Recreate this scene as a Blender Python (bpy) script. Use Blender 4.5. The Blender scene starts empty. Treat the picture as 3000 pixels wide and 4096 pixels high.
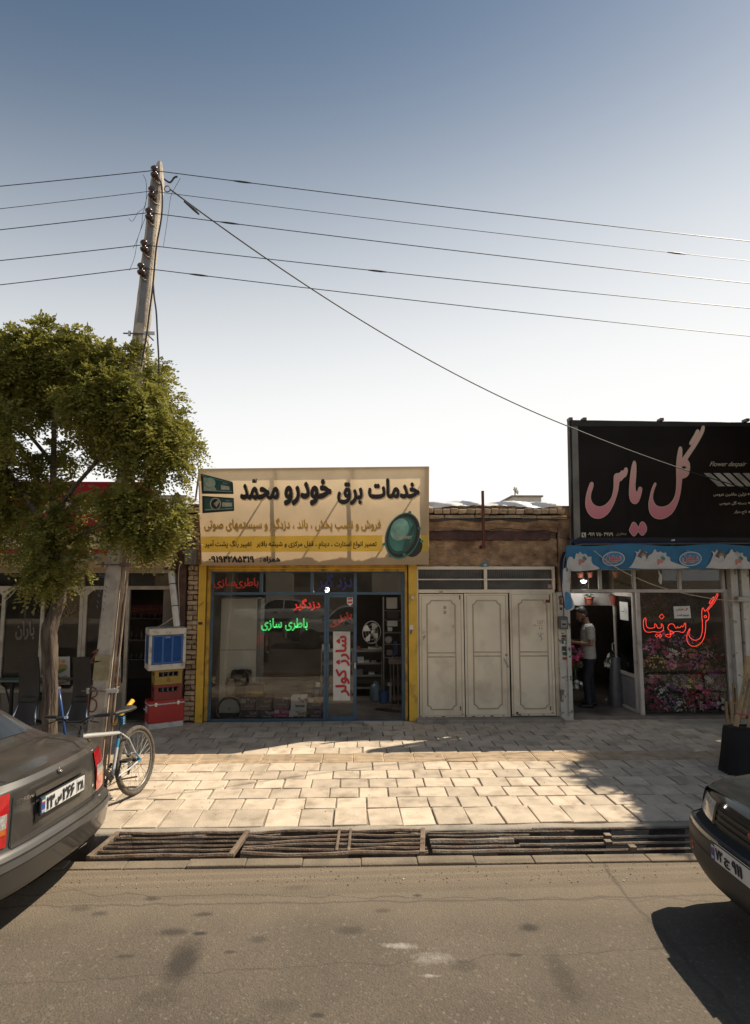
import bpy, math, random
import numpy as np
from mathutils import Vector, Matrix
from mathutils.geometry import interpolate_bezier, tessellate_polygon
random.seed(7); rng = np.random.default_rng(7)
SC = bpy.context.scene; COL = SC.collection
R = math.radians

# ---------------------------------------------------------------- camera, sky, sun, exposure
FPX, EYE, PITCH, YAW = 2400.0, 2.4, R(5.9945), R(1.6616)
cd = bpy.data.cameras.new('camera'); cam = bpy.data.objects.new('camera', cd); COL.objects.link(cam)
cd.sensor_fit = 'HORIZONTAL'; cd.sensor_width = 36.0; cd.lens = 36.0*FPX/3000.0
cd.clip_start = 0.05; cd.clip_end = 2000
cam.location = (0, 0, EYE); cam.rotation_euler = (R(90)+PITCH, 0, -YAW)
SC.camera = cam
SUN_AZ, SUN_EL = 66.0, 53.0            # azimuth from +Y towards +X
wd = bpy.data.worlds.new('World'); SC.world = wd; wd.use_nodes = True
nt = wd.node_tree
sky = nt.nodes.new('ShaderNodeTexSky'); sky.sky_type = 'NISHITA'; sky.sun_disc = False
sky.sun_elevation = R(SUN_EL); sky.sun_rotation = R(SUN_AZ)
sky.air_density = 1.0; sky.dust_density = 1.2; sky.ozone_density = 0.4; sky.altitude = 1500
bg = nt.nodes['Background']; bg.inputs['Strength'].default_value = 0.05
HAZE = (9.0, 8.95, 8.75)               # dusty white air low over the whole horizon, thicker towards the sun
_tc = nt.nodes.new('ShaderNodeTexCoord'); _sx = nt.nodes.new('ShaderNodeSeparateXYZ'); nt.links.new(_tc.outputs['Generated'], _sx.inputs[0])
_mr = nt.nodes.new('ShaderNodeMapRange'); _mr.interpolation_type = 'SMOOTHERSTEP'; _dp = nt.nodes.new('ShaderNodeVectorMath'); _dp.operation = 'DOT_PRODUCT'; nt.links.new(_tc.outputs['Generated'], _dp.inputs[0]); _dp.inputs[1].default_value = (math.sin(R(SUN_AZ)), math.cos(R(SUN_AZ)), 0)
_ma = nt.nodes.new('ShaderNodeMath'); _ma.operation = 'MULTIPLY_ADD'; nt.links.new(_dp.outputs['Value'], _ma.inputs[0]); _ma.inputs[1].default_value = -.16; nt.links.new(_sx.outputs[2], _ma.inputs[2])
nt.links.new(_ma.outputs[0], _mr.inputs[0])
_mr.inputs[1].default_value = .80; _mr.inputs[2].default_value = .02; _mr.inputs[3].default_value = 0.0; _mr.inputs[4].default_value = 1.0
_mx = nt.nodes.new('ShaderNodeMix'); _mx.data_type = 'RGBA'; nt.links.new(_mr.outputs[0], _mx.inputs[0]); _hs = nt.nodes.new('ShaderNodeHueSaturation'); _hs.inputs['Hue'].default_value = .487; _hs.inputs['Saturation'].default_value = .98; _hs.inputs['Value'].default_value = .78; nt.links.new(sky.outputs[0], _hs.inputs['Color']); nt.links.new(_hs.outputs[0], _mx.inputs[6]); _mx.inputs[7].default_value = HAZE+(1,)
nt.links.new(_mx.outputs[2], bg.inputs['Color'])
sl = bpy.data.lights.new('sun', 'SUN'); sl.energy = 2.9; sl.angle = R(0.55); sl.color = (1.0, 0.885, 0.71)
so = bpy.data.objects.new('sun', sl); COL.objects.link(so)
sd = Vector((math.sin(R(SUN_AZ))*math.cos(R(SUN_EL)), math.cos(R(SUN_AZ))*math.cos(R(SUN_EL)), math.sin(R(SUN_EL))))
so.rotation_euler = sd.to_track_quat('Z', 'Y').to_euler(); so.location = (8, 4, 12)
vs = SC.view_settings; vs.view_transform = 'Standard'; vs.look = 'None'; vs.exposure = 1.2; vs.gamma = 1.0
vs.use_curve_mapping = False
SC.cycles.use_denoising = True; SC.cycles.max_bounces = 8; SC.cycles.transparent_max_bounces = 24
SC.cycles.caustics_reflective = False; SC.cycles.caustics_refractive = False
SC.cycles.sample_clamp_indirect = 4.0

# ---------------------------------------------------------------- geometry helpers
_fw = np.array([math.sin(YAW)*math.cos(PITCH), math.cos(YAW)*math.cos(PITCH), math.sin(PITCH)])
_rt = np.array([math.cos(YAW), -math.sin(YAW), 0.0]); _up = np.cross(_rt, _fw)
def ray(x, y): return _fw + _rt*(x-1500)/FPX + _up*(2048-y)/FPX
def at(x, y, Y):
    d = ray(x, y); return np.array([0, 0, EYE]) + d*(Y/d[1])
def gr(x, y, z=0.0):
    d = ray(x, y); return np.array([0, 0, EYE]) + d*((z-EYE)/d[2])
def onp(x, y, pl):
    if not isinstance(pl, tuple): return at(x, y, pl)
    p0, n = np.array(pl[0], float), np.array(pl[1], float); d = ray(x, y); o = np.array([0, 0, EYE])
    return o + d*(((p0-o)@n)/(d@n))
def crop(x0, y0, s): return lambda x, y: (x0+x/s, y0+y/s)
cA = crop(780, 1840, 1.7208); cB = crop(780, 2250, 1.7208); cC = crop(1600, 1900, 2.1737)
cD = crop(2220, 1650, 2.118); cE = crop(2220, 2200, 2.118); cF = crop(0, 1250, 2.065)
cH = crop(0, 2200, 2.065); cI = crop(0, 2800, 2.065); cN = crop(0, 0, 1.0)

WO = {}                                  # world offset of every object we parent to
def link(o, parent=None, loc=None):
    COL.objects.link(o)
    if parent is not None:
        o.parent = parent
        w = WO.get(parent.name, Vector((0, 0, 0)))
        o.location = -w if loc is None else loc
        WO[o.name] = w + o.location
    else:
        if loc is not None: o.location = loc
        WO[o.name] = Vector(o.location)
    return o
def tag(o, label=None, cat=None, group=None, kind=None):
    if label: o['label'] = label
    if cat: o['category'] = cat
    if group: o['group'] = group
    if kind: o['kind'] = kind
    return o
def thing(name, label, cat, loc=(0, 0, 0), group=None, kind=None):
    o = bpy.data.objects.new(name, None); o.empty_display_size = 0.1
    link(o, None, Vector([float(v) for v in loc])); return tag(o, label, cat, group, kind)
def copy_tree(o, parent=None, loc=None, rz=None, sc=None):
    c = o.copy(); COL.objects.link(c); c.parent = parent
    if loc is not None: c.location = Vector([float(v) for v in loc])
    if rz is not None: c.rotation_euler = (0, 0, rz)
    if sc is not None: c.scale = (sc, sc, sc)
    for ch in o.children: copy_tree(ch, c)
    return c

class MB:
    def __init__(s): s.v = []; s.f = []
    def add(s, vs, fs):
        b = len(s.v); s.v += [tuple(float(c) for c in p) for p in vs]; s.f += [tuple(b+i for i in f) for f in fs]; return s
    def box(s, x0, x1, y0, y1, z0, z1, M=None):
        vs = [(x, y, z) for x in (x0, x1) for y in (y0, y1) for z in (z0, z1)]
        if M is not None: vs = [M @ Vector(v) for v in vs]
        return s.add(vs, [(0, 1, 3, 2), (4, 6, 7, 5), (0, 4, 5, 1), (2, 3, 7, 6), (0, 2, 6, 4), (1, 5, 7, 3)])
    def rbox(s, x0, x1, y0, y1, z0, z1, r=.03, n=3, M=None):          # rounded in plan
        pts = []
        for (cx, cy, a0) in ((x1-r, y1-r, 0), (x0+r, y1-r, 90), (x0+r, y0+r, 180), (x1-r, y0+r, 270)):
            for k in range(n+1):
                a = R(a0+90*k/n); pts.append((cx+r*math.cos(a), cy+r*math.sin(a)))
        lo = [(x, y, z0) for x, y in pts]; hi = [(x, y, z1) for x, y in pts]
        vs = lo+hi
        if M is not None: vs = [M @ Vector(v) for v in vs]
        k = len(pts); fs = [(i, (i+1) % k, k+(i+1) % k, k+i) for i in range(k)]
        fs += [tuple(range(k-1, -1, -1)), tuple(range(k, 2*k))]
        return s.add(vs, fs)
    def quad(s, *p): return s.add(p, [tuple(range(len(p)))])
    def prism(s, pts, vec):
        k = len(pts); v2 = [tuple(np.array(p, float)+np.array(vec, float)) for p in pts]
        fs = [tuple(range(k)), tuple(range(2*k-1, k-1, -1))] + [(i, i+k, (i+1) % k+k, (i+1) % k) for i in range(k)]
        return s.add(list(pts)+v2, fs)
    def tube(s, pts, r, n=8, caps=True, closed=False, flat=1.0):
        P = [Vector([float(c) for c in p]) for p in pts]; m = len(P)
        rr = r if hasattr(r, '__len__') else [r]*m
        rings = []; prev = None
        for i in range(m):
            if closed: d = P[(i+1) % m]-P[i-1]
            else: d = P[min(i+1, m-1)]-P[max(i-1, 0)]
            if d.length < 1e-9: d = Vector((0, 0, 1))
            d.normalize()
            if prev is None:
                a = Vector((0, 0, 1)) if abs(d.z) < .9 else Vector((1, 0, 0))
                u = d.cross(a).normalized()
            else:
                u = prev-d*prev.dot(d)
                if u.length < 1e-6: u = d.orthogonal()
                u.normalize()
            prev = u; w = d.cross(u)
            rings.append([P[i]+(u*math.cos(2*math.pi*k/n)+w*math.sin(2*math.pi*k/n)*flat)*rr[i] for k in range(n)])
        vs = [p for g in rings for p in g]; fs = []
        for i in range(m if closed else m-1):
            j = (i+1) % m
            for k in range(n): fs.append((i*n+k, i*n+(k+1) % n, j*n+(k+1) % n, j*n+k))
        if caps and not closed: fs += [tuple(range(n-1, -1, -1)), tuple((m-1)*n+k for k in range(n))]
        return s.add(vs, fs)
    def lathe(s, prof, c=(0, 0, 0), n=16, M=None):
        vs = []; fs = []; m = len(prof)
        for (r, z) in prof:
            for k in range(n):
                a = 2*math.pi*k/n; vs.append(Vector((r*math.cos(a), r*math.sin(a), z)))
        if M is not None: vs = [M @ v for v in vs]
        vs = [v+Vector([float(q) for q in c]) for v in vs]
        for i in range(m-1):
            for k in range(n): fs.append((i*n+k, i*n+(k+1) % n, (i+1)*n+(k+1) % n, (i+1)*n+k))
        if prof[0][0] > 1e-4: fs.append(tuple(range(n-1, -1, -1)))
        if prof[-1][0] > 1e-4: fs.append(tuple((m-1)*n+k for k in range(n)))
        return s.add(vs, fs)
    def torus(s, c, ax, Rr, r, n=40, m=8, M=None):
        ax = Vector(ax).normalized(); u = ax.orthogonal().normalized(); w = ax.cross(u)
        pts = [Vector(c)+(u*math.cos(2*math.pi*i/n)+w*math.sin(2*math.pi*i/n))*Rr for i in range(n)]
        return s.tube(pts, r, m, closed=True)
    def grid(s, rows, cu=False):
        n = len(rows[0]); vs = [p for r in rows for p in r]; fs = []
        for i in range(len(rows)-1):
            for k in range(n if cu else n-1):
                k2 = (k+1) % n; fs.append((i*n+k, i*n+k2, (i+1)*n+k2, (i+1)*n+k))
        return s.add(vs, fs)
    def ell(s, c, r, n=12, m=8, M=None):
        rows = []
        for i in range(m+1):
            t = math.pi*i/m
            rows.append([Vector((r[0]*math.sin(t)*math.cos(2*math.pi*k/n), r[1]*math.sin(t)*math.sin(2*math.pi*k/n), r[2]*math.cos(t))) for k in range(n)])
        if M is not None: rows = [[M @ p for p in q] for q in rows]
        rows = [[p+Vector([float(q) for q in c]) for p in g] for g in rows]
        return s.grid(rows, True)
    def mesh(s, name, mat, smooth=False):
        me = bpy.data.meshes.new(name); me.from_pydata(s.v, [], s.f); me.update()
        for m in (mat if isinstance(mat, (list, tuple)) else [mat]): me.materials.append(m)
        if smooth:
            for p in me.polygons: p.use_smooth = True
        return me
    def build(s, name, mat, parent=None, smooth=False, bev=0, seg=2, loc=None, sub=0, auto=None):
        o = bpy.data.objects.new(name, s.mesh(name, mat, smooth)); link(o, parent, loc)
        if sub:
            q = o.modifiers.new('sub', 'SUBSURF'); q.levels = sub; q.render_levels = sub
        if bev:
            q = o.modifiers.new('bev', 'BEVEL'); q.width = bev; q.segments = seg; q.limit_method = 'ANGLE'; q.angle_limit = R(40)
        if auto and smooth:
            q = o.modifiers.new('es', 'EDGE_SPLIT'); q.split_angle = R(auto)
        return o

# ---------------------------------------------------------------- materials
def M(name, col, rough=.7, metal=0., var=.15, scale=6., bump=0., bscale=80., rnd=0., spec=.5, dirt=None, dscale=3., dlo=.5, dhi=.7, coat=0., stretch=None, emit=None, es=0., detail=5.):
    m = bpy.data.materials.new(name); m.use_nodes = True; t = m.node_tree; n = t.nodes; L = t.links.new
    b = n['Principled BSDF']; b.inputs['Roughness'].default_value = rough; b.inputs['Metallic'].default_value = metal
    b.inputs['Specular IOR Level'].default_value = spec; b.inputs['Coat Weight'].default_value = coat
    g = n.new('ShaderNodeNewGeometry'); pos = g.outputs['Position']
    if stretch:
        mp = n.new('ShaderNodeMapping'); mp.inputs['Scale'].default_value = stretch; L(pos, mp.inputs['Vector']); pos = mp.outputs[0]
    def noise(s, d=detail):
        q = n.new('ShaderNodeTexNoise'); q.inputs['Scale'].default_value = s; q.inputs['Detail'].default_value = d; L(pos, q.inputs['Vector']); return q.outputs['Fac']
    def mix(f, a, bb, mode='MIX'):
        q = n.new('ShaderNodeMix'); q.data_type = 'RGBA'; q.blend_type = mode
        for sock, v in ((q.inputs[0], f), (q.inputs[6], a), (q.inputs[7], bb)):
            if hasattr(v, 'default_value'): L(v, sock)
            else: sock.default_value = v
        return q.outputs[2]
    c4 = tuple(col)+(1,)
    lo = tuple(max(0, c*(1-var)) for c in col)+(1,); hi = tuple(min(1, c*(1+var)) for c in col)+(1,)
    out = None
    if var > 0:
        r = n.new('ShaderNodeMapRange'); L(noise(scale), r.inputs[0]); r.inputs[1].default_value = .3; r.inputs[2].default_value = .7
        out = mix(r.outputs[0], lo, hi)
    if dirt:
        r = n.new('ShaderNodeMapRange'); L(noise(dscale, 7.), r.inputs[0]); r.inputs[1].default_value = dlo; r.inputs[2].default_value = dhi
        out = mix(r.outputs[0], out if out is not None else c4, tuple(dirt)+(1,))
    if rnd:
        oi = n.new('ShaderNodeObjectInfo'); r = n.new('ShaderNodeMapRange'); L(oi.outputs['Random'], r.inputs[0])
        r.inputs[3].default_value = 1-rnd; r.inputs[4].default_value = 1+rnd
        cb = n.new('ShaderNodeCombineColor')
        for i in range(3): L(r.outputs[0], cb.inputs[i])
        out = mix(1.0, out if out is not None else c4, cb.outputs[0], 'MULTIPLY')
    if out is not None: L(out, b.inputs['Base Color'])
    else: b.inputs['Base Color'].default_value = c4
    if bump:
        bp = n.new('ShaderNodeBump'); bp.inputs['Strength'].default_value = bump; bp.inputs['Distance'].default_value = .02
        L(noise(bscale, 6.), bp.inputs['Height']); L(bp.outputs[0], b.inputs['Normal'])
    if emit:
        b.inputs['Emission Color'].default_value = tuple(emit)+(1,); b.inputs['Emission Strength'].default_value = es
    return m
def glass(name, tint=(.86, .88, .88), ior=1.5, rough=.0, dust=.0):
    m = bpy.data.materials.new(name); m.use_nodes = True; t = m.node_tree; n = t.nodes; L = t.links.new
    n.remove(n['Principled BSDF']); o = n['Material Output']
    tr = n.new('ShaderNodeBsdfTransparent'); tr.inputs[0].default_value = tint+(1,)
    gl = n.new('ShaderNodeBsdfGlossy'); gl.inputs['Roughness'].default_value = rough
    fr = n.new('ShaderNodeFresnel'); fr.inputs[0].default_value = ior
    mx = n.new('ShaderNodeMixShader'); L(fr.outputs[0], mx.inputs[0]); L(tr.outputs[0], mx.inputs[1]); L(gl.outputs[0], mx.inputs[2])
    if dust:
        df = n.new('ShaderNodeBsdfDiffuse'); df.inputs[0].default_value = (.42, .38, .32, 1)
        g = n.new('ShaderNodeNewGeometry'); nz = n.new('ShaderNodeTexNoise'); nz.inputs['Scale'].default_value = 2.5; nz.inputs['Detail'].default_value = 6
        L(g.outputs['Position'], nz.inputs['Vector']); r = n.new('ShaderNodeMapRange'); L(nz.outputs['Fac'], r.inputs[0])
        r.inputs[1].default_value = .3; r.inputs[2].default_value = .8; r.inputs[3].default_value = 0; r.inputs[4].default_value = dust
        m2 = n.new('ShaderNodeMixShader'); L(r.outputs[0], m2.inputs[0]); L(mx.outputs[0], m2.inputs[1]); L(df.outputs[0], m2.inputs[2]); mx = m2
    L(mx.outputs[0], o.inputs[0]); return m
def glow(name, col, s):
    m = bpy.data.materials.new(name); m.use_nodes = True; n = m.node_tree.nodes
    b = n['Principled BSDF']; b.inputs['Base Color'].default_value = tuple(col)+(1,)
    b.inputs['Emission Color'].default_value = tuple(col)+(1,); b.inputs['Emission Strength'].default_value = s; return m
def cloth(name, col, trans=.45, var=.06, scale=3., dirt=None, rough=.6, spec=.3):
    # thin vinyl sheet: front colour plus light let through from behind
    m = M(name, col, rough, var=var, scale=scale, dirt=dirt, dscale=1.4, dlo=.52, dhi=.8, spec=spec)
    t = m.node_tree; n = t.nodes; L = t.links.new; b = n['Principled BSDF']; o = n['Material Output']
    tl = n.new('ShaderNodeBsdfTranslucent'); mx = n.new('ShaderNodeMixShader'); mx.inputs[0].default_value = trans
    src = [l.from_socket for l in t.links if l.to_socket == b.inputs['Base Color']]
    if src: L(src[0], tl.inputs[0])
    else: tl.inputs[0].default_value = tuple(col)+(1,)
    L(b.outputs[0], mx.inputs[1]); L(tl.outputs[0], mx.inputs[2]); L(mx.outputs[0], o.inputs[0]); return m

mt = {}
def mm(k, *a, **q):
    if k not in mt: mt[k] = M(k, *a, **q)
    return mt[k]

# ---------------------------------------------------------------- lettering (Persian shaping with presentation forms)
_F = {}
for ch, code in zip('بتثجحخسشصضطظعغفقلمنه', (0xFE8F, 0xFE95, 0xFE99, 0xFE9D, 0xFEA1, 0xFEA5, 0xFEB1, 0xFEB5, 0xFEB9, 0xFEBD, 0xFEC1, 0xFEC5, 0xFEC9, 0xFECD, 0xFED1, 0xFED5, 0xFEDD, 0xFEE1, 0xFEE5, 0xFEE9)):
    _F[ch] = [code, code+1, code+2, code+3]
for ch, code in zip('پچکگی', (0xFB56, 0xFB7A, 0xFB8E, 0xFB92, 0xFBFC)): _F[ch] = [code, code+1, code+2, code+3]
for ch, code in zip('اآدذرزوژ', (0xFE8D, 0xFE81, 0xFEA9, 0xFEAB, 0xFEAD, 0xFEAF, 0xFEED, 0xFB8A)): _F[ch] = [code, code+1]
_F['\u0001'] = [0xFEFB, 0xFEFC]
def shape(s):
    s = s.replace('لا', '\u0001'); out = []
    for i, ch in enumerate(s):
        if ch not in _F: out.append(ch); continue
        pj = i > 0 and s[i-1] in _F and len(_F[s[i-1]]) == 4
        nj = i+1 < len(s) and s[i+1] in _F and len(_F[ch]) == 4
        f = _F[ch]; out.append(chr(f[3] if pj and nj else f[1] if pj else f[2] if nj else f[0]))
    # reverse for left-to-right layout, keep digit runs in order
    res = ''.join(reversed(out)); r2 = ''; run = ''
    for ch in res:
        if ch.isdigit(): run = ch+run
        else: r2 += run+ch; run = ''
    return (r2+run).replace('\u200c', '')
def text_geo(s, bold=0., outline=0., shear=0., rtl=True, res=4, raw=False):
    cu = bpy.data.curves.new('t', 'FONT'); cu.body = s if raw else (shape(s) if rtl else s); cu.size = 1; cu.resolution_u = res; cu.shear = shear
    if outline: cu.fill_mode = 'NONE'; cu.bevel_depth = outline; cu.bevel_resolution = 1
    o = bpy.data.objects.new('t', cu); COL.objects.link(o)
    dg = bpy.context.evaluated_depsgraph_get(); oe = o.evaluated_get(dg)
    if outline:
        me = oe.to_mesh(); v = np.array([x.co[:] for x in me.vertices]); f = [tuple(p.vertices) for p in me.polygons]; oe.to_mesh_clear()
    else:                                        # fill every outer contour by itself, so overlapping strokes of one letter do not cancel out
        cv = oe.to_curve(dg); loops = []
        for sp in cv.splines:
            b = sp.bezier_points; pts = []
            for k in range(len(b)):
                q0, q1 = b[k], b[(k+1) % len(b)]; st = (q0.handle_right-q0.co).length+(q1.handle_left-q1.co).length < 1e-6
                seg = [q0.co, q1.co] if st else interpolate_bezier(q0.co, q0.handle_right, q1.handle_left, q1.co, res+2)
                pts += [Vector((w[0], w[1], 0)) for w in seg[:-1]]
            if len(pts) > 2: loops.append((pts, sum(pts[k-1].x*pts[k].y-pts[k].x*pts[k-1].y for k in range(len(pts)))))
        oe.to_curve_clear(); V = []; f = []
        big = max(loops, key=lambda l: abs(l[1]))[1]; sgn = 1 if big > 0 else -1
        def inside(p, poly):
            c = False
            for k in range(len(poly)):
                a, b2 = poly[k-1], poly[k]
                if (a.y > p.y) != (b2.y > p.y) and p.x < (b2.x-a.x)*(p.y-a.y)/(b2.y-a.y)+a.x: c = not c
            return c
        holes = [l for l in loops if l[1]*sgn < 0]; outs = [l for l in loops if l[1]*sgn > 0]
        for n_, (pts, ar) in enumerate(outs):
            hs = [h[0] for h in holes if abs(h[1]) < abs(ar) and inside(h[0][0], pts)]; tri = tessellate_polygon([pts]+hs); b0 = len(V)
            V += [(w.x, w.y, (n_ % 4)*.00012) for l in [pts]+hs for w in l]; f += [(t[0]+b0, t[1]+b0, t[2]+b0) for t in tri]
        v = np.array(V)
    bpy.data.objects.remove(o); bpy.data.curves.remove(cu)
    return v, f
def text(s, cr, box, pl, mat, parent, off=.004, bold=0., outline=0., shear=0., rtl=True, rot=0, name='lettering', quad=None, build=True, wob=0., raw=False, res=2):
    """letters fitted to a rectangle (crop pixels) lying on plane pl; rot=90 turns the line to run downwards"""
    v, f = text_geo(s, 0., outline, shear, rtl, res, raw)
    if bold and not outline:
        nv = len(v); st = [v]; ff = list(f)
        for k in range(8):
            an = k*math.pi/4; w = v.copy(); w[:, 0] += bold*math.cos(an); w[:, 1] += bold*math.sin(an); w[:, 2] += (k+1)*.0005; st.append(w); ff += [tuple(i+nv*(k+1) for i in g) for g in f]
        v = np.concatenate(st); f = ff
    a = v[:, :2].copy(); mn = a.min(0); mx = a.max(0); ab = (a-mn)/(mx-mn)
    if rot == 90: ab = np.stack([1-ab[:, 1], ab[:, 0]], 1)
    if quad: c = quad
    else: x0, y0, x1, y1 = box; c = [(x0, y1), (x1, y1), (x1, y0), (x0, y0)]
    c = [np.array(onp(*cr(*q), pl)) for q in c]
    u = ab[:, :1]; w = ab[:, 1:]
    p = c[0]*(1-u)*(1-w)+c[1]*u*(1-w)+c[2]*u*w+c[3]*(1-u)*w
    n = np.cross(c[1]-c[0], c[3]-c[0]); n /= np.linalg.norm(n)
    if outline:
        k = np.linalg.norm(c[1]-c[0])/(mx-mn)[0]; p = p+n*(off+v[:, 2:]*k)
    else: p = p+n*(off+v[:, 2:])
    mb = MB(); mb.add(p, f)
    if not build: return mb
    return mb.build(name, mat, parent)
def art(cr, pts, pl, mat, parent, off=.003, name='print'):
    """flat printed shape: polygon in crop pixels laid on plane pl"""
    p = [np.array(onp(*cr(*q), pl)) for q in pts]
    n = np.zeros(3)
    for i in range(len(p)): n += np.cross(p[i]-p[0], p[(i+1) % len(p)]-p[0])
    n /= np.linalg.norm(n)
    if n[1] > 0: n = -n
    mb = MB(); mb.add([q+n*off for q in p], [tuple(range(len(p)))])
    return mb.build(name, mat, parent)
def ellipse(cx, cy, rx, ry, n=32, a0=0, tilt=0):
    t = R(tilt); return [(cx+rx*math.cos(2*math.pi*i/n+a0)*math.cos(t)-ry*math.sin(2*math.pi*i/n+a0)*math.sin(t),
             cy+rx*math.cos(2*math.pi*i/n+a0)*math.sin(t)+ry*math.sin(2*math.pi*i/n+a0)*math.cos(t)) for i in range(n)]
def smooth_poly(pts, it=2, closed=True):
    p = [np.array(q, float) for q in pts]
    for _ in range(it):
        o = []
        k = len(p)
        for i in range(k if closed else k-1):
            a, b = p[i], p[(i+1) % k]; o += [a*.75+b*.25, a*.25+b*.75]
        if not closed: o = [p[0]]+o+[p[-1]]
        p = o
    return [tuple(q) for q in p]
def fbox(mb, cr, x0, y0, x1, y1, Y, d):
    """box whose front face covers a crop rectangle on the plane Y, running d back"""
    xm, ym = (x0+x1)/2, (y0+y1)/2
    a = at(*cr(x0, ym), Y)[0]; b = at(*cr(x1, ym), Y)[0]; t = at(*cr(xm, y0), Y)[2]; u = at(*cr(xm, y1), Y)[2]
    return mb.box(a, b, Y, Y+d, u, t)
# ================================================================ setting: ground, road, gutter, pavement
YF = 10.25
def asphalt():
    m = M('asphalt', (.084, .067, .049), .9, var=.28, scale=1.3, bump=.55, bscale=75)
    t = m.node_tree; n = t.nodes; L = t.links.new; b = n['Principled BSDF']
    base = [l.from_socket for l in t.links if l.to_socket == b.inputs['Base Color']][0]
    g = n.new('ShaderNodeNewGeometry')
    def mix(f, a, c, mode='MIX'):
        q = n.new('ShaderNodeMix'); q.data_type = 'RGBA'; q.blend_type = mode
        for sock, v in ((q.inputs[0], f), (q.inputs[6], a), (q.inputs[7], c)):
            if hasattr(v, 'default_value'): L(v, sock)
            else: sock.default_value = v
        return q.outputs[2]
    def rng_(v, a, bb, c=0., d=1.):
        r = n.new('ShaderNodeMapRange'); L(v, r.inputs[0]); r.inputs[1].default_value = a; r.inputs[2].default_value = bb; r.inputs[3].default_value = c; r.inputs[4].default_value = d; return r.outputs[0]
    def noise(s, d=6):
        q = n.new('ShaderNodeTexNoise'); q.inputs['Scale'].default_value = s; q.inputs['Detail'].default_value = d; L(g.outputs['Position'], q.inputs['Vector']); return q.outputs['Fac']
    def mul(a, c):
        q = n.new('ShaderNodeMath'); q.operation = 'MULTIPLY'
        for i, v in enumerate((a, c)):
            if hasattr(v, 'default_value'): L(v, q.inputs[i])
            else: q.inputs[i].default_value = v
        return q.outputs[0]
    # stone chips
    vo = n.new('ShaderNodeTexVoronoi'); vo.inputs['Scale'].default_value = 62; L(g.outputs['Position'], vo.inputs['Vector'])
    sp = n.new('ShaderNodeSeparateColor'); L(vo.outputs['Color'], sp.inputs[0])
    c = mix(rng_(sp.outputs[0], .0, 1., 0., .22), base, (.18, .142, .10, 1))
    c = mix(rng_(sp.outputs[1], .70, .78, 0, .34), c, (.045, .037, .029, 1)); c = mix(rng_(sp.outputs[2], .95, .98, 0, .22), c, (.34, .29, .23, 1))
    # dusty sand drifted along the kerb
    sx = n.new('ShaderNodeSeparateXYZ'); L(g.outputs['Position'], sx.inputs[0])
    yy = n.new('ShaderNodeMath'); yy.operation = 'ADD'; L(sx.outputs[1], yy.inputs[0]); L(mul(noise(2.2), .55), yy.inputs[1])
    c = mix(mul(rng_(yy.outputs[0], 4.75, 5.45), .75), c, (.225, .172, .115, 1))
    c = mix(mul(rng_(yy.outputs[0], 3.2, 5.0), .30), c, (.19, .155, .115, 1))
    # a seam where a strip was resurfaced
    seam = n.new('ShaderNodeMath'); seam.operation = 'ADD'; L(sx.outputs[1], seam.inputs[0]); L(mul(noise(5.5), .10), seam.inputs[1])
    ab = n.new('ShaderNodeMath'); ab.operation = 'SUBTRACT'; L(seam.outputs[0], ab.inputs[0]); ab.inputs[1].default_value = 4.86
    ab2 = n.new('ShaderNodeMath'); ab2.operation = 'ABSOLUTE'; L(ab.outputs[0], ab2.inputs[0])
    c = mix(rng_(ab2.outputs[0], .0, .018, .75, 0.), c, (.075, .062, .05, 1))
    # tar joint running diagonally out of the right corner, and a hairline crack
    for (A0, B0, wd2, k2) in (((2440, 3480), (2990, 4070), .022, .5), ((120, 3900), (1000, 3850), .006, .6), ((1300, 3560), (2350, 3570), .008, .5)):
        a0, b0 = gr(*A0), gr(*B0); nx, ny = -(b0[1]-a0[1]), (b0[0]-a0[0]); ln_ = math.hypot(nx, ny); nx, ny = nx/ln_, ny/ln_
        dt_ = n.new('ShaderNodeVectorMath'); dt_.operation = 'DOT_PRODUCT'; L(g.outputs['Position'], dt_.inputs[0]); dt_.inputs[1].default_value = (nx, ny, 0)
        s1 = n.new('ShaderNodeMath'); s1.operation = 'ADD'; L(dt_.outputs['Value'], s1.inputs[0]); L(mul(noise(3.5), .22), s1.inputs[1])
        s2 = n.new('ShaderNodeMath'); s2.operation = 'SUBTRACT'; L(s1.outputs[0], s2.inputs[0]); s2.inputs[1].default_value = nx*a0[0]+ny*a0[1]+.11
        s3 = n.new('ShaderNodeMath'); s3.operation = 'ABSOLUTE'; L(s2.outputs[0], s3.inputs[0]); c = mix(rng_(s3.outputs[0], wd2*.4, wd2*1.3, k2, 0.), c, (.06, .048, .036, 1))
    # oil drips: soft ellipses with ragged edges
    for (px, py, rx, ry, k) in ((735, 3815, .10, .23, .62), (2115, 3678, .07, .05, .6), (815, 3628, .07, .03, .5), (610, 3570, .06, .03, .45), (690, 3700, .10, .05, .5), (800, 3705, .05, .025, .75), (2250, 3870, .07, .25, .35),
                            (1400, 3690, .10, .05, .4), (1530, 3612, .06, .03, .35), (1670, 3555, .04, .02, .55), (2060, 3785, .05, .02, .5), (920, 3780, .04, .02, .5), (500, 3795, .06, .02, .45), (1860, 3830, .09, .06, .3), (1030, 3730, .07, .04, .35), (320, 3605, .09, .04, .35),
                            (1270, 4030, .04, .02, .6), (400, 3625, .06, .03, .4), (640, 3960, .14, .08, .25), (1120, 3990, .12, .06, .25)):
        p = gr(px, py); mp = n.new('ShaderNodeMapping'); mp.vector_type = 'POINT'
        mp.inputs['Location'].default_value = (-p[0]/rx, -p[1]/ry, 0); mp.inputs['Scale'].default_value = (1/rx, 1/ry, 0)
        L(g.outputs['Position'], mp.inputs[0]); ln = n.new('ShaderNodeVectorMath'); ln.operation = 'LENGTH'; L(mp.outputs[0], ln.inputs[0])
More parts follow.
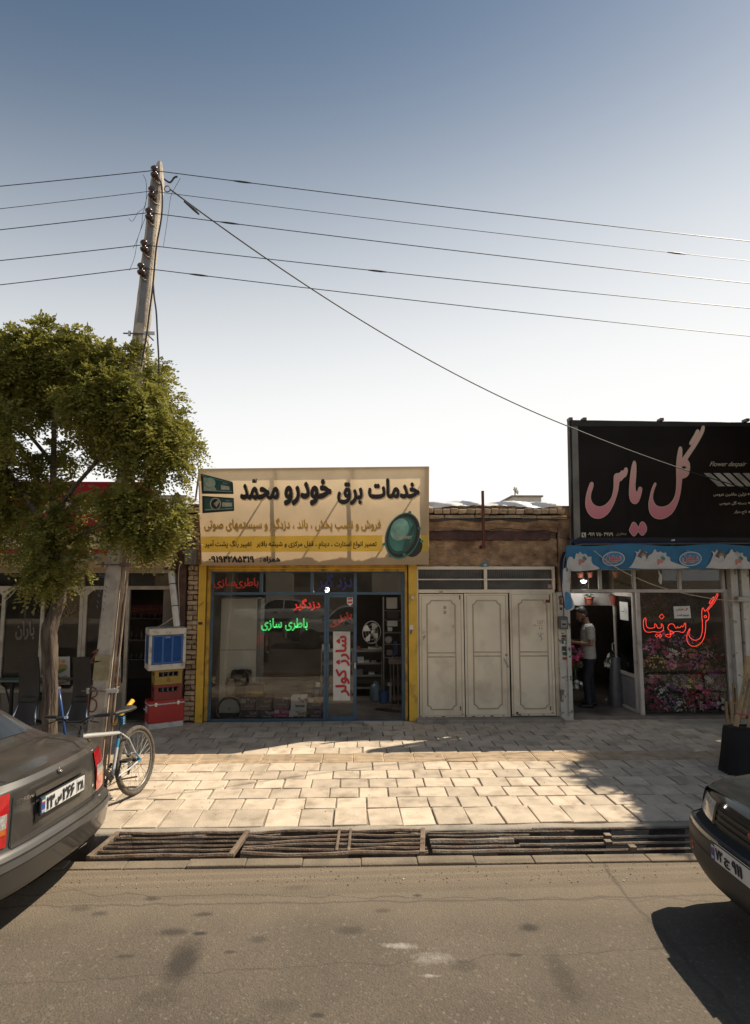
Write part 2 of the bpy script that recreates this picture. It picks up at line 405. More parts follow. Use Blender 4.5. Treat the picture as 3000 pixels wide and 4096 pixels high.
        ad = n.new('ShaderNodeMath'); ad.operation = 'ADD'; L(ln.outputs['Value'], ad.inputs[0]); L(mul(noise(16), .9), ad.inputs[1])
        c = mix(rng_(ad.outputs[0], .95, 1.75, min(.92, k*1.35), 0.), c, (.032, .025, .019, 1))
    # white paint scuffs
    for (px, py, rx, ry, k) in ((1605, 3752, .16, .05, .7), (1730, 3800, .20, .09, .4), (1720, 3870, .1, .025, .7)):
        p = gr(px, py); mp = n.new('ShaderNodeMapping'); mp.inputs['Location'].default_value = (-p[0]/rx, -p[1]/ry, 0); mp.inputs['Scale'].default_value = (1/rx, 1/ry, 0)
        L(g.outputs['Position'], mp.inputs[0]); ln = n.new('ShaderNodeVectorMath'); ln.operation = 'LENGTH'; L(mp.outputs[0], ln.inputs[0])
        ad = n.new('ShaderNodeMath'); ad.operation = 'ADD'; L(ln.outputs['Value'], ad.inputs[0]); L(mul(noise(30), 1.6), ad.inputs[1])
        c = mix(rng_(ad.outputs[0], .7, 1.6, k, 0.), c, (.42, .39, .35, 1))
    L(c, b.inputs['Base Color'])
    return m
struct = lambda o: tag(o, kind='structure')
conc = mm('concrete', (.30, .26, .21), .9, var=.25, scale=3, bump=.4, bscale=60, dirt=(.12, .1, .08), dscale=2.5, dlo=.55, dhi=.75)
dkconc = mm('gutter_concrete', (.13, .11, .095), .95, var=.35, scale=5, bump=.5, bscale=30, dirt=(.05, .045, .04), dscale=3, dlo=.4, dhi=.7)
b = MB(); b.quad((-300, -300, -.62), (300, -300, -.62), (300, 300, -.62), (-300, 300, -.62)); struct(b.build('ground', mm('soil', (.16, .13, .10), .95, var=.3, scale=.5)))
# road: fine grid with slight waviness near the camera
rows = []
xs = np.concatenate([[-120, -60, -30, -15], np.linspace(-9, 9, 73), [15, 30, 60, 120]]); ys = np.concatenate([[-9.2], np.linspace(-8, 1, 10), np.linspace(1.2, 5.30, 34)])
for y in ys: rows.append([(x, y, -.052+(.008*math.sin(x*1.3+y*.7)+.006*math.sin(y*2.1-x*.4))*(1 if y < 4.2 else max(.15, 1-(y-4.2)))+(.05*max(0, (y-4.75)))) for x in xs])
b = MB(); b.grid(rows); struct(b.build('road', asphalt(), smooth=True))
# gutter channel
b = MB(); b.quad((-60, 5.44, -.45), (60, 5.44, -.45), (60, 5.95, -.45), (-60, 5.95, -.45)); b.quad((-60, 5.44, -.45), (-60, 5.44, -.03), (60, 5.44, -.03), (60, 5.44, -.45)); b.quad((-60, 5.95, -.45), (60, 5.95, -.45), (60, 5.95, -.01), (-60, 5.95, -.01))
gut = struct(b.build('gutter', dkconc))
b = MB()
for i in range(900):
    x = rng.uniform(-5, 5); y = rng.uniform(5.46, 5.93); s = rng.uniform(.008, .03); a = rng.uniform(0, 6.3)
    Mx = Matrix.Translation((x, y, -.445)) @ Matrix.Rotation(a, 4, 'Z'); b.box(-s, s, -s*.6, s*.6, 0, s*.6, Mx)
tag(b.build('gutter_litter', mm('litter', (.16, .14, .11), .95, var=.5, scale=9)), 'dry leaves and rubble lying in the street gutter', 'litter', kind='stuff')
# kerb: concrete blocks on the road side, poured strip on the pavement side
kerb_m = mm('dusty_kerb', (.19, .15, .105), .95, var=.2, scale=4, bump=.4, bscale=50, dirt=(.15, .12, .09), dscale=5, dlo=.5, dhi=.75)
kerb = tag(bpy.data.objects.new('kerb', None), kind='structure'); link(kerb, None, Vector((0, 5.37, 0)))
x = -9.0; k = 0
while x < 9.0:
    w = .50+rng.uniform(-.03, .03); dz = rng.uniform(-.008, .006); dy = rng.uniform(-.008, .008)
    b = MB(); b.box(x+.0015, x+w-.0015, 5.30+dy, 5.435+dy, -.2, -.006+dz); o = b.build('kerb_block', kerb_m, kerb, bev=.010); x += w; k += 1
kb = MB(); xs2 = np.linspace(-9, 9, 90)
rows = [[(x, 5.95, -.3) for x in xs2], [(x, 5.95+.006*math.sin(x*9), -.012) for x in xs2], [(x, 6.0, -.006+.005*math.sin(x*5)) for x in xs2], [(x, 6.055+.012*math.sin(x*7+1)+.008*math.sin(x*23), .0) for x in xs2], [(x, 6.10, -.02) for x in xs2]]
kb.grid(rows); kb.build('gutter_edge', conc, kerb, smooth=True)
# pavement
tile_m = mm('paving_stone', (.51, .42, .32), .82, var=.14, scale=5, bump=.25, bscale=55, rnd=.17, dirt=(.29, .225, .16), dscale=4.6, dlo=.50, dhi=.76)
tact_m = mm('tactile_stone', (.46, .34, .22), .85, var=.14, scale=6, bump=.2, bscale=60, rnd=.08, dirt=(.26, .2, .14), dscale=5, dlo=.52, dhi=.72)
joint_m = mm('joint_mortar', (.27, .225, .17), .95, var=.3, scale=12, bump=.6, bscale=70)
pave = tag(bpy.data.objects.new('pavement', None), kind='structure'); link(pave, None, Vector((0, 8.1, 0)))
b = MB(); b.quad((-60, 6.06, -.014), (60, 6.06, -.014), (60, 16, -.014), (-60, 16, -.014)); b.build('mortar_bed', joint_m, pave)
rowY = [6.056, 6.50, 6.804, 7.107, 7.40, 7.71, 8.027, 8.422, 8.70, 9.0, 9.28, 9.58, 9.90, 10.22]
offs = [.31, .13, .045, .155, .06, .215, 0, .10, .02, .21, .09, .26, .12]
tiles = []
def tilemesh(w, d, var):
    mb = MB(); h = .03
    def v(x, y): return (x, y)
    j = [rng.uniform(-.006, .006) for _ in range(8)]
    p = [(-w/2+j[0], -d/2+j[1]), (w/2+j[2], -d/2+j[3]), (w/2+j[4], d/2+j[5]), (-w/2+j[6], d/2+j[7])]
    c = .006
    q = [(a+(c if a < 0 else -c), bb+(c if bb < 0 else -c)) for a, bb in p]
    vs_ = [(a, bb, -h) for a, bb in p]+[(a, bb, -.004) for a, bb in p]+[(a, bb, 0) for a, bb in q]
    fs = [(0, 1, 5, 4), (1, 2, 6, 5), (2, 3, 7, 6), (3, 0, 4, 7), (4, 5, 9, 8), (5, 6, 10, 9), (6, 7, 11, 10), (7, 4, 8, 11), (8, 9, 10, 11)]
    mb.add(vs_, fs); return mb.mesh('paving_tile', tile_m)
def tactmesh():
    mb = MB(); w, d = .393, .388; mb.box(-w/2, w/2, -d/2, d/2, -.03, -.002)
    for i in range(6):
        y = -d/2+.04+i*.062; mb.prism([(-w/2+.012, y-.018, -.0025), (w/2-.012, y-.018, -.0025), (w/2-.018, y-.011, .005), (-w/2+.018, y-.011, .005)], (0, .03, 0))
    return mb.mesh('tactile_tile', tact_m)
tm = {0: [tilemesh(.318, .424, i) for i in range(5)]}
tm[1] = [tilemesh(.311, .288, i) for i in range(8)]; tm[2] = [tactmesh()]
allt = []
for r in range(13):
    y0, y1 = rowY[r], rowY[r+1]; kind = 0 if r == 0 else 2 if r == 6 else 1; w = (.335, .3265, .401)[kind]
    x = -5.9+offs[r]
    if r == 6: x = -5.9+.243
    while x < 6.9:
        allt.append((r, x+w/2, (y0+y1)/2, kind, y1-y0)); x += w
def inview(t):
    x, y = t[1], t[2]; v = np.array([x, y, -EYE]); d = v@_fw; px = 1500+FPX*(v@_rt)/d; return -60 < px < 3060 and not (px < 230 and y < 7.5)
vis = sorted([t for t in allt if inview(t) and t[3] != 2], key=lambda t: t[2])
near = set(t[:3] for t in vis[:298]); rest = MB(); nt_ = 0
for t in allt:
    r, x, y, kind, d = t
    if kind != 2 and t[:3] not in near:
        z = rng.uniform(-.003, .003); rest.box(x-.155, x+.155, y-d/2+.008, y+d/2-.008, -.03, z); continue
    o = bpy.data.objects.new('tactile_tile' if kind == 2 else 'paving_tile', random.choice(tm[kind])); COL.objects.link(o); o.parent = pave
    big = .006 if r < 3 else .003
    o.location = (x+rng.uniform(-.004, .004), y-8.1+rng.uniform(-.004, .004)+(.02 if r == 0 and 1 < x < 4 else 0)*(x-1)/2, .001+rng.uniform(-big, big)+(.006 if r == 0 else 0))
    o.rotation_euler = (rng.uniform(-.012, .012), rng.uniform(-.012, .012), rng.uniform(-.012, .012)+(.022 if r == 0 and x > 0 else 0))
    if kind == 1 and d > .31: o.scale = (1, d/.30, 1)
tag(rest.build('paving_tiles_far', tile_m, pave), kind='stuff')
# grit, dry leaves and scraps swept along the kerb and into the joints
lit = MB(); lit2 = MB()
for i in range(800):
    near_k = rng.random() < .45; x = rng.uniform(-4.5, 5); y = 5.02+abs(rng.normal(0, .16)) if near_k else rng.uniform(6.0, 9.6); y = min(y, 5.29) if near_k else y
    s = rng.uniform(.002, .006); z = (-.050+.05*max(0, y-4.75)) if near_k else .004; Mx = Matrix.Translation((x, y, z+.002)) @ Matrix.Rotation(rng.uniform(0, 6.3), 4, 'Z') @ Matrix.Rotation(rng.uniform(-.4, .4), 4, 'X')
    (lit if rng.random() < .85 else lit2).box(-s, s, -s*.7, s*.7, -s*.3, s*.3, Mx)
tag(lit.build('street_grit', mm('grit', (.20, .155, .10), .95, var=.5, scale=30)), 'grit and dry scraps scattered along kerb and pavement', 'grit', kind='stuff'); tag(lit2.build('paper_scraps', mm('scrap', (.5, .47, .4), .9, var=.3, scale=20)), 'tiny pale paper scraps scattered along kerb and pavement', 'litter', kind='stuff')
# drain grates of rusty bars
rust = mm('rusty_steel', (.17, .12, .085), .75, metal=.25, var=.35, scale=9, bump=.5, bscale=70, dirt=(.26, .20, .145), dscale=6, dlo=.5, dhi=.7)
rust2 = mm('grey_rusty_steel', (.22, .18, .14), .7, metal=.3, var=.3, scale=7, bump=.4, bscale=60, dirt=(.18, .12, .085), dscale=5, dlo=.45, dhi=.65)
def grate(x0, x1, bars, label, mat, cross=(), wav=.006, ends=(1, 1), sk=.05, r=.014):
    g = thing('drain_grate', label, 'grate', ((x0+x1)/2, 5.69, 0), 'rusty grates over the street gutter')
    for i, (y, rr, a, bb) in enumerate(bars):
        n = 9; ph = rng.uniform(0, 6)
        pts = [(a+(bb-a)*q/(n-1), y+wav*math.sin(q*.9+ph)+wav*.5*math.sin(q*2.3+ph), .006+wav*.6*math.sin(q*1.3+ph)) for q in range(n)]
        mb = MB(); mb.tube(pts, rr, 6 if rr > .012 else 5); mb.build('bar', mat, g)
    for c, y0, y1, ww in cross:
        mb = MB(); mb.box(c-ww, c+ww, y0, y1, -.012, .026, Matrix.Translation((c, 5.7, 0)) @ Matrix.Rotation(-.03, 4, 'Z') @ Matrix.Translation((-c, -5.7, 0))); mb.build('cross_bar', mat, g, bev=.004)
    for s, X in ((ends[0], x0), (ends[1], x1)):
        if s:
            mb = MB(); mb.add([(X-.025-sk*.6, 5.46, -.02), (X+.02-sk*.6, 5.46, -.02), (X+.02+sk*.6, 5.955, -.02), (X-.025+sk*.6, 5.955, -.02), (X-.025-sk*.6, 5.46, .02), (X+.02-sk*.6, 5.46, .02), (X+.02+sk*.6, 5.955, .02), (X-.025+sk*.6, 5.955, .02)],
                [(0, 1, 5, 4), (1, 2, 6, 5), (2, 3, 7, 6), (3, 0, 4, 7), (4, 5, 6, 7), (3, 2, 1, 0)]); mb.build('end_bar', mat, g, bev=.004)
    return g
grate(-2.25, -1.05, [(5.47, .018, -2.27, -1.05), (5.565, .013, -2.26, -1.06), (5.655, .012, -2.25, -1.06), (5.74, .012, -2.23, -1.05), (5.83, .012, -2.22, -1.05), (5.925, .016, -2.2, -1.04)],
      'rusty barred drain grate nearest the grey car, cut diagonally at its end', rust)
grate(-1.0, .60, [(5.47, .018, -1.0, .62), (5.555, .013, -1.0, .62), (5.64, .014, -1.0, .6), (5.72, .013, -1.0, .6), (5.82, .013, -1.0, .6), (5.925, .016, -1.0, .61)],
      'bent rusty drain grate with two short cross bars near its middle', rust, cross=((-.17, 5.5, 5.94, .012), (-.065, 5.49, 5.94, .012)), wav=.013, ends=(0, 1))
grate(.68, 1.62, [(5.475, .018, .66, 1.7), (5.565, .013, .66, 1.45), (5.67, .026, .66, 1.42), (5.80, .010, .66, 1.6), (5.87, .010, .66, 2.0)],
      'drain grate of thick greyish pipes in front of the cream folding door', rust2, wav=.004, ends=(0, 0))
g4 = grate(1.66, 3.45, [(5.475, .012, 1.7, 3.4), (5.59, .014, 1.45, 3.4), (5.72, .015, 1.3, 3.4), (5.915, .014, 1.66, 3.4)],
      'dark shaded drain grate ending beside the black car bumper', rust2, wav=.003, ends=(0, 0))
for c, y in ((2.3, 5.72), (2.42, 5.48), (2.25, 5.59)):
    mb = MB(); mb.box(c-.03, c+.03, y-.03, y+.03, .0, .036); mb.build('weld_plate', rust2, g4, bev=.003)
mb = MB(); mb.add([(-5, 5.44, .0), (-2.62, 5.44, .0), (-2.5, 5.955, .0), (-5, 5.955, .0), (-5, 5.44, -.08), (-2.62, 5.44, -.08), (-2.5, 5.955, -.08), (-5, 5.955, -.08)], [(0, 1, 2, 3), (0, 4, 5, 1), (1, 5, 6, 2), (2, 6, 7, 3)])
mb.build('gutter_slab', conc, gut)

# ================================================================ the mud brick building that holds the two middle shops
mud = mm('mud_plaster', (.38, .245, .14), .95, var=.34, scale=7, bump=1.0, bscale=30, dirt=(.20, .12, .07), dscale=3.2, dlo=.47, dhi=.62)
brick_m = mm('mud_brick', (.46, .335, .215), .92, var=.2, scale=9, bump=.5, bscale=45, rnd=.16, dirt=(.24, .16, .10), dscale=6, dlo=.5, dhi=.72)
mort = mm('old_mortar', (.20, .135, .08), .95, var=.3, scale=10, bump=.6, bscale=50)
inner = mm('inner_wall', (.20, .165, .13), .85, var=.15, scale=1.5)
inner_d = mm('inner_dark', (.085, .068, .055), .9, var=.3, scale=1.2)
floor_in = mm('inner_floor', (.16, .13, .105), .7, var=.3, scale=2.5, dirt=(.07, .055, .045), dscale=1.5, dlo=.45, dhi=.7)
xC = lambda x, y=1500, Y=YF: at(*cC(x, y), Y)[0]
zC = lambda y, x=800, Y=YF: at(*cC(x, y), Y)[2]
XL, XM, XR = -3.02, 1.02, 3.44           # left pier, party wall, right end
bld = thing('mud_brick_building', 'low mud brick building with brick eaves and white roof sheet behind the signs', 'building', (.3, YF, 0))
zr = zC(262, 800, 10.05)
def bx(nm, mat, *a, par=bld, **k): q = MB(); q.box(*a); return q.build(nm, mat, par, **k)
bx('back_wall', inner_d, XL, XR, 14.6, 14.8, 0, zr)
bx('party_wall', inner, XM-.02, XM+.13, 10.5, 14.6, 0, zr-.3)
bx('side_wall', inner, XL-.26, XL, 10.34, 14.8, 0, zr)
bx('side_wall', inner, XR-.06, XR+.02, 10.5, 14.8, 0, zr)
bx('roof_slab', mud, XL-.2, XR, 10.24, 14.8, zr-.28, zr-.05)
bx('ceiling', inner, XL+.01, XR-.07, 10.5, 14.55, 2.93, 2.99)
bx('floor', floor_in, XL, XR, 10.32, 14.6, -.05, .03)
# front wall above the openings, uneven mud plaster
def plaster(name, x0, x1, z0, z1, Y, amp=.02, lean=0, mat=mud, par=bld, nx=60, nz=14):
    rows = []
    for k in range(nz+1):
        z = z0+(z1-z0)*k/nz
        rows.append([(x0+(x1-x0)*i/nx, Y-lean*k/nz+amp*(math.sin(i*.7+k*1.9)*.4+math.sin(i*2.3-k*.8)*.3+rng.uniform(-.35, .35)), z+(rng.uniform(-.5, .5)*amp if 0 < k < nz else amp*.8*math.sin(i*.9))) for i in range(nx+1)])
    q = MB(); q.grid(rows); return q.build(name, mat, par, smooth=True)
plaster('wall_face', XL-.05, XR, zC(800), zC(560), 10.27, .028, nx=150, nz=26)
plaster('wall_band', XL-.05, XR, zC(492, Y=10.2), zC(404, Y=10.2), 10.24, .022, .10, nz=8)
bx('wall_core', mort, XL, XR, 10.31, 10.5, zC(800), zr-.1)
beam_m = mm('dark_red_beam', (.075, .032, .025), .7, var=.4, scale=8, bump=.3, bscale=40, dirt=(.17, .09, .055), dscale=5, dlo=.55, dhi=.7)
wood_d = mm('weathered_timber', (.085, .065, .05), .85, var=.35, scale=6, bump=.4, bscale=40, stretch=(.3, 3, 3))
bx('lintel_beam', beam_m, XL+.02, xC(1330), 10.205, 10.33, zC(566), zC(490), bev=.008)
bx('eaves_beam', wood_d, XL-.02, XR, 10.165, 10.32, zC(412, Y=10.1), zC(380, Y=10.1), bev=.006)
bricks = []
def brick_mesh(w, h, d, seed):
    r_ = np.random.default_rng(seed); mb = MB(); j = lambda: r_.uniform(-.007, .007)
    vs_ = [(x*w/2+j(), y*d/2+j(), z*h/2+j()) for x in (-1, 1) for y in (-1, 1) for z in (-1, 1)]
    mb.add(vs_, [(0, 1, 3, 2), (4, 6, 7, 5), (0, 4, 5, 1), (2, 3, 7, 6), (0, 2, 6, 4), (1, 5, 7, 3)]); me = mb.mesh('brick', brick_m); return me
BR = {}
def brick(x, y, z, w, h, d, par):
    k = (round(w, 2), round(h, 2), round(d, 2), random.randrange(4))
    if k not in BR: BR[k] = brick_mesh(k[0], k[1], k[2], len(BR))
    o = bpy.data.objects.new('brick', BR[k]); COL.objects.link(o); o.parent = par
    W = WO[par.name]; o.location = Vector((x, y, z))-W; o.rotation_euler = (rng.uniform(-.04, .04), rng.uniform(-.03, .03), rng.uniform(-.05, .05))
    bv = o.modifiers.new('bev', 'BEVEL'); bv.width = .008; bv.segments = 1
def course(y0, y1, Yf, w, gap, jx=0., skip=0.):
    za, zb = zC(y1, Y=Yf), zC(y0, Y=Yf); h = zb-za; x = XL-.16+jx
    while x < XR:
        ww = w*rng.uniform(.9, 1.1)
        hidden = -2.5 < x < 1.0
        if not hidden and rng.random() > skip: brick(x+ww/2, Yf+.09+rng.uniform(-.012, .012), (za+zb)/2+rng.uniform(-.006, .006), ww-gap, h-.012, .18, bld)
        x += ww
course(258, 286, 10.22, .145, .012, .03); course(290, 336, 10.10, .145, .016, .0); course(344, 380, 10.16, .27, .012, .08)
bx('mortar_core', mort, XL-.14, XR, 10.24, 10.36, zC(380, Y=10.1), zC(262, Y=10.1))
# white waterproof sheet folded over the roof edge
sheet_m = mm('roof_sheet', (.72, .74, .75), .45, var=.08, scale=4, dirt=(.5, .5, .48), dscale=3, dlo=.55, dhi=.8)
za, zb = zC(264, Y=10.05), zC(212, Y=10.05); rows = []
for k in range(7):
    t = k/6
    rows.append([(XL-.2+i*(XR-XL+.18)/120, 10.18+t*.10+.018*math.sin(i*.55+k)+rng.uniform(-.008, .008)+max(0, t-.7)*.8, za+(zb-za)*min(1, t*1.35)+(.012*math.sin(i*.37)+rng.uniform(-.008, .008) if k < 6 else 0)+(.018*math.sin(i*.21) if k == 0 else 0)) for i in range(121)])
rows.append([(p[0], 14.8, zb) for p in rows[-1]])
q = MB(); q.grid(rows); q.build('roof_sheet', sheet_m, bld, smooth=True)
# left brick pier beside the sandwich shop
pier = thing('brick_pier', 'narrow crumbling mud brick pier between sandwich shop and yellow pillar', 'pier', (-2.9, 10.25, 0))
pz0, pz1 = 0.0, at(*cH(1570, 60), 10.2)[2]
px0 = at(*cH(1530, 800), 10.2)[0]; px1 = at(*cH(1625, 800), 10.2)[0]
q = MB(); q.box(px0-.05, px1+.02, 10.3, 10.5, 0, pz1+.55); q.build('mortar_core', mort, pier)
z = 0.02; k = 0
while z < pz1+.5:
    h = rng.uniform(.075, .09); w = px1-px0
    if k % 2: ws = [w*.98]
    else: ws = [w*.52, w*.46]
    x = px0
    for ww in ws: brick(x+ww/2, 10.27+rng.uniform(-.015, .02), z+h/2, ww-.012, h-.014, .14, pier); x += ww
    z += h; k += 1

# ---------------------------------------------------------------- blue framed car electrics shop front
yel = mm('yellow_paint', (.64, .39, .04), .55, var=.12, scale=5, bump=.08, dirt=(.27, .17, .05), dscale=4, dlo=.58, dhi=.74)
yel2 = mm('yellow_paint_worn', (.46, .27, .035), .6, var=.2, scale=9, dirt=(.16, .10, .04), dscale=6, dlo=.5, dhi=.7)
blue = mm('blue_paint', (.055, .105, .155), .5, var=.15, scale=6, dirt=(.05, .06, .07), dscale=5, dlo=.55, dhi=.75)
gl = glass('shop_glass', (.93, .93, .91), 1.5, 0.0, .05); gl2 = glass('transom_glass', (.82, .81, .78), 1.5, 0.0, .10)
gl_d = glass('dusty_glass', (.95, .95, .94), 1.33, .0, .02)
fr = thing('yellow_frontage', 'yellow painted steel pillars and shutter box framing the battery shop', 'frontage', (-.9, 10.2, 0))
for nm, mat, (x0, y0, x1, y1), Y, d in (('pillar', yel, (12, 10, 62, 1098), 10.18, .22), ('shutter_guide', yel2, (72, 20, 95, 1095), 10.22, .14), ('shutter_guide', yel2, (1446, 20, 1464, 1090), 10.22, .14), ('pillar', yel, (1472, 10, 1530, 1085), 10.18, .26), ('shutter_box', yel2, (96, 14, 1446, 62), 10.20, .24)):
    q = MB(); fbox(q, cB, x0, y0, x1, y1, Y, d)
    if nm == 'pillar': q.v = [(v[0], v[1], 0.0 if v[2] < .4 else v[2]) for v in q.v]
    q.build(nm, mat, fr, bev=.006)
for x0, x1 in ((62, 72), (1464, 1472)):
    q = MB(); fbox(q, cB, x0-4, 20, x1+4, 1080, 10.27, .05); q.build('guide_slot', mm('black_gap', (.02, .017, .015), .9, var=0), fr)
q = MB(); fbox(q, cB, 96, 38, 1446, 43, 10.192, .01); q.build('box_seam', yel, fr)
stick = mm('paper_white', (.62, .60, .55), .8, var=.1); stick_b = mm('ink_black', (.03, .03, .032), .7, var=0)
for (x0, y0, x1, y1, mt_) in ((1478, 430, 1502, 462, stick), (1480, 470, 1492, 492, mm('sticker_blue', (.05, .10, .2), .7, var=0)), (22, 410, 52, 428, stick_b), (1490, 230, 1505, 250, stick), (1484, 462, 1500, 470, mm('sticker_red', (.4, .05, .05), .7, var=0))):
    art(cB, [(x0, y0), (x1, y0), (x1, y1), (x0, y1)], 10.18, mt_, fr, .003, 'sticker')
art(cB, [(24, 300), (60, 268), (62, 272), (27, 305)], 10.18, mm('pencil', (.16, .11, .05), .8, var=0), fr, .003, 'scribble')

sf = thing('glass_shopfront', 'blue framed glass shop front of the battery shop with lettered panes', 'shopfront', (-.9, 10.3, 0))
def member(x0, y0, x1, y1, Y=10.29, d=.06, mat=blue, par=sf, cr=cB, nm='frame_bar', bev=.004):
    q = MB(); fbox(q, cr, x0, y0, x1, y1, Y, d); return q.build(nm, mat, par, bev=bev)
for m_ in ((96, 62, 118, 1092), (1424, 62, 1446, 1088)): member(*m_)
member(118, 62, 1424, 70, 10.295); member(118, 204, 1424, 222, 10.292)
for m_ in ((444, 70, 466, 204), (794, 70, 816, 204), (1092, 70, 1114, 204)): member(*m_, 10.294)
member(886, 222, 904, 1086, 10.293); member(104, 1078, 886, 1092, 10.292, .06); member(886, 1086, 1430, 1094, 10.292, .08)
def pane(x0, y0, x1, y1, Y, mat=gl, par=sf, cr=cB, nm='pane'):
    q = MB(); fbox(q, cr, x0, y0, x1, y1, Y, .006); return q.build(nm, mat, par)
pane(116, 220, 888, 1080, 10.32)
for a, c in ((116, 446), (464, 796), (814, 1094), (1112, 1426)): pane(a, 68, c, 206, 10.32, gl2)
dr = MB(); [fbox(dr, cB, *r_, 10.30, .045) for r_ in ((905, 222, 921, 1086), (1090, 222, 1112, 1086))]; [fbox(dr, cB, *r_, 10.303, .04) for r_ in ((921, 222, 1090, 240), (921, 1060, 1090, 1086))]
door = dr.build('door', blue, sf, bev=.003)
pane(921, 240, 1090, 1060, 10.32, gl, door, nm='door_pane')
q = MB(); fbox(q, cB, 1096, 690, 1106, 730, 10.26, .04); q.build('door_handle', mm('dull_chrome', (.5, .5, .5), .3, .9, var=.05), door, bev=.004)
red_l = mm('red_letter', (.50, .045, .03), .6, var=.08); navy = mm('navy_letter', (.03, .035, .16), .6, var=.1)
text('باطری‌سازی', cB, (130, 105, 438, 180), 10.32, red_l, sf, .004, bold=.028)
text('دزد گیر', cB, (845, 72, 1086, 196), 10.32, navy, sf, .004, bold=.03)
def neon(s, box, pl, col, st, label, par_cr=cB, quad=None, w=.0065, bold=0):
    o = text(s, par_cr, box, pl, glow('neon_'+s, col, st), None, .03, outline=w, name='neon_sign', quad=quad, res=2); return tag(o, label, 'neon sign')
neon('دزدگیر', (680, 250, 862, 330), 10.34, (1.0, .045, .02), .9, 'small red neon word glowing above the green one in battery shop window')
neon('باطری سازی', (458, 384, 776, 468), 10.34, (.10, 1.0, .22), 1.1, 'bright green neon words in the battery shop window', bold=.03)
neon('باطری', None, 10.345, (.55, .05, .03), .55, 'dull red slanted neon word on the battery shop door', quad=[(938, 450), (1086, 392), (1072, 330), (920, 400)])
bn = thing('paper_banner', 'white vertical banner with red lettering taped to the glass door', 'banner', at(*cB(1010, 940), 10.29))
ban_m = mm('banner_white', (.62, .59, .53), .7, var=.1, scale=4, dirt=(.45, .42, .36), dscale=3)
q = MB(); q.grid([[onp(*cB(951+i*19.5, 475+k*47.5), 10.288+.004*math.sin(k*1.3+i)) for i in range(7)] for k in range(11)]); q.build('sheet', ban_m, bn, smooth=True)
text('شارژ کولر', cB, (966, 503, 1066, 920), 10.284, mm('banner_red', (.46, .03, .04), .65, var=.08), bn, .004, rot=90, bold=.035)
st_ = thing('door_sticker', 'small white and red sticker near the top of the glass door', 'sticker', at(*cB(1066, 300), 10.31))
art(cB, [(1046, 240), (1088, 240), (1088, 282), (1067, 300), (1046, 282)], 10.315, stick, st_, .002); art(cB, [(1050, 268), (1084, 268), (1084, 280), (1050, 280)], 10.312, red_l, st_, .002); art(cB, [(1052, 246), (1083, 243), (1083, 254), (1052, 257)], 10.312, red_l, st_, .002)
# ================================================================ yellow fabric sign of the battery shop
_F['ئ'] = [0xFE89, 0xFE8A, 0xFE8B, 0xFE8C]
SG = ((0, 9.90, 2.62), (0, -1, -.118))
sgn = thing('shop_sign', 'wide beige fabric sign with bold black lettering above the battery shop', 'sign', onp(*cA(820, 724), SG))
fab = cloth('sign_fabric', (.76, .575, .36), .5, dirt=(.66, .49, .31)); fab_y = cloth('sign_yellow', (.86, .66, .13), .5); fab_g = cloth('sign_lower', (.60, .49, .37), .4, dirt=(.50, .40, .30))
TL, TR, BR_, BL = (20, 60), (1612, 44), (1610, 720), (43, 726)
def sgp(u, w):
    a = [TL[i]+(TR[i]-TL[i])*u for i in (0, 1)]; c = [BL[i]+(BR_[i]-BL[i])*u for i in (0, 1)]
    return onp(*cA(a[0]+(c[0]-a[0])*w, a[1]+(c[1]-a[1])*w), SG)
nS = np.array([0, 1, .118]); nS /= np.linalg.norm(nS)
rows = [[sgp(i/24, k/10)+nS*(.006*math.sin(i*1.7+k*.9)*math.sin(math.pi*k/10)) for i in range(25)] for k in range(11)]
q = MB(); q.grid(rows)
q.build('panel', fab, sgn, smooth=True)
edge = cloth('sign_edge', (.50, .40, .28), .3)
q = MB()
for (u0, w0, u1, w1) in ((0, 0, 1, 0), (1, 0, 1, 1), (1, 1, 0, 1), (0, 1, 0, 0)):
    a, c = sgp(u0, w0), sgp(u1, w1); q.quad(a, c, c+nS*.09, a+nS*.09)
q.build('edge_fold', edge, sgn)
steel = mm('frame_steel', (.13, .115, .10), .6, .4, var=.2, dirt=(.2, .12, .08), dscale=8, dlo=.5, dhi=.65)
for (u0, w0, u1, w1) in ((0, .02, 1, .02), (0, .98, 1, .98), (.012, 0, .012, 1), (.988, 0, .988, 1), (.335, .02, .335, .98), (.668, .02, .668, .98)):
    a, c = sgp(u0, w0)+nS*.04, sgp(u1, w1)+nS*.04
    q = MB(); q.tube([a, c], .02, 4); q.build('frame_tube', steel, sgn)
for u in (.02, .335, .668, .985):
    a = sgp(u, .12)+nS*.05; q = MB(); q.tube([a, (a[0]-.22, 10.62, 3.42)], .017, 4); q.build('brace', steel, sgn)
    a = sgp(u, .95)+nS*.05; q = MB(); q.tube([a, (a[0], 10.3, a[2]-.02)], .017, 4); q.build('brace', steel, sgn)
q = MB(); a = sgp(0, .04); q.tube([a+nS*.06, (a[0]-.16, 10.22, a[2]-.38), (a[0]-.30, 10.4, a[2]-.58)], .017, 5); q.build('brace', steel, sgn)
art(cA, [(44, 527), (1290, 518), (1290, 628), (48, 634)], SG, fab_y, sgn, .008, 'yellow_band'); art(cA, [(1552, 516), (1606, 515), (1606, 626), (1552, 627)], SG, fab_y, sgn, .008, 'yellow_band')
ink = mm('sign_ink', (.018, .014, .013), .6, var=0); gold = cloth('gold_ink', (.86, .60, .05), .55); halo = cloth('pale_halo', (.84, .70, .50), .5)
T = lambda s, box, mat=ink, bold=.05, off=.011, **k: text(s, cA, box, SG, mat, sgn, off, bold=bold, **k)
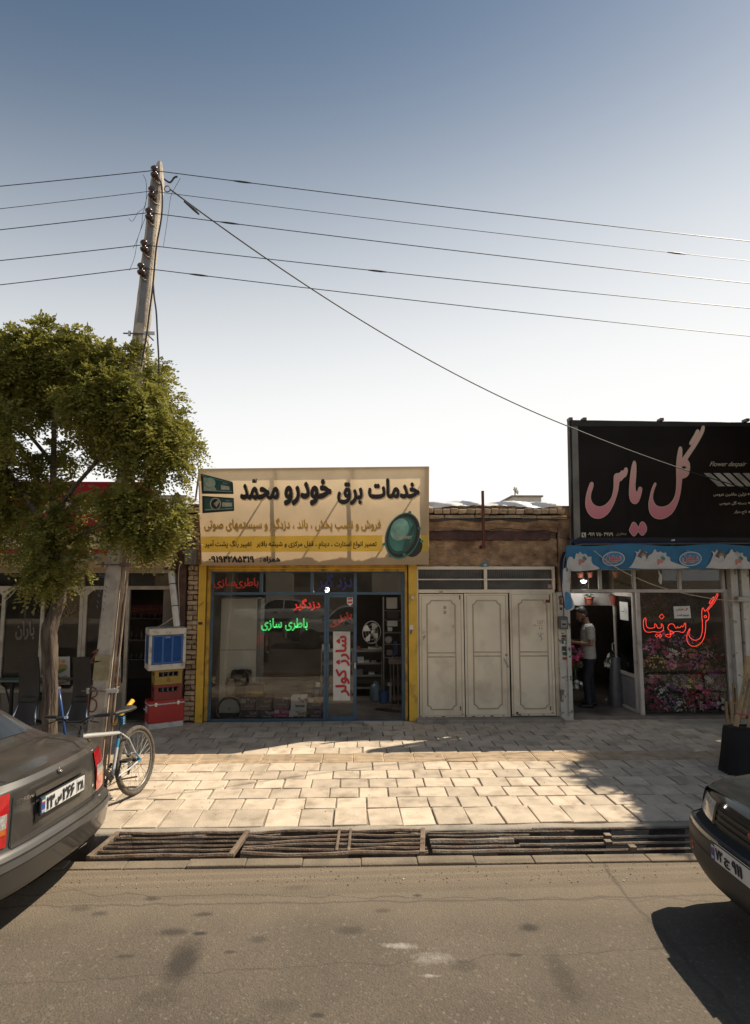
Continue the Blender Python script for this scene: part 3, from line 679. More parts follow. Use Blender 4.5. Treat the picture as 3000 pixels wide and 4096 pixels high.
for s_, bx_ in (('خدمات', (1190, 126, 1546, 268)), ('برق', (978, 152, 1155, 312)), ('خودرو', (612, 130, 940, 315)), ('محمد', (310, 162, 580, 276))):
    T(s_, (bx_[0]+5, bx_[1]+8, bx_[2]+8, bx_[3]+9), halo, .055, .009); T(s_, bx_, ink, .052)
for dx in (0, 12): art(cA, [(398+dx, 132), (404+dx, 128), (408+dx, 150), (400+dx, 154), (394+dx, 146)], SG, ink, sgn, .011, 'lettering')
art(cA, [(394, 148), (420, 150), (424, 128), (430, 128), (424, 158), (396, 158)], SG, ink, sgn, .011, 'lettering')
L2 = 'فروش و نصب پخش ، باند ، دزدگیر و سیستمهای صوتی'
T(L2, (68, 408, 1282, 503), halo, .018, .009); T(L2, (64, 398, 1278, 496), gold, .022)
T('تعمیر انواع استارت ، دینام ، قفل مرکزی و شیشه بالابر - تغییر رنگ پشت آمپر', (68, 552, 1250, 612), ink, .022)
T('همراه', (470, 660, 588, 712), ink, .04); T('۰۹۱۹۴۲۸۵۴۱۹', (95, 660, 408, 706), ink, .05)
for y in (676, 696): art(cA, ellipse(452, y, 5, 5, 8), SG, ink, sgn, .011, 'lettering')
# printed pictures: two car stereos and a speaker
pk = mm('print_black', (.022, .022, .02), .5, var=.2, scale=20); pt = mm('print_teal', (.06, .20, .16), .5, var=.35, scale=5); pt2 = mm('print_light_teal', (.22, .42, .33), .5, var=.3, scale=6); ps = mm('print_silver', (.45, .43, .34), .5, var=.25, scale=12); pg = mm('print_dark_teal', (.03, .09, .075), .5, var=.3, scale=8)
A = lambda pts, m_, off, n_='printed_picture': art(cA, pts, SG, m_, sgn, off, n_)
A([(40, 98), (52, 96), (256, 150), (262, 158), (266, 234), (48, 233)], pk, .010); A([(46, 102), (252, 156), (253, 162), (52, 112)], pt, .012); A([(62, 112), (250, 165), (256, 222), (64, 214)], pg, .012)
A([(60, 118), (100, 128), (150, 208), (62, 208)], ps, .013); A(ellipse(102, 160, 40, 37), pt2, .015); A(ellipse(102, 160, 26, 24), ps, .016); A([(180, 172), (236, 182), (240, 206), (180, 204)], ps, .014); A([(60, 206), (258, 216), (258, 221), (60, 212)], pt2, .014)
A([(50, 247), (64, 247), (268, 262), (271, 350), (52, 367)], pk, .010); A([(66, 258), (264, 268), (264, 340), (66, 350)], pg, .012); A(ellipse(142, 302, 38, 42), ps, .014); A(ellipse(142, 302, 31, 35), pk, .015); A([(130, 300), (160, 275), (168, 290), (150, 325)], ps, .016)
A([(188, 292), (256, 294), (256, 320), (188, 322)], ps, .014); A([(70, 340), (262, 332), (262, 336), (70, 346)], pt2, .014)
text('Pioneer', cA, (196, 156, 226, 164), SG, ps, sgn, .018, rtl=False, bold=.02); text('Pioneer', cA, (214, 276, 242, 284), SG, ps, sgn, .018, rtl=False, bold=.02)
A(ellipse(1498, 592, 66, 76, tilt=20), pk, .010); A(ellipse(1428, 522, 116, 165, 40, tilt=20), pt, .012); A(ellipse(1430, 520, 108, 156, 40, tilt=20), pk, .013); A(ellipse(1424, 518, 92, 134, 40, tilt=20), pg, .014); A(ellipse(1420, 512, 80, 118, 40, tilt=18), pt, .015)
A(ellipse(1408, 478, 60, 78, 32, tilt=22), pt2, .0165); A([(1440, 560), (1505, 430), (1500, 500), (1470, 590), (1430, 620)], pg, .018)
text('Pioneer', cA, (1380, 512, 1492, 542), SG, ps, sgn, .020, rtl=False, bold=.03)
for (x, y) in ((1478, 360), (1543, 470), (1560, 560), (1300, 580), (1345, 660), (1440, 650)): A(ellipse(x, y, 12, 9, 10), pt, .016)

# ================================================================ things inside the battery shop
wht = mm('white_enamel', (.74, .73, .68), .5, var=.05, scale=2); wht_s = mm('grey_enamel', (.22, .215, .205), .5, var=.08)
def pbox(name, label, cat, cr, rect, Y, d, mat, group=None, bev=.006, zb=None):
    xm, ym = (rect[0]+rect[2])/2, (rect[1]+rect[3])/2; b0 = at(*cr(xm, rect[3]), Y)
    t = thing(name, label, cat, (b0[0], Y+d/2, b0[2] if zb is None else zb), group); q = MB(); fbox(q, cr, *rect, Y, d)
    if zb is not None: lo = min(v[2] for v in q.v); q.v = [(v[0], v[1], zb if abs(v[2]-lo) < 1e-6 else v[2]) for v in q.v]
    q.build('body', mat, t, bev=bev); return t
cab = pbox('tall_cabinet', 'tall white cabinet standing behind the battery shop window', 'cabinet', cB, (172, 248, 420, 985), 10.75, .55, wht, zb=.03)
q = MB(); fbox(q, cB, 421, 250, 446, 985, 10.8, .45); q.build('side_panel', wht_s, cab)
q = MB(); fbox(q, cB, 176, 600, 418, 604, 10.745, .01); q.build('door_seam', wht_s, cab)
plat = pbox('display_platform', 'low wooden display platform behind the battery shop window', 'platform', cB, (112, 1082, 884, 1100), 10.36, .55, mm('old_board', (.16, .12, .085), .8, var=.3, scale=5, stretch=(.5, 4, 4)), zb=.03)
bk = (.03, .026, .028)
boxc = {'b': mm('carton_brown', (0.234, 0.166, 0.146), .6, var=.1), 'k': mm('carton_black', (0.069, 0.058, 0.058), .6, var=.1), 'w': mm('carton_white', (0.750, 0.750, 0.741), .6, var=.08), 'm': mm('carton_magenta', (0.546, 0.039, 0.215), .6, var=.1), 'g': mm('carton_grey', (0.390, 0.370, 0.351), .6, var=.1)}
tri = [mm('tri_gold', (.40, .27, .10), .6, var=0), mm('tri_pale', (.46, .42, .38), .6, var=0), mm('tri_purple', (.16, .07, .17), .6, var=0), mm('tri_lilac', (.34, .22, .33), .6, var=0)]
names = ('brown', 'brown and gold', 'brown with purple facets', 'white', 'brown with pale sticker', 'black with purple facets', 'black and white', 'magenta', 'white and black', 'black and purple')
spec = [((314, 932, 412, 1016), 'b', (1, 2)), ((416, 932, 526, 1018), 'b', (0, 1)), ((540, 922, 646, 1006), 'b', (2, 1)), ((660, 926, 768, 1020), 'w', (2, 3)), ((778, 930, 880, 1008), 'b', (0, 3)),
        ((318, 1018, 432, 1080), 'k', (2, 3)), ((440, 1020, 538, 1080), 'k', (1, 3)), ((544, 1008, 642, 1080), 'm', (3, 1)), ((646, 1022, 764, 1080), 'w', (1, 0)), ((772, 1010, 866, 1080), 'k', (2, 3))]
for i, (rc, c, tr_) in enumerate(spec):
    x0, y0, x1, y1 = rc; Y = 10.42
    t = pbox('battery_carton', '%s battery carton, %s row, %s from the spoked hub cap' % (names[i], 'upper' if i < 5 else 'lower', ('first', 'second', 'third', 'fourth', 'fifth')[i % 5]), 'carton', cB, rc, Y, .24, boxc[c], 'battery cartons in the window', .003)
    w, h = x1-x0, y1-y0
    for k in range(5):
        cx, cy = x0+w*(.52+.11*k), y0+h*(.08+.07*(k % 3)); s = w*.13
        art(cB, [(cx-s, cy+s*(.9 if k % 2 else -.2)), (cx+s, cy-s*.2), (min(cx+s*.5, x1-2), cy+s*1.6)], Y, tri[tr_[k % 2]], t, .003+.0012*k, 'facet')
    text('barxas', cB, (x0+w*.30, y0+h*.52, x0+w*.88, y0+h*.72), Y, tri[1] if c != 'w' else stick_b, t, .012, rtl=False, bold=.03)
    if i in (0, 4, 7): art(cB, [(x0+3, y0+6), (x0+w*.36, y0+6), (x0+w*.36, y0+h*.42), (x0+3, y0+h*.42)], Y, stick, t, .010, 'sticker')
vb = pbox('car_battery', 'black car battery with yellow lettering on top of the window cartons', 'battery', cB, (348, 838, 478, 930), 10.44, .2, boxc['k'])
text('VARIAN', cB, (382, 886, 466, 905), 10.44, mm('varian_yellow', (.62, .45, .04), .6, var=0), vb, .004, rtl=False, bold=.05); art(cB, [(358, 910), (470, 910), (470, 914), (358, 914)], 10.44, mt['varian_yellow'], vb, .004, 'stripe'); art(cB, [(362, 886), (378, 886), (378, 905), (362, 905)], 10.44, red_l, vb, .004, 'logo')
q = MB(); fbox(q, cB, 355, 828, 372, 840, 10.5, .05); q.build('terminal', wht_s, vb); q = MB(); fbox(q, cB, 455, 828, 470, 840, 10.5, .05); q.build('terminal', wht_s, vb)
wire = mm('pale_wire', (.5, .45, .36), .6, var=.1)
wp = thing('spoked_hub_cap', 'round wire hub cap leaning in the corner of the battery shop window', 'hub cap', at(*cB(235, 1076), 10.44))
c0 = at(*cB(235, 1010), 10.44); q = MB(); q.torus(c0, (0, 1, -.1), .205, .012, 40, 6); q.build('rim', wire, wp, smooth=True); q = MB(); q.torus(c0, (0, 1, -.1), .19, .02, 40, 6); q.build('tyre', mm('rubber', (.02, .02, .02), .85, var=.1), wp, smooth=True)
q = MB(); q.lathe([(.03, -.02), (.03, .01), (.012, .03)], c0, 12, Matrix.Rotation(R(90), 3, 'X').to_4x4().to_3x3()); q.build('hub', wire, wp)
bagm = mm('crumpled_bag', (.26, .23, .17), .6, var=.3, scale=12, bump=.5, bscale=20)
def bag(name, label, cr, rect, Y, d, mat):
    x0, y0, x1, y1 = rect; b0 = at(*cr((x0+x1)/2, y1), Y); a = at(*cr(x0, (y0+y1)/2), Y)[0]; c = at(*cr(x1, (y0+y1)/2), Y)[0]; t = at(*cr((x0+x1)/2, y0), Y)[2]
    rows = []
    for k in range(9):
        f = k/8; rr = (.75+.3*math.sin(f*2.6))*(c-a)/2
        rows.append([Vector(((a+c)/2+rr*math.cos(2*math.pi*i/18)*(1+rng.uniform(-.09, .09)), Y+d/2+d/2*math.sin(2*math.pi*i/18)*(1+rng.uniform(-.1, .1)), b0[2]+(t-b0[2])*f+rng.uniform(-.01, .01))) for i in range(18)])
    q = MB(); q.grid(rows, True); q.f.append(tuple(range(17, -1, -1))); return tag(q.build(name, mat, None, smooth=True), label, 'bag')
bag('plastic_sack', 'pale crumpled sack in front of the white cabinet', cB, (206, 800, 272, 925), 10.5, .12, bagm)
bag('dark_backpack', 'dark soft bag beside the pale sack in the window', cB, (236, 745, 384, 930), 10.58, .14, mm('dark_fabric', (.03, .027, .025), .9, var=.3))
def jug(label, cr, rect, Y, mat, capm):
    x0, y0, x1, y1 = rect; c = at(*cr((x0+x1)/2, y1), Y); r = (at(*cr(x1, y1), Y)[0]-c[0]); h = at(*cr((x0+x1)/2, y0), Y)[2]-c[2]
    t = thing('water_jug', label, 'jug', (c[0], Y, c[2])); q = MB(); q.lathe([(r*.96, 0), (r, .02), (r, h*.55), (r*.9, h*.62), (r*.5, h*.72)], (c[0], Y, c[2]), 18); q.build('body', mat, t, smooth=True, auto=40)
    q = MB(); q.lathe([(r*.42, h*.70), (r*.42, h), (.0, h)], (c[0], Y, c[2]), 14); q.build('cap', capm, t, smooth=True, auto=40)
jug('blue water jug with white cap at the right end of the window display', cB, (806, 828, 884, 930), 10.52, mm('blue_plastic', (.04, .08, .16), .4, var=.1), wht)
jug('small clear bottle with white cap behind the cartons', cB, (712, 906, 748, 938), 10.58, boxc['g'], wht)
# shelves along the inside
shelf_m = mm('shelf_board', (.19, .175, .155), .6, var=.12)
sh = thing('steel_shelves', 'long grey steel shelf unit inside the battery shop doorway', 'shelf', at(*cB(1100, 880), 12.2)*np.array([1, 1, 0])+np.array([0, 0, .03]))
for y in (612, 697, 782, 866):
    q = MB(); fbox(q, cB, 868, y-5, 1292, y+5, 12.1, .4); q.build('shelf_board', shelf_m, sh)
for x in (870, 1085, 1286):
    q = MB(); fbox(q, cB, x-4, 600, x+4, 900, 12.08, .03); q.build('post', shelf_m, sh)
k = 0
for y, xs_ in ((608, (900, 980, 1120)), (693, (940, 1140, 1180, 1230)), (778, (910, 1130, 1215))):
    for x in xs_:
        w = rng.uniform(14, 30); h = rng.uniform(18, 44); mats = (boxc['g'], boxc['b'], mm('tin_red', (.18, .035, .025), .5, var=.1), wht_s, boxc['w'])
        pbox('parts_box', '%s spare part box on the %s shelf board, %s along' % (('grey', 'brown', 'red', 'dull grey', 'white')[k % 5], {608: 'top', 693: 'middle', 778: 'low'}[y], ('first', 'second', 'third', 'fourth')[xs_.index(x)]), 'box', cB, (x-w, y-h, x+w, y-5), 12.18, .15, mats[k % 5], 'boxes on the steel shelves', .003); k += 1
rs = thing('parts_rack', 'tall rack of radios and boxes on the right inside the doorway', 'rack', (at(*cB(1365, 900), 11.5)[0], 11.6, .03))
q = MB(); fbox(q, cB, 1298, 240, 1304, 900, 11.4, .3); fbox(q, cB, 1418, 240, 1424, 900, 11.4, .3); q.build('upright', shelf_m, rs)
for y in (330, 395, 480, 560, 650): q = MB(); fbox(q, cB, 1304, y, 1418, y+7, 11.4, .32); q.build('shelf_board', shelf_m, rs)
rk = (((1318, 242, 1392, 318), boxc['w'], 'white boxed radio'), ((1320, 336, 1400, 388), boxc['k'], 'black boxed radio'), ((1322, 396, 1394, 440), boxc['w'], 'small white radio carton'), ((1326, 446, 1358, 475), wht, 'white cup'), ((1318, 600, 1360, 640), boxc['b'], 'brown parts carton'), ((1366, 540, 1395, 640), mt['blue_plastic'], 'blue bottle'))
for rc, m_, nm in rk: pbox('rack_item', nm+' on the parts rack inside the doorway', 'box', cB, rc, 11.45, .18, m_, None, .004)
q = MB(); c0 = at(*cB(1332, 532), 11.42); q.lathe([(.07, 0), (.075, -.01), (.05, -.03), (.0, -.02)], c0, 18, Matrix.Rotation(R(-90), 3, 'X')); tag(q.build('loudspeaker', boxc['g'], None, smooth=True), 'round car loudspeaker on the parts rack', 'speaker')
# standing fan
fan = thing('table_fan', 'pale table fan on the top shelf inside the doorway', 'fan', at(*cB(1245, 600), 11.9))
cf = at(*cB(1216, 480), 11.85); ax = Vector((-.55, -.8, .12)).normalized(); cream_p = mm('cream_plastic', (.36, .33, .28), .5, var=.06)
q = MB(); q.torus(cf, ax, .21, .008, 32, 5); q.torus(cf, ax, .14, .004, 28, 4); q.torus(cf, ax, .07, .004, 20, 4); q.build('cage', cream_p, fan)
u_ = ax.orthogonal().normalized(); w_ = ax.cross(u_)
for k in range(4):
    a = k*math.pi/2; d1 = u_*math.cos(a)+w_*math.sin(a); d2 = u_*math.cos(a+.8)+w_*math.sin(a+.8); C_ = Vector(cf)
    q = MB(); q.quad(C_+d1*.03, C_+d1*.19, C_+(d1*.5+d2*.5)*.21+ax*.03, C_+d2*.17+ax*.04); q.build('blade', cream_p, fan)
q = MB(); q.ell(Vector(cf)-ax*.08, (.06, .08, .06)); q.build('motor', cream_p, fan, smooth=True)
q = MB(); q.tube([Vector(cf)-ax*.06, at(*cB(1255, 590), 11.9)], [.022, .02], 8); q.build('stem', cream_p, fan); q = MB(); fbox(q, cB, 1192, 588, 1290, 604, 11.82, .22); q.build('base', cream_p, fan, bev=.01)
def lathe_thing(name, label, cat, cr, rect, Y, prof, mat, extra=None, n=20):
    x0, y0, x1, y1 = rect; c = at(*cr((x0+x1)/2, y1), Y); r = at(*cr(x1, y1), Y)[0]-c[0]; h = at(*cr((x0+x1)/2, y0), Y)[2]-c[2]
    t = thing(name, label, cat, c); q = MB(); q.lathe([(a*r, bb*h) for a, bb in prof], c, n); q.build('body', mat, t, smooth=True, auto=45)
    if extra: extra(t, c, r, h)
    return t
def valve(t, c, r, h):
    q = MB(); q.lathe([(r*.5, h*.9), (r*.5, h*1.05), (r*.42, h*1.05)], c, 14); q.build('collar', mt['grey_gas'], t); q = MB(); q.lathe([(r*.12, h*.98), (r*.12, h*1.15), (0, h*1.15)], c, 8); q.build('valve', rust2, t)
mm('grey_gas', (.09, .125, .14), .5, var=.12)
lathe_thing('gas_cylinder', 'grey blue gas cylinder on the floor inside the battery shop doorway', 'cylinder', cB, (1204, 830, 1284, 952), 11.0, [(.8, 0), (1, .06), (1, .72), (.8, .9), (.35, .98), (0, 1)], mt['grey_gas'], valve)
def handle_(t, c, r, h):
    q = MB(); q.tube([c+np.array([-r*.95, 0, h*.95]), c+np.array([-r*.6, -.02, h*1.3]), c+np.array([r*.6, -.02, h*1.3]), c+np.array([r*.95, 0, h*.95])], .005, 5); q.build('handle', steel, t)
lathe_thing('bucket', 'blue plastic bucket beside the gas cylinder', 'bucket', cB, (1264, 888, 1340, 968), 10.9, [(.78, 0), (.97, .95), (1, 1), (.93, .99), (.75, .06), (0, .06)], mt['blue_plastic'], handle_)
wbn = thing('welding_trolley', 'dark stand with hoses and tools just inside the battery shop doorway', 'stand', at(*cB(1375, 1010), 10.8))
q = MB()
for (x, y0, y1) in ((1345, 690, 1000), (1365, 640, 960), (1395, 660, 1010)): q.tube([at(*cB(x, y0), 10.85), at(*cB(x+8, y1), 10.8)], .014, 6)
q.build('legs_frame', steel, wbn); q = MB(); fbox(q, cB, 1335, 668, 1420, 700, 10.8, .2); q.build('tray', steel, wbn); q = MB(); fbox(q, cB, 1328, 832, 1352, 850, 10.8, .1); fbox(q, cB, 1340, 850, 1352, 960, 10.82, .05); q.build('tools', wht_s, wbn)
# lit bulbs
def bulb(name, label, pos, r, col, watts, kind='globe'):
    t = thing(name, label, 'lamp', (pos[0], pos[1], pos[2])); q = MB()
    if kind == 'globe': q.ell(pos, (r, r, r*1.1), 12, 8)
    else: q.lathe([(0, -r*.85), (r*.55, -r*.72), (r*.9, -r*.35), (r, 0), (0, .01)], pos, 16)
    q.build('bulb', glow(name+'_glow', col, 4), t, smooth=True)
    q = MB(); q.tube([pos+np.array([0, 0, .012]), pos+np.array([0, 0, .06])], .018, 8); q.tube([pos+np.array([0, 0, .05]), pos+np.array([0, 0, .45])], .004, 5); q.build('socket_and_cord', wht_s, t)
    l = bpy.data.lights.new(name+'_light', 'POINT'); l.energy = watts; l.color = col; l.shadow_soft_size = r*1.3; lo_ = bpy.data.objects.new(name+'_light', l); COL.objects.link(lo_); lo_.location = pos+np.array([0, 0, -r*1.6])
bulb('ceiling_bulb', 'small bright white bulb behind the blue letters of the battery shop', at(*cB(910, 187), 11.6), .042, (1, .97, .9), 9)

# ================================================================ cream folding door
crm = mm('cream_paint', (.73, .635, .475), .5, var=.07, scale=2.5, bump=.22, bscale=3.5, dirt=(.52, .43, .31), dscale=2.6, dlo=.50, dhi=.74)
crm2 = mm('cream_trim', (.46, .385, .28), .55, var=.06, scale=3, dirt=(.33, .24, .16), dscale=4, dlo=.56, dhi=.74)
rst = mm('rust_edge', (.22, .10, .05), .8, var=.3, scale=12)
fd = thing('folding_door', 'cream metal folding door of three moulded leaves with chained middle', 'door', (2.1, 10.25, 0))
Cb = lambda x0, y0, x1, y1, Y, d, mat, nm, par=fd, bev=.004: (lambda q: (fbox(q, cC, x0, y0, x1, y1, Y, d), q.build(nm, mat, par, bev=bev))[1])(MB())
rib = mm('ribbed_dark_glass', (.055, .048, .042), .25, var=.5, scale=2.5, stretch=(.6, 1, 3))
Cb(146, 795, 1345, 822, 10.22, .08, crm, 'frame_bar'); Cb(140, 903, 1352, 914, 10.205, .03, crm, 'rail'); Cb(162, 996, 1345, 1026, 10.22, .08, crm, 'frame_bar')
Cb(732, 822, 758, 996, 10.222, .07, crm, 'frame_bar'); Cb(142, 822, 163, 2110, 10.222, .08, crm, 'frame_bar')
q = MB(); fbox(q, cC, 1326, 822, 1348, 996, 10.222, .08); q.build('frame_bar', crm, fd, bev=.004); Cb(1346, 1026, 1384, 2096, 10.224, .08, crm, 'frame_bar')
for (a, c, d, e) in ((163, 822, 732, 996), (758, 822, 1326, 996)):
    q = MB(); x0 = at(*cC(a, 900), 10.27)[0]; x1 = at(*cC(c if False else d, 900), 10.27)[0]; z0 = zC(996, Y=10.27); z1 = zC(822, Y=10.27)
    n = 60; rows = [[(x0+(x1-x0)*i/n, 10.27+.004*(i % 2), z) for i in range(n+1)] for z in (z0, z1)]; q.grid(rows); q.build('ribbed_pane', rib, fd)
leafs = [((166, 1034, 562, 2112), (238, 1092, 484, 2038), 'left', 10.235), ((562, 1030, 955, 2104), (640, 1092, 880, 2030), 'middle', 10.237), ((955, 1022, 1345, 2094), (1040, 1088, 1288, 2030), 'right', 10.195)]
for (rc, mr, nm, Y) in leafs:
    x0, y0, x1, y1 = rc; g = 4
    q = MB(); fbox(q, cC, x0+g+(6 if nm == 'right' else 0), y0, x1-g, y1, Y, .035); lf = q.build('leaf', crm, fd, bev=.006)
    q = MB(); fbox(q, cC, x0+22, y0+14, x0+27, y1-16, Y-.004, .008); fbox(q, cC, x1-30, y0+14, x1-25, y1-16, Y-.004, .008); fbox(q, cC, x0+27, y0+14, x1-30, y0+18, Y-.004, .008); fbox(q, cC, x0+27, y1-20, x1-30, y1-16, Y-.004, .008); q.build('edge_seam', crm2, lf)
    # mouldings follow the plane of the leaf (converging verticals come from the camera, so map on rectified coordinates)
    zt, zb = at(*cC((mr[0]+mr[2])/2, mr[1]), Y)[2], at(*cC((mr[0]+mr[2])/2, mr[3]), Y)[2]; xa = at(*cC(mr[0], (mr[1]+mr[3])/2), Y)[0]; xb = at(*cC(mr[2], (mr[1]+mr[3])/2), Y)[0]
    cc = .062; pts = []
    for (cx, cz, a0) in ((xa, zt, 0), (xb, zt, 270), (xb, zb, 180), (xa, zb, 90)):
        for i in range(9):
            a = R(a0-90*i/8); pts.append((cx+cc*math.cos(a), Y-.001, cz+cc*math.sin(a)))
    # order each corner so the path runs round the panel
    P4 = [pts[i*9:(i+1)*9] for i in range(4)]
    path = [p for p in reversed(P4[0])]+[p for p in reversed(P4[1])]+[p for p in reversed(P4[2])]+[p for p in reversed(P4[3])]
    path = sorted(path, key=lambda p: math.atan2((p[2]-(zt+zb)/2)/(zt-zb), (p[0]-(xa+xb)/2)/(xb-xa)))
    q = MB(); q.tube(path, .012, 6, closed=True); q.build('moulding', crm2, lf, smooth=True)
    for yy in (1545, 1580):
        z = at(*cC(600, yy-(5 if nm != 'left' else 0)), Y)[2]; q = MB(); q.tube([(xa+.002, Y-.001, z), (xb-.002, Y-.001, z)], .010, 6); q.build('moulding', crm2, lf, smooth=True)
    for (a, c) in ((x1-40, 2010), (x1-48, 1045)):
        if nm != 'middle': q = MB(); fbox(q, cC, a, c, a+10, c+38, Y-.008, .012); q.build('hinge', rst, lf)
Cb(948, 1024, 964, 2100, 10.275, .02, mt['black_gap'], 'leaf_gap'); Cb(160, 1022, 1346, 1034, 10.275, .02, mt['black_gap'], 'head_gap')
q = MB()
for i in range(9):
    p = at(*cC(905+i*4.4, 1598+i*9), 10.222); q.torus(p, (1, .3*(i % 2), .5 if i % 2 else -.2), .009, .003, 10, 4)
tag(q.build('chain', mm('chain_steel', (.22, .2, .18), .4, .8, var=.1), None), 'short steel chain holding the middle leaf of the cream door', 'chain')
art(cC, ellipse(925, 1565, 11, 12, 12), 10.237, rst, fd, .002, 'key_hole'); art(cC, ellipse(1020, 2072, 12, 14, 12), 10.195, mt['black_gap'], fd, .002, 'key_hole')
for i in range(16):                             # rust bleeding at the feet and edges of the leaves
    x = (180, 230, 300, 380, 470, 545, 575, 640, 730, 800, 900, 985, 1040, 1120, 1250, 1330)[i]; y = (2098, 2104, 2106, 2100, 2106, 2080, 2094, 2098, 2097, 2096, 2092, 2085, 2086, 2084, 2084, 2070)[i]; Y = 10.235 if x < 562 else 10.237 if x < 955 else 10.195; w, h = rng.uniform(8, 22), rng.uniform(4, 9)
    art(cC, [(x+w*math.cos(a)*rng.uniform(.5, 1.1), y+h*math.sin(a)*rng.uniform(.5, 1.1)) for a in np.linspace(0, 6.28, 11)[:-1]], Y, rst, fd, .0025, 'rust_stain')
pen = mm('pencil_grey', (.30, .26, .21), .8, var=0); tape = mm('old_tape', (.40, .30, .22), .7, var=.1)
text('۱۵۲۰', cC, (1192, 1262, 1262, 1296), 10.195, pen, fd, .003); text('۱۱', cC, (1205, 1322, 1238, 1345), 10.195, pen, fd, .003); text('۱۵۲۰', cC, (188, 1358, 232, 1380), 10.235, pen, fd, .003)
for pts in ([(1155, 1308), (1240, 1308), (1240, 1311), (1160, 1311)], [(1155, 1308), (1182, 1296), (1184, 1299), (1160, 1310)], [(1155, 1311), (1182, 1326), (1180, 1329)], [(1195, 1370), (1245, 1430), (1242, 1433), (1192, 1373)], [(1250, 1375), (1200, 1410), (1198, 1407), (1248, 1372)], [(1225, 1365), (1232, 1440), (1228, 1440), (1221, 1365)], [(200, 1400), (225, 1392), (205, 1440), (203, 1440)]):
    art(cC, pts, 10.195 if pts[0][0] > 900 else 10.235, pen, fd, .003, 'scribble')
for rc, m_, Y in (((1265, 1084, 1306, 1110), mm('label_dark_red', (.14, .035, .03), .7, var=.2), 10.195), ((340, 1006, 375, 1030), tape, 10.22), ((1285, 952, 1328, 986), mm('pink_paper', (.48, .27, .26), .8, var=.1), 10.262), ((378, 1140, 402, 1165), tape, 10.235), ((378, 1180, 402, 1208), tape, 10.235), ((455, 1312, 468, 1324), tape, 10.235)):
    art(cC, [(rc[0], rc[1]), (rc[2], rc[1]), (rc[2], rc[3]), (rc[0], rc[3])], Y, m_, fd, .004, 'sticker')
q = MB(); fbox(q, cC, 150, 2108, 1440, 2165, 10.02, .3); q.v = [(v[0], v[1], -.012 if v[2] < .05 else .052) for v in q.v]
tag(q.build('door_step', conc, None, bev=.015), 'low worn concrete step under the cream folding door', 'step')
np_ = thing('number_plate', 'small blue house number plate above the cream folding door', 'plate', at(*cC(742, 797), 10.2))
q = MB(); fbox(q, cC, 710, 762, 775, 797, 10.2, .006); q.build('plate', mm('enamel_blue', (.05, .19, .27), .5, var=.12, scale=12), np_); text('۱۶', cC, (728, 774, 757, 792), 10.2, stick, np_, .003, bold=.05)
q = MB(); p0 = at(*cC(727, 600), 10.06); p1 = at(*cC(727, 138), 10.06); q.box(p0[0]-.021, p0[0]+.021, 10.04, 10.082, p0[2]-.03, p1[2])
rp = thing('steel_post', 'rusty red steel post standing up in front of the brick eaves', 'post', (p0[0], 10.06, p0[2])); q.build('tube', mm('red_oxide', (.13, .038, .024), .7, .2, var=.2, scale=8), rp, bev=.003)
q = MB(); q.box(p0[0]-.03, p0[0]+.03, 10.03, 10.28, p0[2]-.07, p0[2]-.02); q.build('bracket', mt['red_oxide'], rp)
cab_m = mm('black_cable', (.02, .02, .022), .6, var=.1)
for i, (pts, lb) in enumerate((([(258, 362), (420, 378), (620, 376), (845, 372), (1180, 372), (1490, 368)], 'black cable clipped along the brick eaves above the cream door'), ([(258, 492), (420, 486), (560, 482), (700, 492), (870, 462), (1100, 480), (1330, 520), (1480, 570)], 'loose black cable sagging along the red lintel beam'))):
    Yc = (10.03, 10.16)[i]; q = MB(); q.tube([at(*cC(*p_), Yc) for p_ in smooth_poly(pts, 2, False)], .006, 5); tag(q.build('cable', cab_m, None), lb, 'cable')

# white painted pillar with stickers, and the electricity meter
wp_m = mm('peeling_white', (.50, .465, .40), .7, var=.1, scale=6, bump=.2, bscale=20, dirt=(.14, .115, .09), dscale=9, dlo=.60, dhi=.66)
pil = thing('white_pillar', 'peeling white pillar with torn stickers between cream door and florist', 'pillar', (3.5, 10.2, 0))
q = MB(); fbox(q, cC, 1386, 1020, 1492, 2112, 10.16, .3); q.v = [(v[0], v[1], 0 if v[2] < .4 else v[2]) for v in q.v]; q.build('shaft', wp_m, pil, bev=.008)
q = MB(); fbox(q, cC, 1378, 760, 1488, 1018, 10.24, .2); q.build('upper_wall', mud, pil)
q = MB(); fbox(q, cC, 1462, 1340, 1490, 2100, 10.13, .035); q.build('edge_strip', mm('zinc_strip', (.5, .48, .44), .5, .3, var=.1, dirt=(.1, .08, .06), dscale=10, dlo=.58, dhi=.62), pil)
sc_ = [mm('st_green', (.02, .10, .035), .7, var=.2), mm('st_red', (.33, .06, .03), .7, var=.2), mm('st_ink', (.06, .06, .06), .8, var=.3, scale=40), stick, mm('st_brown', (.16, .07, .03), .7, var=.2)]
for (x0, y0, x1, y1, k) in ((1404, 1436, 1446, 1470, 0), (1402, 1414, 1440, 1434, 4), (1406, 1488, 1446, 1530, 2), (1412, 1538, 1452, 1570, 0), (1412, 1582, 1452, 1608, 1), (1400, 1372, 1428, 1382, 2), (1404, 1390, 1444, 1412, 2), (1384, 1078, 1408, 1130, 4), (1388, 1150, 1412, 1176, 2), (1424, 1440, 1440, 1466, 3)):
    art(cC, [(x0, y0), (x1, y0+2), (x1-2, y1), (x0+1, y1-2)], 10.16, sc_[k], pil, .003+.001*(k == 3), 'sticker')
em = thing('electricity_meter', 'grey electricity meter box on the white pillar', 'meter', at(*cC(1425, 1340), 10.1))
q = MB(); fbox(q, cC, 1386, 1232, 1464, 1340, 10.05, .11); q.build('case', mm('meter_grey', (.10, .095, .088), .5, var=.15), em, bev=.015)
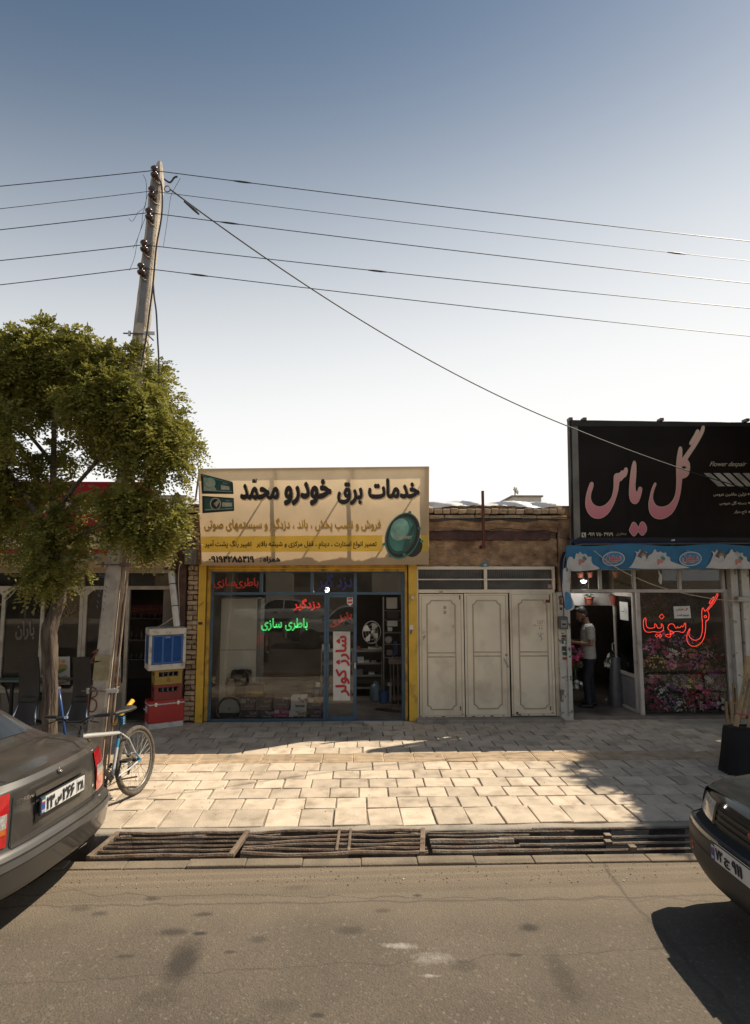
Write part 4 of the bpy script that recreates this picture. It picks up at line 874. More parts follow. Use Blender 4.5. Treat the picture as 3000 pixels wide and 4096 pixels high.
q = MB(); fbox(q, cC, 1402, 1262, 1450, 1326, 10.038, .02); q.build('window', mm('meter_face', (.26, .25, .23), .3, var=.1), em, bev=.006); art(cC, [(1410, 1290), (1442, 1290), (1442, 1306), (1410, 1306)], 10.036, stick_b, em, .003, 'dial')
q = MB(); q.tube([at(*cC(1425, 1232), 10.12), at(*cC(1420, 1100), 10.12), at(*cC(1400, 800), 10.2)], .008, 5); tag(q.build('meter_cable', cab_m, None), 'thin dark cable rising from the electricity meter', 'cable')
# ================================================================ black florist sign
BS = ((0, 10.06, 2.9), (0, -1, -.028))
bs = thing('florist_sign', 'large black sign with pink calligraphy above the flower shop', 'sign', onp(*cD(148, 1128), BS))
vin = cloth('black_vinyl', (.014, .011, .010), .10, var=.25, scale=1.2, spec=.12); vin_b = mm('sign_border', (.020, .017, .015), .7, var=.3, scale=2); sil = mm('border_silver', (.15, .14, .115), .5, var=.5, scale=2.2, stretch=(1, 1, .7))
nB = np.array([0, 1, .028])
def BP(x, y): return onp(*cD(x, y), BS)
xr = 2150
q = MB(); q.grid([[BP(126+(148-126)*k/12+(xr-130)*i/30, 64+(1130-64)*k/12+i*.9*(1-k/12))+nB*.008*math.sin(i*1.3+k) for i in range(31)] for k in range(13)]); q.build('panel', vin, bs, smooth=True)
q = MB(); c4 = [BP(126, 64), BP(xr, 92), BP(xr, 1130), BP(148, 1130)]
for i in range(4): a, c = c4[i], c4[(i+1) % 4]; q.quad(a, c, c+nB*.14, a+nB*.14)
q.build('edge_fold', vin_b, bs)
for a, c in ((0, 1), (1, 2), (2, 3), (3, 0)):
    q = MB(); q.tube([c4[a]+nB*.07, c4[c]+nB*.07], .02, 4); q.build('frame_tube', steel, bs)
for x in (140, 680, 1110, 1560):
    q = MB(); a = BP(x, 80)+nB*.07; c = BP(x+8, 1120)+nB*.07; q.tube([a, c], .018, 4); q.build('frame_tube', steel, bs)
    if x > 200: q = MB(); q.tube([a, (a[0], 10.9, 3.7)], .016, 4); q.build('brace', steel, bs)
D_ = lambda pts, m_, off, n_='print': art(cD, pts, BS, m_, bs, off, n_)
D_([(132, 70), (xr-20, 96), (xr-20, 118), (192, 118), (214, 1060), (xr-20, 1060), (xr-20, 1122), (154, 1122)], vin_b, .010, 'border'); D_([(140, 120), (190, 122), (213, 1050), (160, 1080)], sil, .013, 'border')
pink = mm('pink_print', (.62, .22, .23), .55, var=.25, scale=1.6); _n = pink.node_tree.nodes; _g = _n.new('ShaderNodeNewGeometry'); _s = _n.new('ShaderNodeSeparateXYZ'); pink.node_tree.links.new(_g.outputs['Position'], _s.inputs[0]); _r = _n.new('ShaderNodeMapRange'); pink.node_tree.links.new(_s.outputs[2], _r.inputs[0]); _r.inputs[1].default_value = 3.35; _r.inputs[2].default_value = 4.75   # the print itself runs from rose at the foot to pale peach at the top
_m = _n.new('ShaderNodeMix'); _m.data_type = 'RGBA'; pink.node_tree.links.new(_r.outputs[0], _m.inputs[0]); _m.inputs[6].default_value = (.60, .17, .22, 1); _m.inputs[7].default_value = (.80, .55, .45, 1); pink.node_tree.links.new(_m.outputs[2], _n['Principled BSDF'].inputs['Base Color'])
crmo = mm('cream_outline', (.66, .50, .33), .55, var=.12, scale=4); pinkl = mm('pink_pale', (.66, .33, .28), .55, var=.12, scale=2)
K = {'lam': [(842, 597), (815, 660), (798, 740), (792, 790), (800, 840), (825, 880), (860, 898), (900, 901), (945, 885), (990, 850), (1025, 790), (1045, 730), (1060, 660), (1067, 600), (1070, 556), (1092, 553), (1115, 540), (1130, 515), (1138, 470), (1135, 430), (1120, 406), (1114, 398), (1132, 370), (1180, 300), (1225, 225), (1255, 165), (1264, 125), (1255, 114), (1243, 122), (1235, 150), (1205, 205), (1150, 290), (1100, 360), (1071, 402), (1069, 380), (1072, 330), (1069, 302), (1060, 291), (1050, 299), (1042, 330), (1030, 400), (1027, 480), (1030, 560), (1028, 640), (1020, 700), (1000, 745), (965, 785), (920, 803), (880, 803), (845, 785), (825, 745), (822, 700), (835, 650), (851, 612), (851, 600)],
     'bar': [(1206, 147), (1217, 155), (1212, 175), (1190, 215), (1167, 257), (1157, 272), (1142, 274), (1137, 262), (1150, 238), (1180, 188), (1196, 154)],
     'ya': [(671, 411), (681, 430), (683, 480), (679, 560), (673, 625), (679, 668), (690, 680), (702, 665), (708, 640), (718, 632), (731, 640), (731, 660), (722, 702), (706, 750), (690, 768), (672, 773), (650, 762), (635, 735), (628, 690), (632, 600), (640, 520), (652, 450), (662, 418)],
     'd1': [(663, 931), (680, 938), (706, 985), (698, 1010), (672, 1047), (655, 1040), (628, 1003), (632, 985), (652, 938)], 'd2': [(734, 925), (752, 935), (772, 968), (770, 1005), (745, 1038), (732, 1041), (702, 1005), (706, 985), (718, 945)],
     'sin': [(600, 469), (611, 480), (608, 512), (596, 540), (577, 551), (561, 573), (541, 581), (536, 605), (530, 655), (515, 712), (490, 782), (450, 850), (402, 889), (352, 898), (310, 882), (275, 842), (259, 790), (260, 740), (270, 680), (289, 620), (300, 597), (312, 591), (321, 602), (318, 632), (301, 680), (295, 722), (305, 760), (332, 790), (370, 803), (410, 796), (450, 766), (480, 722), (494, 672), (500, 620), (499, 560), (503, 532), (516, 520), (540, 518), (555, 509), (562, 494), (576, 500), (586, 489), (590, 474)]}
def offset_poly(pts, d):
    P_ = [np.array(p, float) for p in pts]; n = len(P_); ar = sum(P_[i][0]*P_[(i+1) % n][1]-P_[(i+1) % n][0]*P_[i][1] for i in range(n)); s = 1 if ar > 0 else -1; out = []
    for i in range(n):
        t = P_[(i+1) % n]-P_[i-1]; t /= (np.linalg.norm(t)+1e-9); out.append(tuple(P_[i]+s*d*np.array([t[1], -t[0]])))
    return out
for k, pts in K.items():
    sp = smooth_poly(pts, 1); D_(offset_poly(sp, 5.0), crmo, .011, 'letter_outline'); D_(offset_poly(sp, .5), pink, .014, 'letter')
D_(ellipse(1088, 467, 18, 12, 16), vin_b, .017, 'letter_eye'); D_(ellipse(1088, 467, 20, 14, 16), crmo, .0155, 'letter_eye')
txw = mm('sign_cream_text', (.58, .50, .36), .6, var=.1); txd = mm('sign_dim_text', (.26, .21, .15), .6, var=.1); silv = mm('silver_stripe', (.44, .42, .36), .5, var=.35, scale=5)
Dt = lambda s, box, m_=txw, **k: text(s, cD, box, BS, m_, bs, .014, **k)
Dt('Flower despair', (1305, 418, 1617, 468), bold=.004, shear=.45, rtl=False); Dt('تزئین ماشین عروس', (1338, 678, 1617, 712), bold=.02); Dt('دسته گل عروس', (1390, 752, 1617, 786), bold=.02); Dt('تاج مزار', (1512, 828, 1620, 862), bold=.02)
for x, y in ((1636, 692), (1640, 767), (1644, 843)): D_(ellipse(x, y, 8, 8, 12), txw, .014, 'bullet')
for i in range(6): D_([(1255+i*82, 514), (1312+i*82, 514), (1438+i*79, 626), (1378+i*80, 626)], silv, .014, 'stripe')
Dt('۰۹۱۹ ۷۵۰ ۴۹۷۹', (275, 1016, 488, 1048), bold=.03, raw=True); Dt('جعفری', (512, 1014, 604, 1046), txd, bold=.01)
D_([(223, 1018), (260, 1018), (260, 1057), (223, 1057)], txw, .014, 'phone_icon'); D_([(234, 1026), (242, 1024), (244, 1034), (240, 1038), (246, 1044), (251, 1042), (254, 1050), (246, 1053), (236, 1046), (232, 1034)], vin_b, .016, 'phone_icon')
for x in (130, 248, 900, 1625):
    q = MB(); p = BP(x, 58+x*.006); q.box(p[0]-.03, p[0]+.03, p[1]-.04, p[1]+.1, p[2]-.02, p[2]+.03); q.build('clamp', steel, bs, bev=.005)
for x, y in ((203, 1108), (990, 1120)): q = MB(); p = BP(x, y); q.box(p[0]-.02, p[0]+.02, p[1]-.03, p[1]+.08, p[2]-.06, p[2]+.04); q.build('clamp', rust, bs, bev=.004)
D_([(968, 1098), (985, 1078), (1010, 1072), (1014, 1104), (1000, 1088), (988, 1104)], stick, .016, 'torn_paper')

# ================================================================ flower shop building and frame
fl = thing('flower_shop', 'florist building on the right with dark interior and white framed glass front', 'building', (5.2, YF, 0))
XFR = 8.6
def bx2(nm, mat, *a, **k): q = MB(); q.box(*a); return q.build(nm, mat, fl, **k)
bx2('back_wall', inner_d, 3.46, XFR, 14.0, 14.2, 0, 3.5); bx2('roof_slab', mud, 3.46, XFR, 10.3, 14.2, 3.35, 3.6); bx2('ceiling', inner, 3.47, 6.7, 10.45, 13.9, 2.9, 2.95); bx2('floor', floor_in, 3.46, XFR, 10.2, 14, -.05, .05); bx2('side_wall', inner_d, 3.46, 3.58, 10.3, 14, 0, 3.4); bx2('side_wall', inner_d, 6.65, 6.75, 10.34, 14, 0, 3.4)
bx2('front_wall', mud, 3.46, XFR, 10.24, 10.42, 2.62, 3.36); bx2('right_wall', mm('pale_render', (.34, .31, .27), .9, var=.15, bump=.3), 6.85, XFR, 10.3, 10.5, 0, 2.6)
fw = mm('florist_white', (.46, .41, .36), .6, var=.1, scale=4, dirt=(.26, .21, .17), dscale=5, dlo=.54, dhi=.76)
ff = thing('florist_shopfront', 'white framed glass front and open glass door of the flower shop', 'shopfront', (4.9, 10.3, 0))
xe = lambda x, y: at(*cE(x, y), 10.3)[0]
ze = lambda y, x=900: at(*cE(x, y), 10.3)[2]
def fbar(x0, x1, z0, z1, Y=10.30, d=.06, nm='frame_bar', mat=fw, par=ff): q = MB(); q.box(x0, x1, Y, Y+d, z0, z1); return q.build(nm, mat, par, bev=.004)
XD0, XD1, XW1 = xe(158, 1000), xe(733, 1000), xe(1480, 1000); ZT, ZM, ZB = ze(150), ze(347), ze(1420)
fbar(XD0-.04, XW1+.05, ZM-.028, ZM+.028, 10.298, .07); fbar(XD0-.04, XW1+.05, ze(160)-.02, ze(160)+.06); fbar(XD0-.04, XW1+.03, 0.0, ze(1404), 10.26, .10, 'sill', mm('sill_white', (.52, .49, .42), .7, var=.15, dirt=(.25, .2, .15), dscale=6))
fbar(XD1-.035, XD1+.028, ze(1404), ZM-.028, 10.296, .07)
for x in (385, 674, 1060, 1428): X = xe(x, 250); fbar(X-.028, X+.024, ZM+.028, ze(160)-.02, 10.297)
fbar(XW1-.03, XW1+.05, .0, ZM-.028, 10.296, .07)
for a, c in ((XD0, xe(370, 250)), (xe(400, 250), xe(660, 250)), (xe(690, 250), xe(1040, 250)), (xe(1080, 250), xe(1405, 250))): fbar(a, c, ZM+.02, ze(160)-.01, 10.33, .005, 'pane', gl2)
fbar(XD1+.02, XW1-.02, ze(1404), ZM-.02, 10.33, .006, 'pane', gl_d)
# inner lip of the transom panes
# open door leaf, hinged at the middle post and swung inwards
dl = MB(); H0, H1 = ze(1395), ZM-.035; W = .80; ang = R(91); ux = Vector((math.cos(ang), math.sin(ang), 0)); uy = Vector((-ux.y, ux.x, 0)); hp = Vector((XD1-.05, 10.37, 0))
Ml = Matrix(((ux.x, uy.x, 0, hp.x), (ux.y, uy.y, 0, hp.y), (0, 0, 1, 0), (0, 0, 0, 1)))
hm = H0+(H1-H0)*.30
for a in ((0, .06, H0, H1), (W-.06, W, H0, H1)): dl.box(a[0], a[1], -.02, .02, a[2], a[3], Ml)
for a in ((H0, H0+.05), (hm-.03, hm+.03), (H1-.07, H1)): dl.box(.06, W-.06, -.018, .018, a[0], a[1], Ml)
dlo = dl.build('door', fw, ff, bev=.003)
q = MB(); q.box(.06, W-.06, -.003, .003, hm+.03, H1-.07, Ml); q.build('door_pane', gl_d, dlo); q = MB(); q.box(.06, W-.06, -.004, .004, H0+.05, hm-.03, Ml); q.build('door_kick_panel', mm('kick_grey', (.20, .19, .19), .6, var=.1), dlo)
q = MB(); q.tube([Ml @ Vector((W-.03, .03, 1.0)), Ml @ Vector((W-.03, .07, 1.02)), Ml @ Vector((W-.03, .07, 1.14)), Ml @ Vector((W-.03, .03, 1.16))], .008, 6); q.build('door_handle', mt['dull_chrome'], dlo)
q = MB(); q.box(.2, .52, .012, .016, 1.60, 1.92, Ml); ds = tag(q.build('door_notice', stick, None), 'small white notice on the open florist door', 'notice'); 
v_, f_ = text_geo('باز است', .02); mn, mx = v_.min(0), v_.max(0); q = MB(); q.add([Ml @ Vector((.49-(p[0]-mn[0])/(mx[0]-mn[0])*.26, .018, 1.72+(p[1]-mn[1])/(mx[1]-mn[1])*.09)) for p in v_], f_); q.build('lettering', navy, ds)
# white posts and pale pillar right of the window
rpil = thing('pale_post', 'peeling pale post at the right end of the florist window', 'post', (xe(1540, 1200), 10.25, 0)); q = MB(); q.box(xe(1500, 900), xe(1560, 900), 10.2, 10.34, 0, 2.7); q.build('shaft', wp_m, rpil, bev=.006)
rp2 = thing('pale_post', 'second peeling post further right beside the stacked laths', 'post', (xe(1600, 1200), 10.2, 0)); q = MB(); q.box(xe(1575, 900), xe(1640, 900), 10.15, 10.34, 0, 2.7); q.build('shaft', wp_m, rp2, bev=.006)
q = MB(); fbox(q, cE, 1555, 395, 1660, 440, 10.0, .12); tag(q.build('shutter_bracket', mm('bracket_grey', (.36, .35, .32), .6, .3, var=.15), None, bev=.01), 'grey metal bracket holding the rope beside the florist window', 'bracket')
# notice in the window
wn = thing('window_notice', 'white notice with red and blue words in the florist window', 'notice', at(*cE(1078, 580), 10.325))
art(cE, [(1003, 478), (1142, 474), (1152, 576), (1010, 580)], 10.326, stick, wn, .002, 'sheet'); text('گل طبیعی', cE, (1026, 490, 1124, 514), 10.326, red_l, wn, .005, bold=.02); text('موجود است', cE, (1030, 540, 1132, 564), 10.326, navy, wn, .005, bold=.02)
# neon outline lettering
nm_ = glow('florist_neon', (1.0, .055, .035), .95); nw = thing('neon_sign', 'red neon outline lettering glowing across the florist window', 'neon sign', at(*cE(1100, 815), 10.37))
NE = {'gol': [(1140, 665), (1122, 700), (1115, 745), (1125, 790), (1155, 814), (1190, 817), (1225, 800), (1255, 765), (1272, 710), (1277, 640), (1278, 600), (1298, 592), (1306, 565), (1304, 535), (1292, 518), (1300, 505), (1340, 460), (1365, 420), (1380, 385), (1380, 370), (1370, 370), (1362, 395), (1335, 445), (1290, 500), (1270, 525), (1262, 500), (1252, 487), (1245, 505), (1243, 550), (1248, 600), (1250, 660), (1245, 710), (1230, 748), (1200, 766), (1170, 762), (1145, 745), (1132, 715), (1138, 690), (1146, 668)], 'eye': ellipse(1274, 564, 11, 9, 14),
      'bar': [(1345, 395), (1348, 402), (1325, 445), (1308, 458), (1305, 450), (1330, 405)],
      'so': [(955, 660), (960, 640), (975, 625), (1000, 625), (1015, 645), (1020, 662), (1035, 662), (1038, 645), (1048, 660), (1062, 658), (1070, 640), (1082, 655), (1092, 640), (1098, 618), (1108, 620), (1108, 660), (1098, 690), (1078, 700), (1050, 690), (1020, 690), (1000, 700), (985, 692), (970, 690), (985, 720), (972, 742), (950, 735), (932, 722), (955, 715), (985, 712), (1010, 706), (1000, 690), (965, 680)],
      'nia': [(762, 572), (748, 600), (750, 660), (765, 692), (800, 698), (840, 690), (870, 698), (905, 692), (922, 670), (915, 640), (905, 622), (898, 630), (904, 655), (890, 662), (868, 662), (862, 640), (850, 622), (842, 630), (848, 655), (830, 662), (790, 662), (775, 650), (770, 610), (772, 580)],
      'dot': [(905, 542), (925, 565), (902, 585), (882, 565)], 'd1': [(862, 710), (876, 725), (862, 740), (848, 725)], 'd2': [(892, 712), (906, 727), (892, 742), (878, 727)]}
for k, pts in NE.items():
    q = MB(); q.tube([at(*cE(*p), 10.37) for p in (smooth_poly(pts, 1) if k not in ('dot', 'd1', 'd2') else pts)], .0034, 5, closed=True); q.build('neon_tube', nm_, nw)

# ================================================================ blue and white dairy awning
aw = thing('awning', 'torn blue and white awning strip with red oval logos over the florist', 'awning', at(*cE(200, 170), 9.8))
awb = cloth('awning_blue', (.045, .19, .34), .2, var=.12, scale=4, dirt=(.04, .13, .22)); aww = mm('awning_white', (.50, .48, .45), .7, var=.12, scale=5, dirt=(.33, .30, .27), dscale=5, dlo=.5, dhi=.72); awn = mm('awning_navy', (.02, .024, .06), .7, var=.2)
YA = 9.8; XA1 = 2150
q = MB(); rows = []
for k in range(9):
    f = k/8; rows.append([at(*cE(95+(XA1-95)*i/60, (-42+8*math.sin(i*.3))*(1-f)+f*(168+(14 if i < 4 else 0)-i*.25)), YA)+np.array([0, .02*math.sin(i*.8+k*.4)*f-(.0 if f else 0), 0]) for i in range(61)])
q.grid(rows); q.build('valance', awb, aw, smooth=True)
E_ = lambda pts, m_, off, n_='print', Y=YA-.022: art(cE, pts, Y, m_, aw, off, n_)
def splash(x, w, hgt=1.0):
    base = [(x-w*.55, 160), (x-w*.45, 120), (x-w*.40, 75), (x-w*.36, 30), (x-w*.42, 5), (x-w*.33, 22), (x-w*.30, -12), (x-w*.26, 25), (x-w*.18, 8), (x-w*.12, 45), (x-w*.05, 30), (x, -15), (x+w*.05, 25), (x+w*.12, 8), (x+w*.16, 28), (x+w*.24, 20), (x+w*.22, 50), (x+w*.32, 62), (x+w*.30, 92), (x+w*.42, 112), (x+w*.60, 135), (x+w*.75, 158)]
    E_(smooth_poly(base, 1), aww, .002)
splash(845, 420); splash(1495, 420); E_(smooth_poly([(98, 168), (104, 70), (140, 50), (165, 90), (178, 22), (195, 35), (215, 8), (228, 40), (262, 28), (275, 60), (312, 52), (306, 90), (320, 122), (360, 140), (385, 160), (300, 172), (180, 182)], 1), aww, .002); splash(2150, 420)
chs = mm('choc_print', (.10, .075, .06), .6, var=.2); chl = mm('choc_light', (.25, .20, .16), .6, var=.2)
for x in (750, 1408): E_([(x-55, 52), (x-20, -2), (x+48, 38), (x+20, 92)], chs, .004); E_([(x-25, 50), (x-8, 22), (x+25, 40), (x+8, 70)], chl, .006); E_(smooth_poly([(x-22, 92), (x-15, 50), (x+18, 48), (x+25, 92)], 1), aww, .007)
lr = mm('logo_red', (.52, .10, .07), .6, var=.05); bl2 = mm('logo_blue', (.05, .20, .36), .6, var=.06); lg = mm('leaf_green', (.05, .16, .14), .6, var=.1); sr = mm('berry_red', (.42, .17, .13), .6, var=.2)
for x in (495, 1147, 1800):
    E_(ellipse(x, 75, 96, 62, 36, tilt=-4), aww, .004); E_(ellipse(x, 75, 87, 53, 36, tilt=-4), bl2, .006); E_(smooth_poly([(x-28, 18), (x-42, 8), (x-30, -6), (x-22, 2), (x-10, -8), (x-4, 10)], 1), bl2, .005)
    text('میهن', cE, (x-70, 38, x+66, 112), YA-.022, aww, aw, .009, bold=.06); text('میهن', cE, (x-64, 43, x+60, 107), YA-.022, lr, aw, .011, bold=.035)
for x in (235, 900, 1560):
    E_([(x-10, 50), (x+5, 62), (x+8, 40), (x+18, 58), (x+34, 66), (x+28, 88), (x+14, 92), (x, 76)], lg, .005)
    for k in range(7): E_(ellipse(x-26+k % 3*16, 86+k//3*15, 10, 10, 10), sr, .0065+.0003*k)
# hanging left flap
q = MB(); fp = [[(62, 150), (108, 148), (140, 160)], [(70, 240), (104, 250), (128, 262)], [(56, 330), (92, 345), (125, 352)], [(75, 400), (110, 400), (146, 410)], [(80, 470), (118, 462), (165, 470)], [(82, 512), (120, 520), (170, 498)]]
q.grid([[at(*cE(*p), 9.78+.05*math.sin(i*2+k)) for i, p in enumerate(r_)] for k, r_ in enumerate(fp)]); q.build('flap', aww, aw, smooth=True, sub=2)
q = MB(); fp = [[(82, 352), (108, 352), (124, 370)], [(84, 400), (112, 404), (140, 420)], [(84, 450), (118, 452), (152, 470)], [(84, 508), (112, 510), (150, 488)]]
q.grid([[at(*cE(*p), 9.735+.05*math.sin(i*2+k+2)) for i, p in enumerate(r_)] for k, r_ in enumerate(fp)]); q.build('flap_print', bl2, aw, smooth=True, sub=2)
q = MB(); fp = [[(66, 20), (110, 10)], [(40, 90), (92, 110)], [(38, 200), (78, 200)], [(52, 320), (72, 330)], [(66, 420), (82, 430)], [(72, 485), (84, 490)]]; q.grid([[at(*cE(*p), 9.9+.06*(i)) for i, p in enumerate(r_)] for r_ in fp]); q.build('side_panel', awn, aw, smooth=True)
# frame pipe and roof of the awning
q = MB(); p0 = at(*cE(66, 250), 9.86); arc = [at(*cE(x, y), 9.83) for x, y in smooth_poly([(72, 300), (70, 150), (78, 70), (100, 15), (150, -35), (230, -48)], 2, False)]; arc.append(at(*cE(2100, -60), 9.83)); q.tube(arc, .014, 6); q.build('frame_pipe', steel, aw)
a0 = at(*cE(200, -48), 9.83); q = MB(); q.quad((3.6, 9.83, a0[2]), (8.5, 9.83, a0[2]), (8.5, 10.3, a0[2]+.16), (3.6, 10.3, a0[2]+.16)); q.build('roof', awn, aw)
# rope slung across the florist front
rope_m = mm('rope', (.45, .38, .26), .8, var=.2, scale=40)
q = MB(); rp_ = smooth_poly([(330, 5), (430, 88), (520, 150), (620, 205), (700, 240), (840, 300), (1000, 345), (1160, 382), (1300, 408), (1420, 424), (1560, 430)], 2, False); q.tube([at(*cE(*p), 9.72+.2*(p[0]-330)/1200) for p in rp_], .007, 5); tag(q.build('rope', rope_m, None), 'pale twisted rope slung diagonally across the flower shop front', 'rope')
q = MB(); q.tube([at(*cE(*p), 9.9) for p in ((878, 165), (880, 190), (895, 215), (890, 260), (898, 290))], [.005, .01, .025, .03, .01], 7); tag(q.build('hanging_bag', mm('thin_plastic', (.5, .46, .38), .5, var=.2), None), 'small knotted plastic bag hanging from the awning over the florist', 'bag')
bulb('florist_bulb', 'bright white half round bulb hanging in the florist doorway', at(*cE(242, 258), 10.9), .058, (1, .99, .95), 6, 'half')
# white pelmet and hanging pots inside
q = MB(); fbox(q, cE, 118, 366, 655, 470, 11.3, .05); tag(q.build('inner_pelmet', mm('pelmet_white', (.33, .31, .29), .8, var=.1), None), 'pale pelmet board behind the man in the florist shop', 'board')
terra = mm('terracotta', (.22, .055, .03), .8, var=.15); leaf_d = mm('dark_leaf', (.02, .045, .02), .5, var=.3, scale=9)
def pot(label, cr, cx, cy, w, h, Y, plant=True):
    c = at(*cr(cx, cy+h), Y); r = at(*cr(cx+w/2, cy), Y)[0]-at(*cr(cx, cy), Y)[0]; hh = at(*cr(cx, cy), Y)[2]-c[2]
    t = thing('hanging_pot', label, 'pot', c, 'pots hanging in the florist'); q = MB(); q.lathe([(r*.62, 0), (r*.9, hh*.8), (r, hh*.8), (r, hh), (r*.88, hh), (r*.8, hh*.9), (0, hh*.9)], c, 16); q.build('pot', terra, t, smooth=True, auto=40)
    q = MB()
    for k in range(9):
        a = k*2.4; d = Vector((math.cos(a), math.sin(a), 0)); s = Vector((-d.y, d.x, 0)); b0 = Vector(c)+Vector((0, 0, hh*.92)); L_ = r*rng.uniform(1.0, 1.6); up = Vector((0, 0, rng.uniform(.0, .6)*L_))
        m1 = b0+d*L_*.5+up; e = b0+d*L_+up*.4; q.add([b0, m1+s*r*.35, e, m1-s*r*.35], [(0, 1, 2, 3)])
    q.build('leaves', leaf_d, t)
    q = MB(); q.tube([Vector(c)+Vector((0, 0, hh)), Vector(c)+Vector((0, 0, hh+.5))], .003, 4); q.build('hanger', steel, t)
for i, (x, y, w, h) in enumerate(((215, 190, 60, 46), (300, 190, 52, 44), (520, 185, 60, 50), (290, 400, 78, 64), (498, 385, 70, 78))): pot('terracotta pot hanging %s' % ('behind the first transom pane by the white pillar', 'behind the first transom pane, nearer the post', 'behind the second transom pane', 'on the pelmet above the man', 'on the pelmet beside the open florist door')[i], cE, x, y, w, h, 11.1)

# ---------------------------------------------------------------- bunches of flowers behind the window
def flower_mesh(kind, seed, R_=.145):
    r_ = np.random.default_rng(seed); pet = MB(); lv = MB(); n = {'lily': 11, 'rose': 15, 'spray': 44}[kind]
    for i in range(n):
        th = r_.uniform(0, 2*math.pi); ph = math.acos(r_.uniform(-.45, 1)); rr = R_*r_.uniform(.65, 1.0)
        d = Vector((math.sin(ph)*math.cos(th), math.sin(ph)*math.sin(th)-.35, math.cos(ph))).normalized(); c = Vector((d.x*rr, d.y*rr*.8, d.z*rr)); u = d.orthogonal().normalized(); w = d.cross(u)
        if kind == 'lily': L_, np2, ww = R_*.42, 6, .30
        elif kind == 'rose': L_, np2, ww = R_*.26, 6, .75
        else: L_, np2, ww = R_*.13, 5, .7
        for ring in range(2 if kind == 'rose' else 1):
            for k in range(np2):
                a = 2*math.pi*k/np2+ring*.5; e = u*math.cos(a)+w*math.sin(a); s = d.cross(e); l2 = L_*(1-.35*ring); cup = (.2, .9)[ring] if kind == 'rose' else .45
                m = c+e*l2*.55+d*l2*cup*.6; tip = c+e*l2+d*l2*(cup*.7 if kind != 'lily' else .25); pet.add([c, m+s*l2*ww*.6, tip, m-s*l2*ww*.6], [(0, 1, 2, 3)])
    for i in range(44):
        th = r_.uniform(0, 2*math.pi); ph = math.acos(r_.uniform(-.9, .9)); d = Vector((math.sin(ph)*math.cos(th), math.sin(ph)*math.sin(th)*.8, math.cos(ph))); s = d.orthogonal().normalized(); a = d*R_*.35; e = d*R_*r_.uniform(.85, 1.15); m = (a+e)/2
        lv.add([a, m+s*R_*.11, e, m-s*R_*.11], [(0, 1, 2, 3)])
    for k in range(5): lv.tube([(0, .02*k-.04, 0), (.012*(k-2), 0, -R_*1.9)], .004, 4)
    return pet, lv
fcol = {'pink': (0.71, 0.20, 0.33), 'white': (0.78, 0.76, 0.71), 'magenta': (0.51, 0.06, 0.20), 'red': (0.51, 0.05, 0.06), 'cream': (0.80, 0.76, 0.34), 'lilac': (0.43, 0.25, 0.51), 'peach': (0.78, 0.34, 0.24), 'mauve': (0.56, 0.22, 0.43), 'yellow': (0.80, 0.61, 0.14), 'blush': (0.80, 0.47, 0.47)}
fmat = {k: mm('petal_'+k, c, .7, var=.35, scale=22) for k, c in fcol.items()}; fleaf = mm('bouquet_leaf', (.05, .095, .035), .6, var=.4, scale=15)
fmesh = {}
def bunch(px, py, Y, kind, col, size, cr=cE, where=''):
    key = (kind, col, random.randrange(2))
    if key not in fmesh:
        p_, l_ = flower_mesh(kind, len(fmesh)+3); fmesh[key] = (p_.mesh('blossoms', fmat[col]), l_.mesh('leaves', fleaf))
    c = at(*cr(px, py), Y); t = thing('flower_bunch', '%s %s bunch %s' % (col, {'lily': 'lily', 'rose': 'rose', 'spray': 'small blossom'}[kind], where), 'flowers', (0, 0, 0), 'flower bunches in the florist shop')
    t.location = Vector([float(v) for v in c]); WO[t.name] = Vector(t.location); t.scale = (size,)*3; t.rotation_euler = (0, 0, rng.uniform(-.5, .5))
    for nm2, me in zip(('blossoms', 'leaves'), fmesh[key]): o = bpy.data.objects.new(nm2, me); COL.objects.link(o); o.parent = t
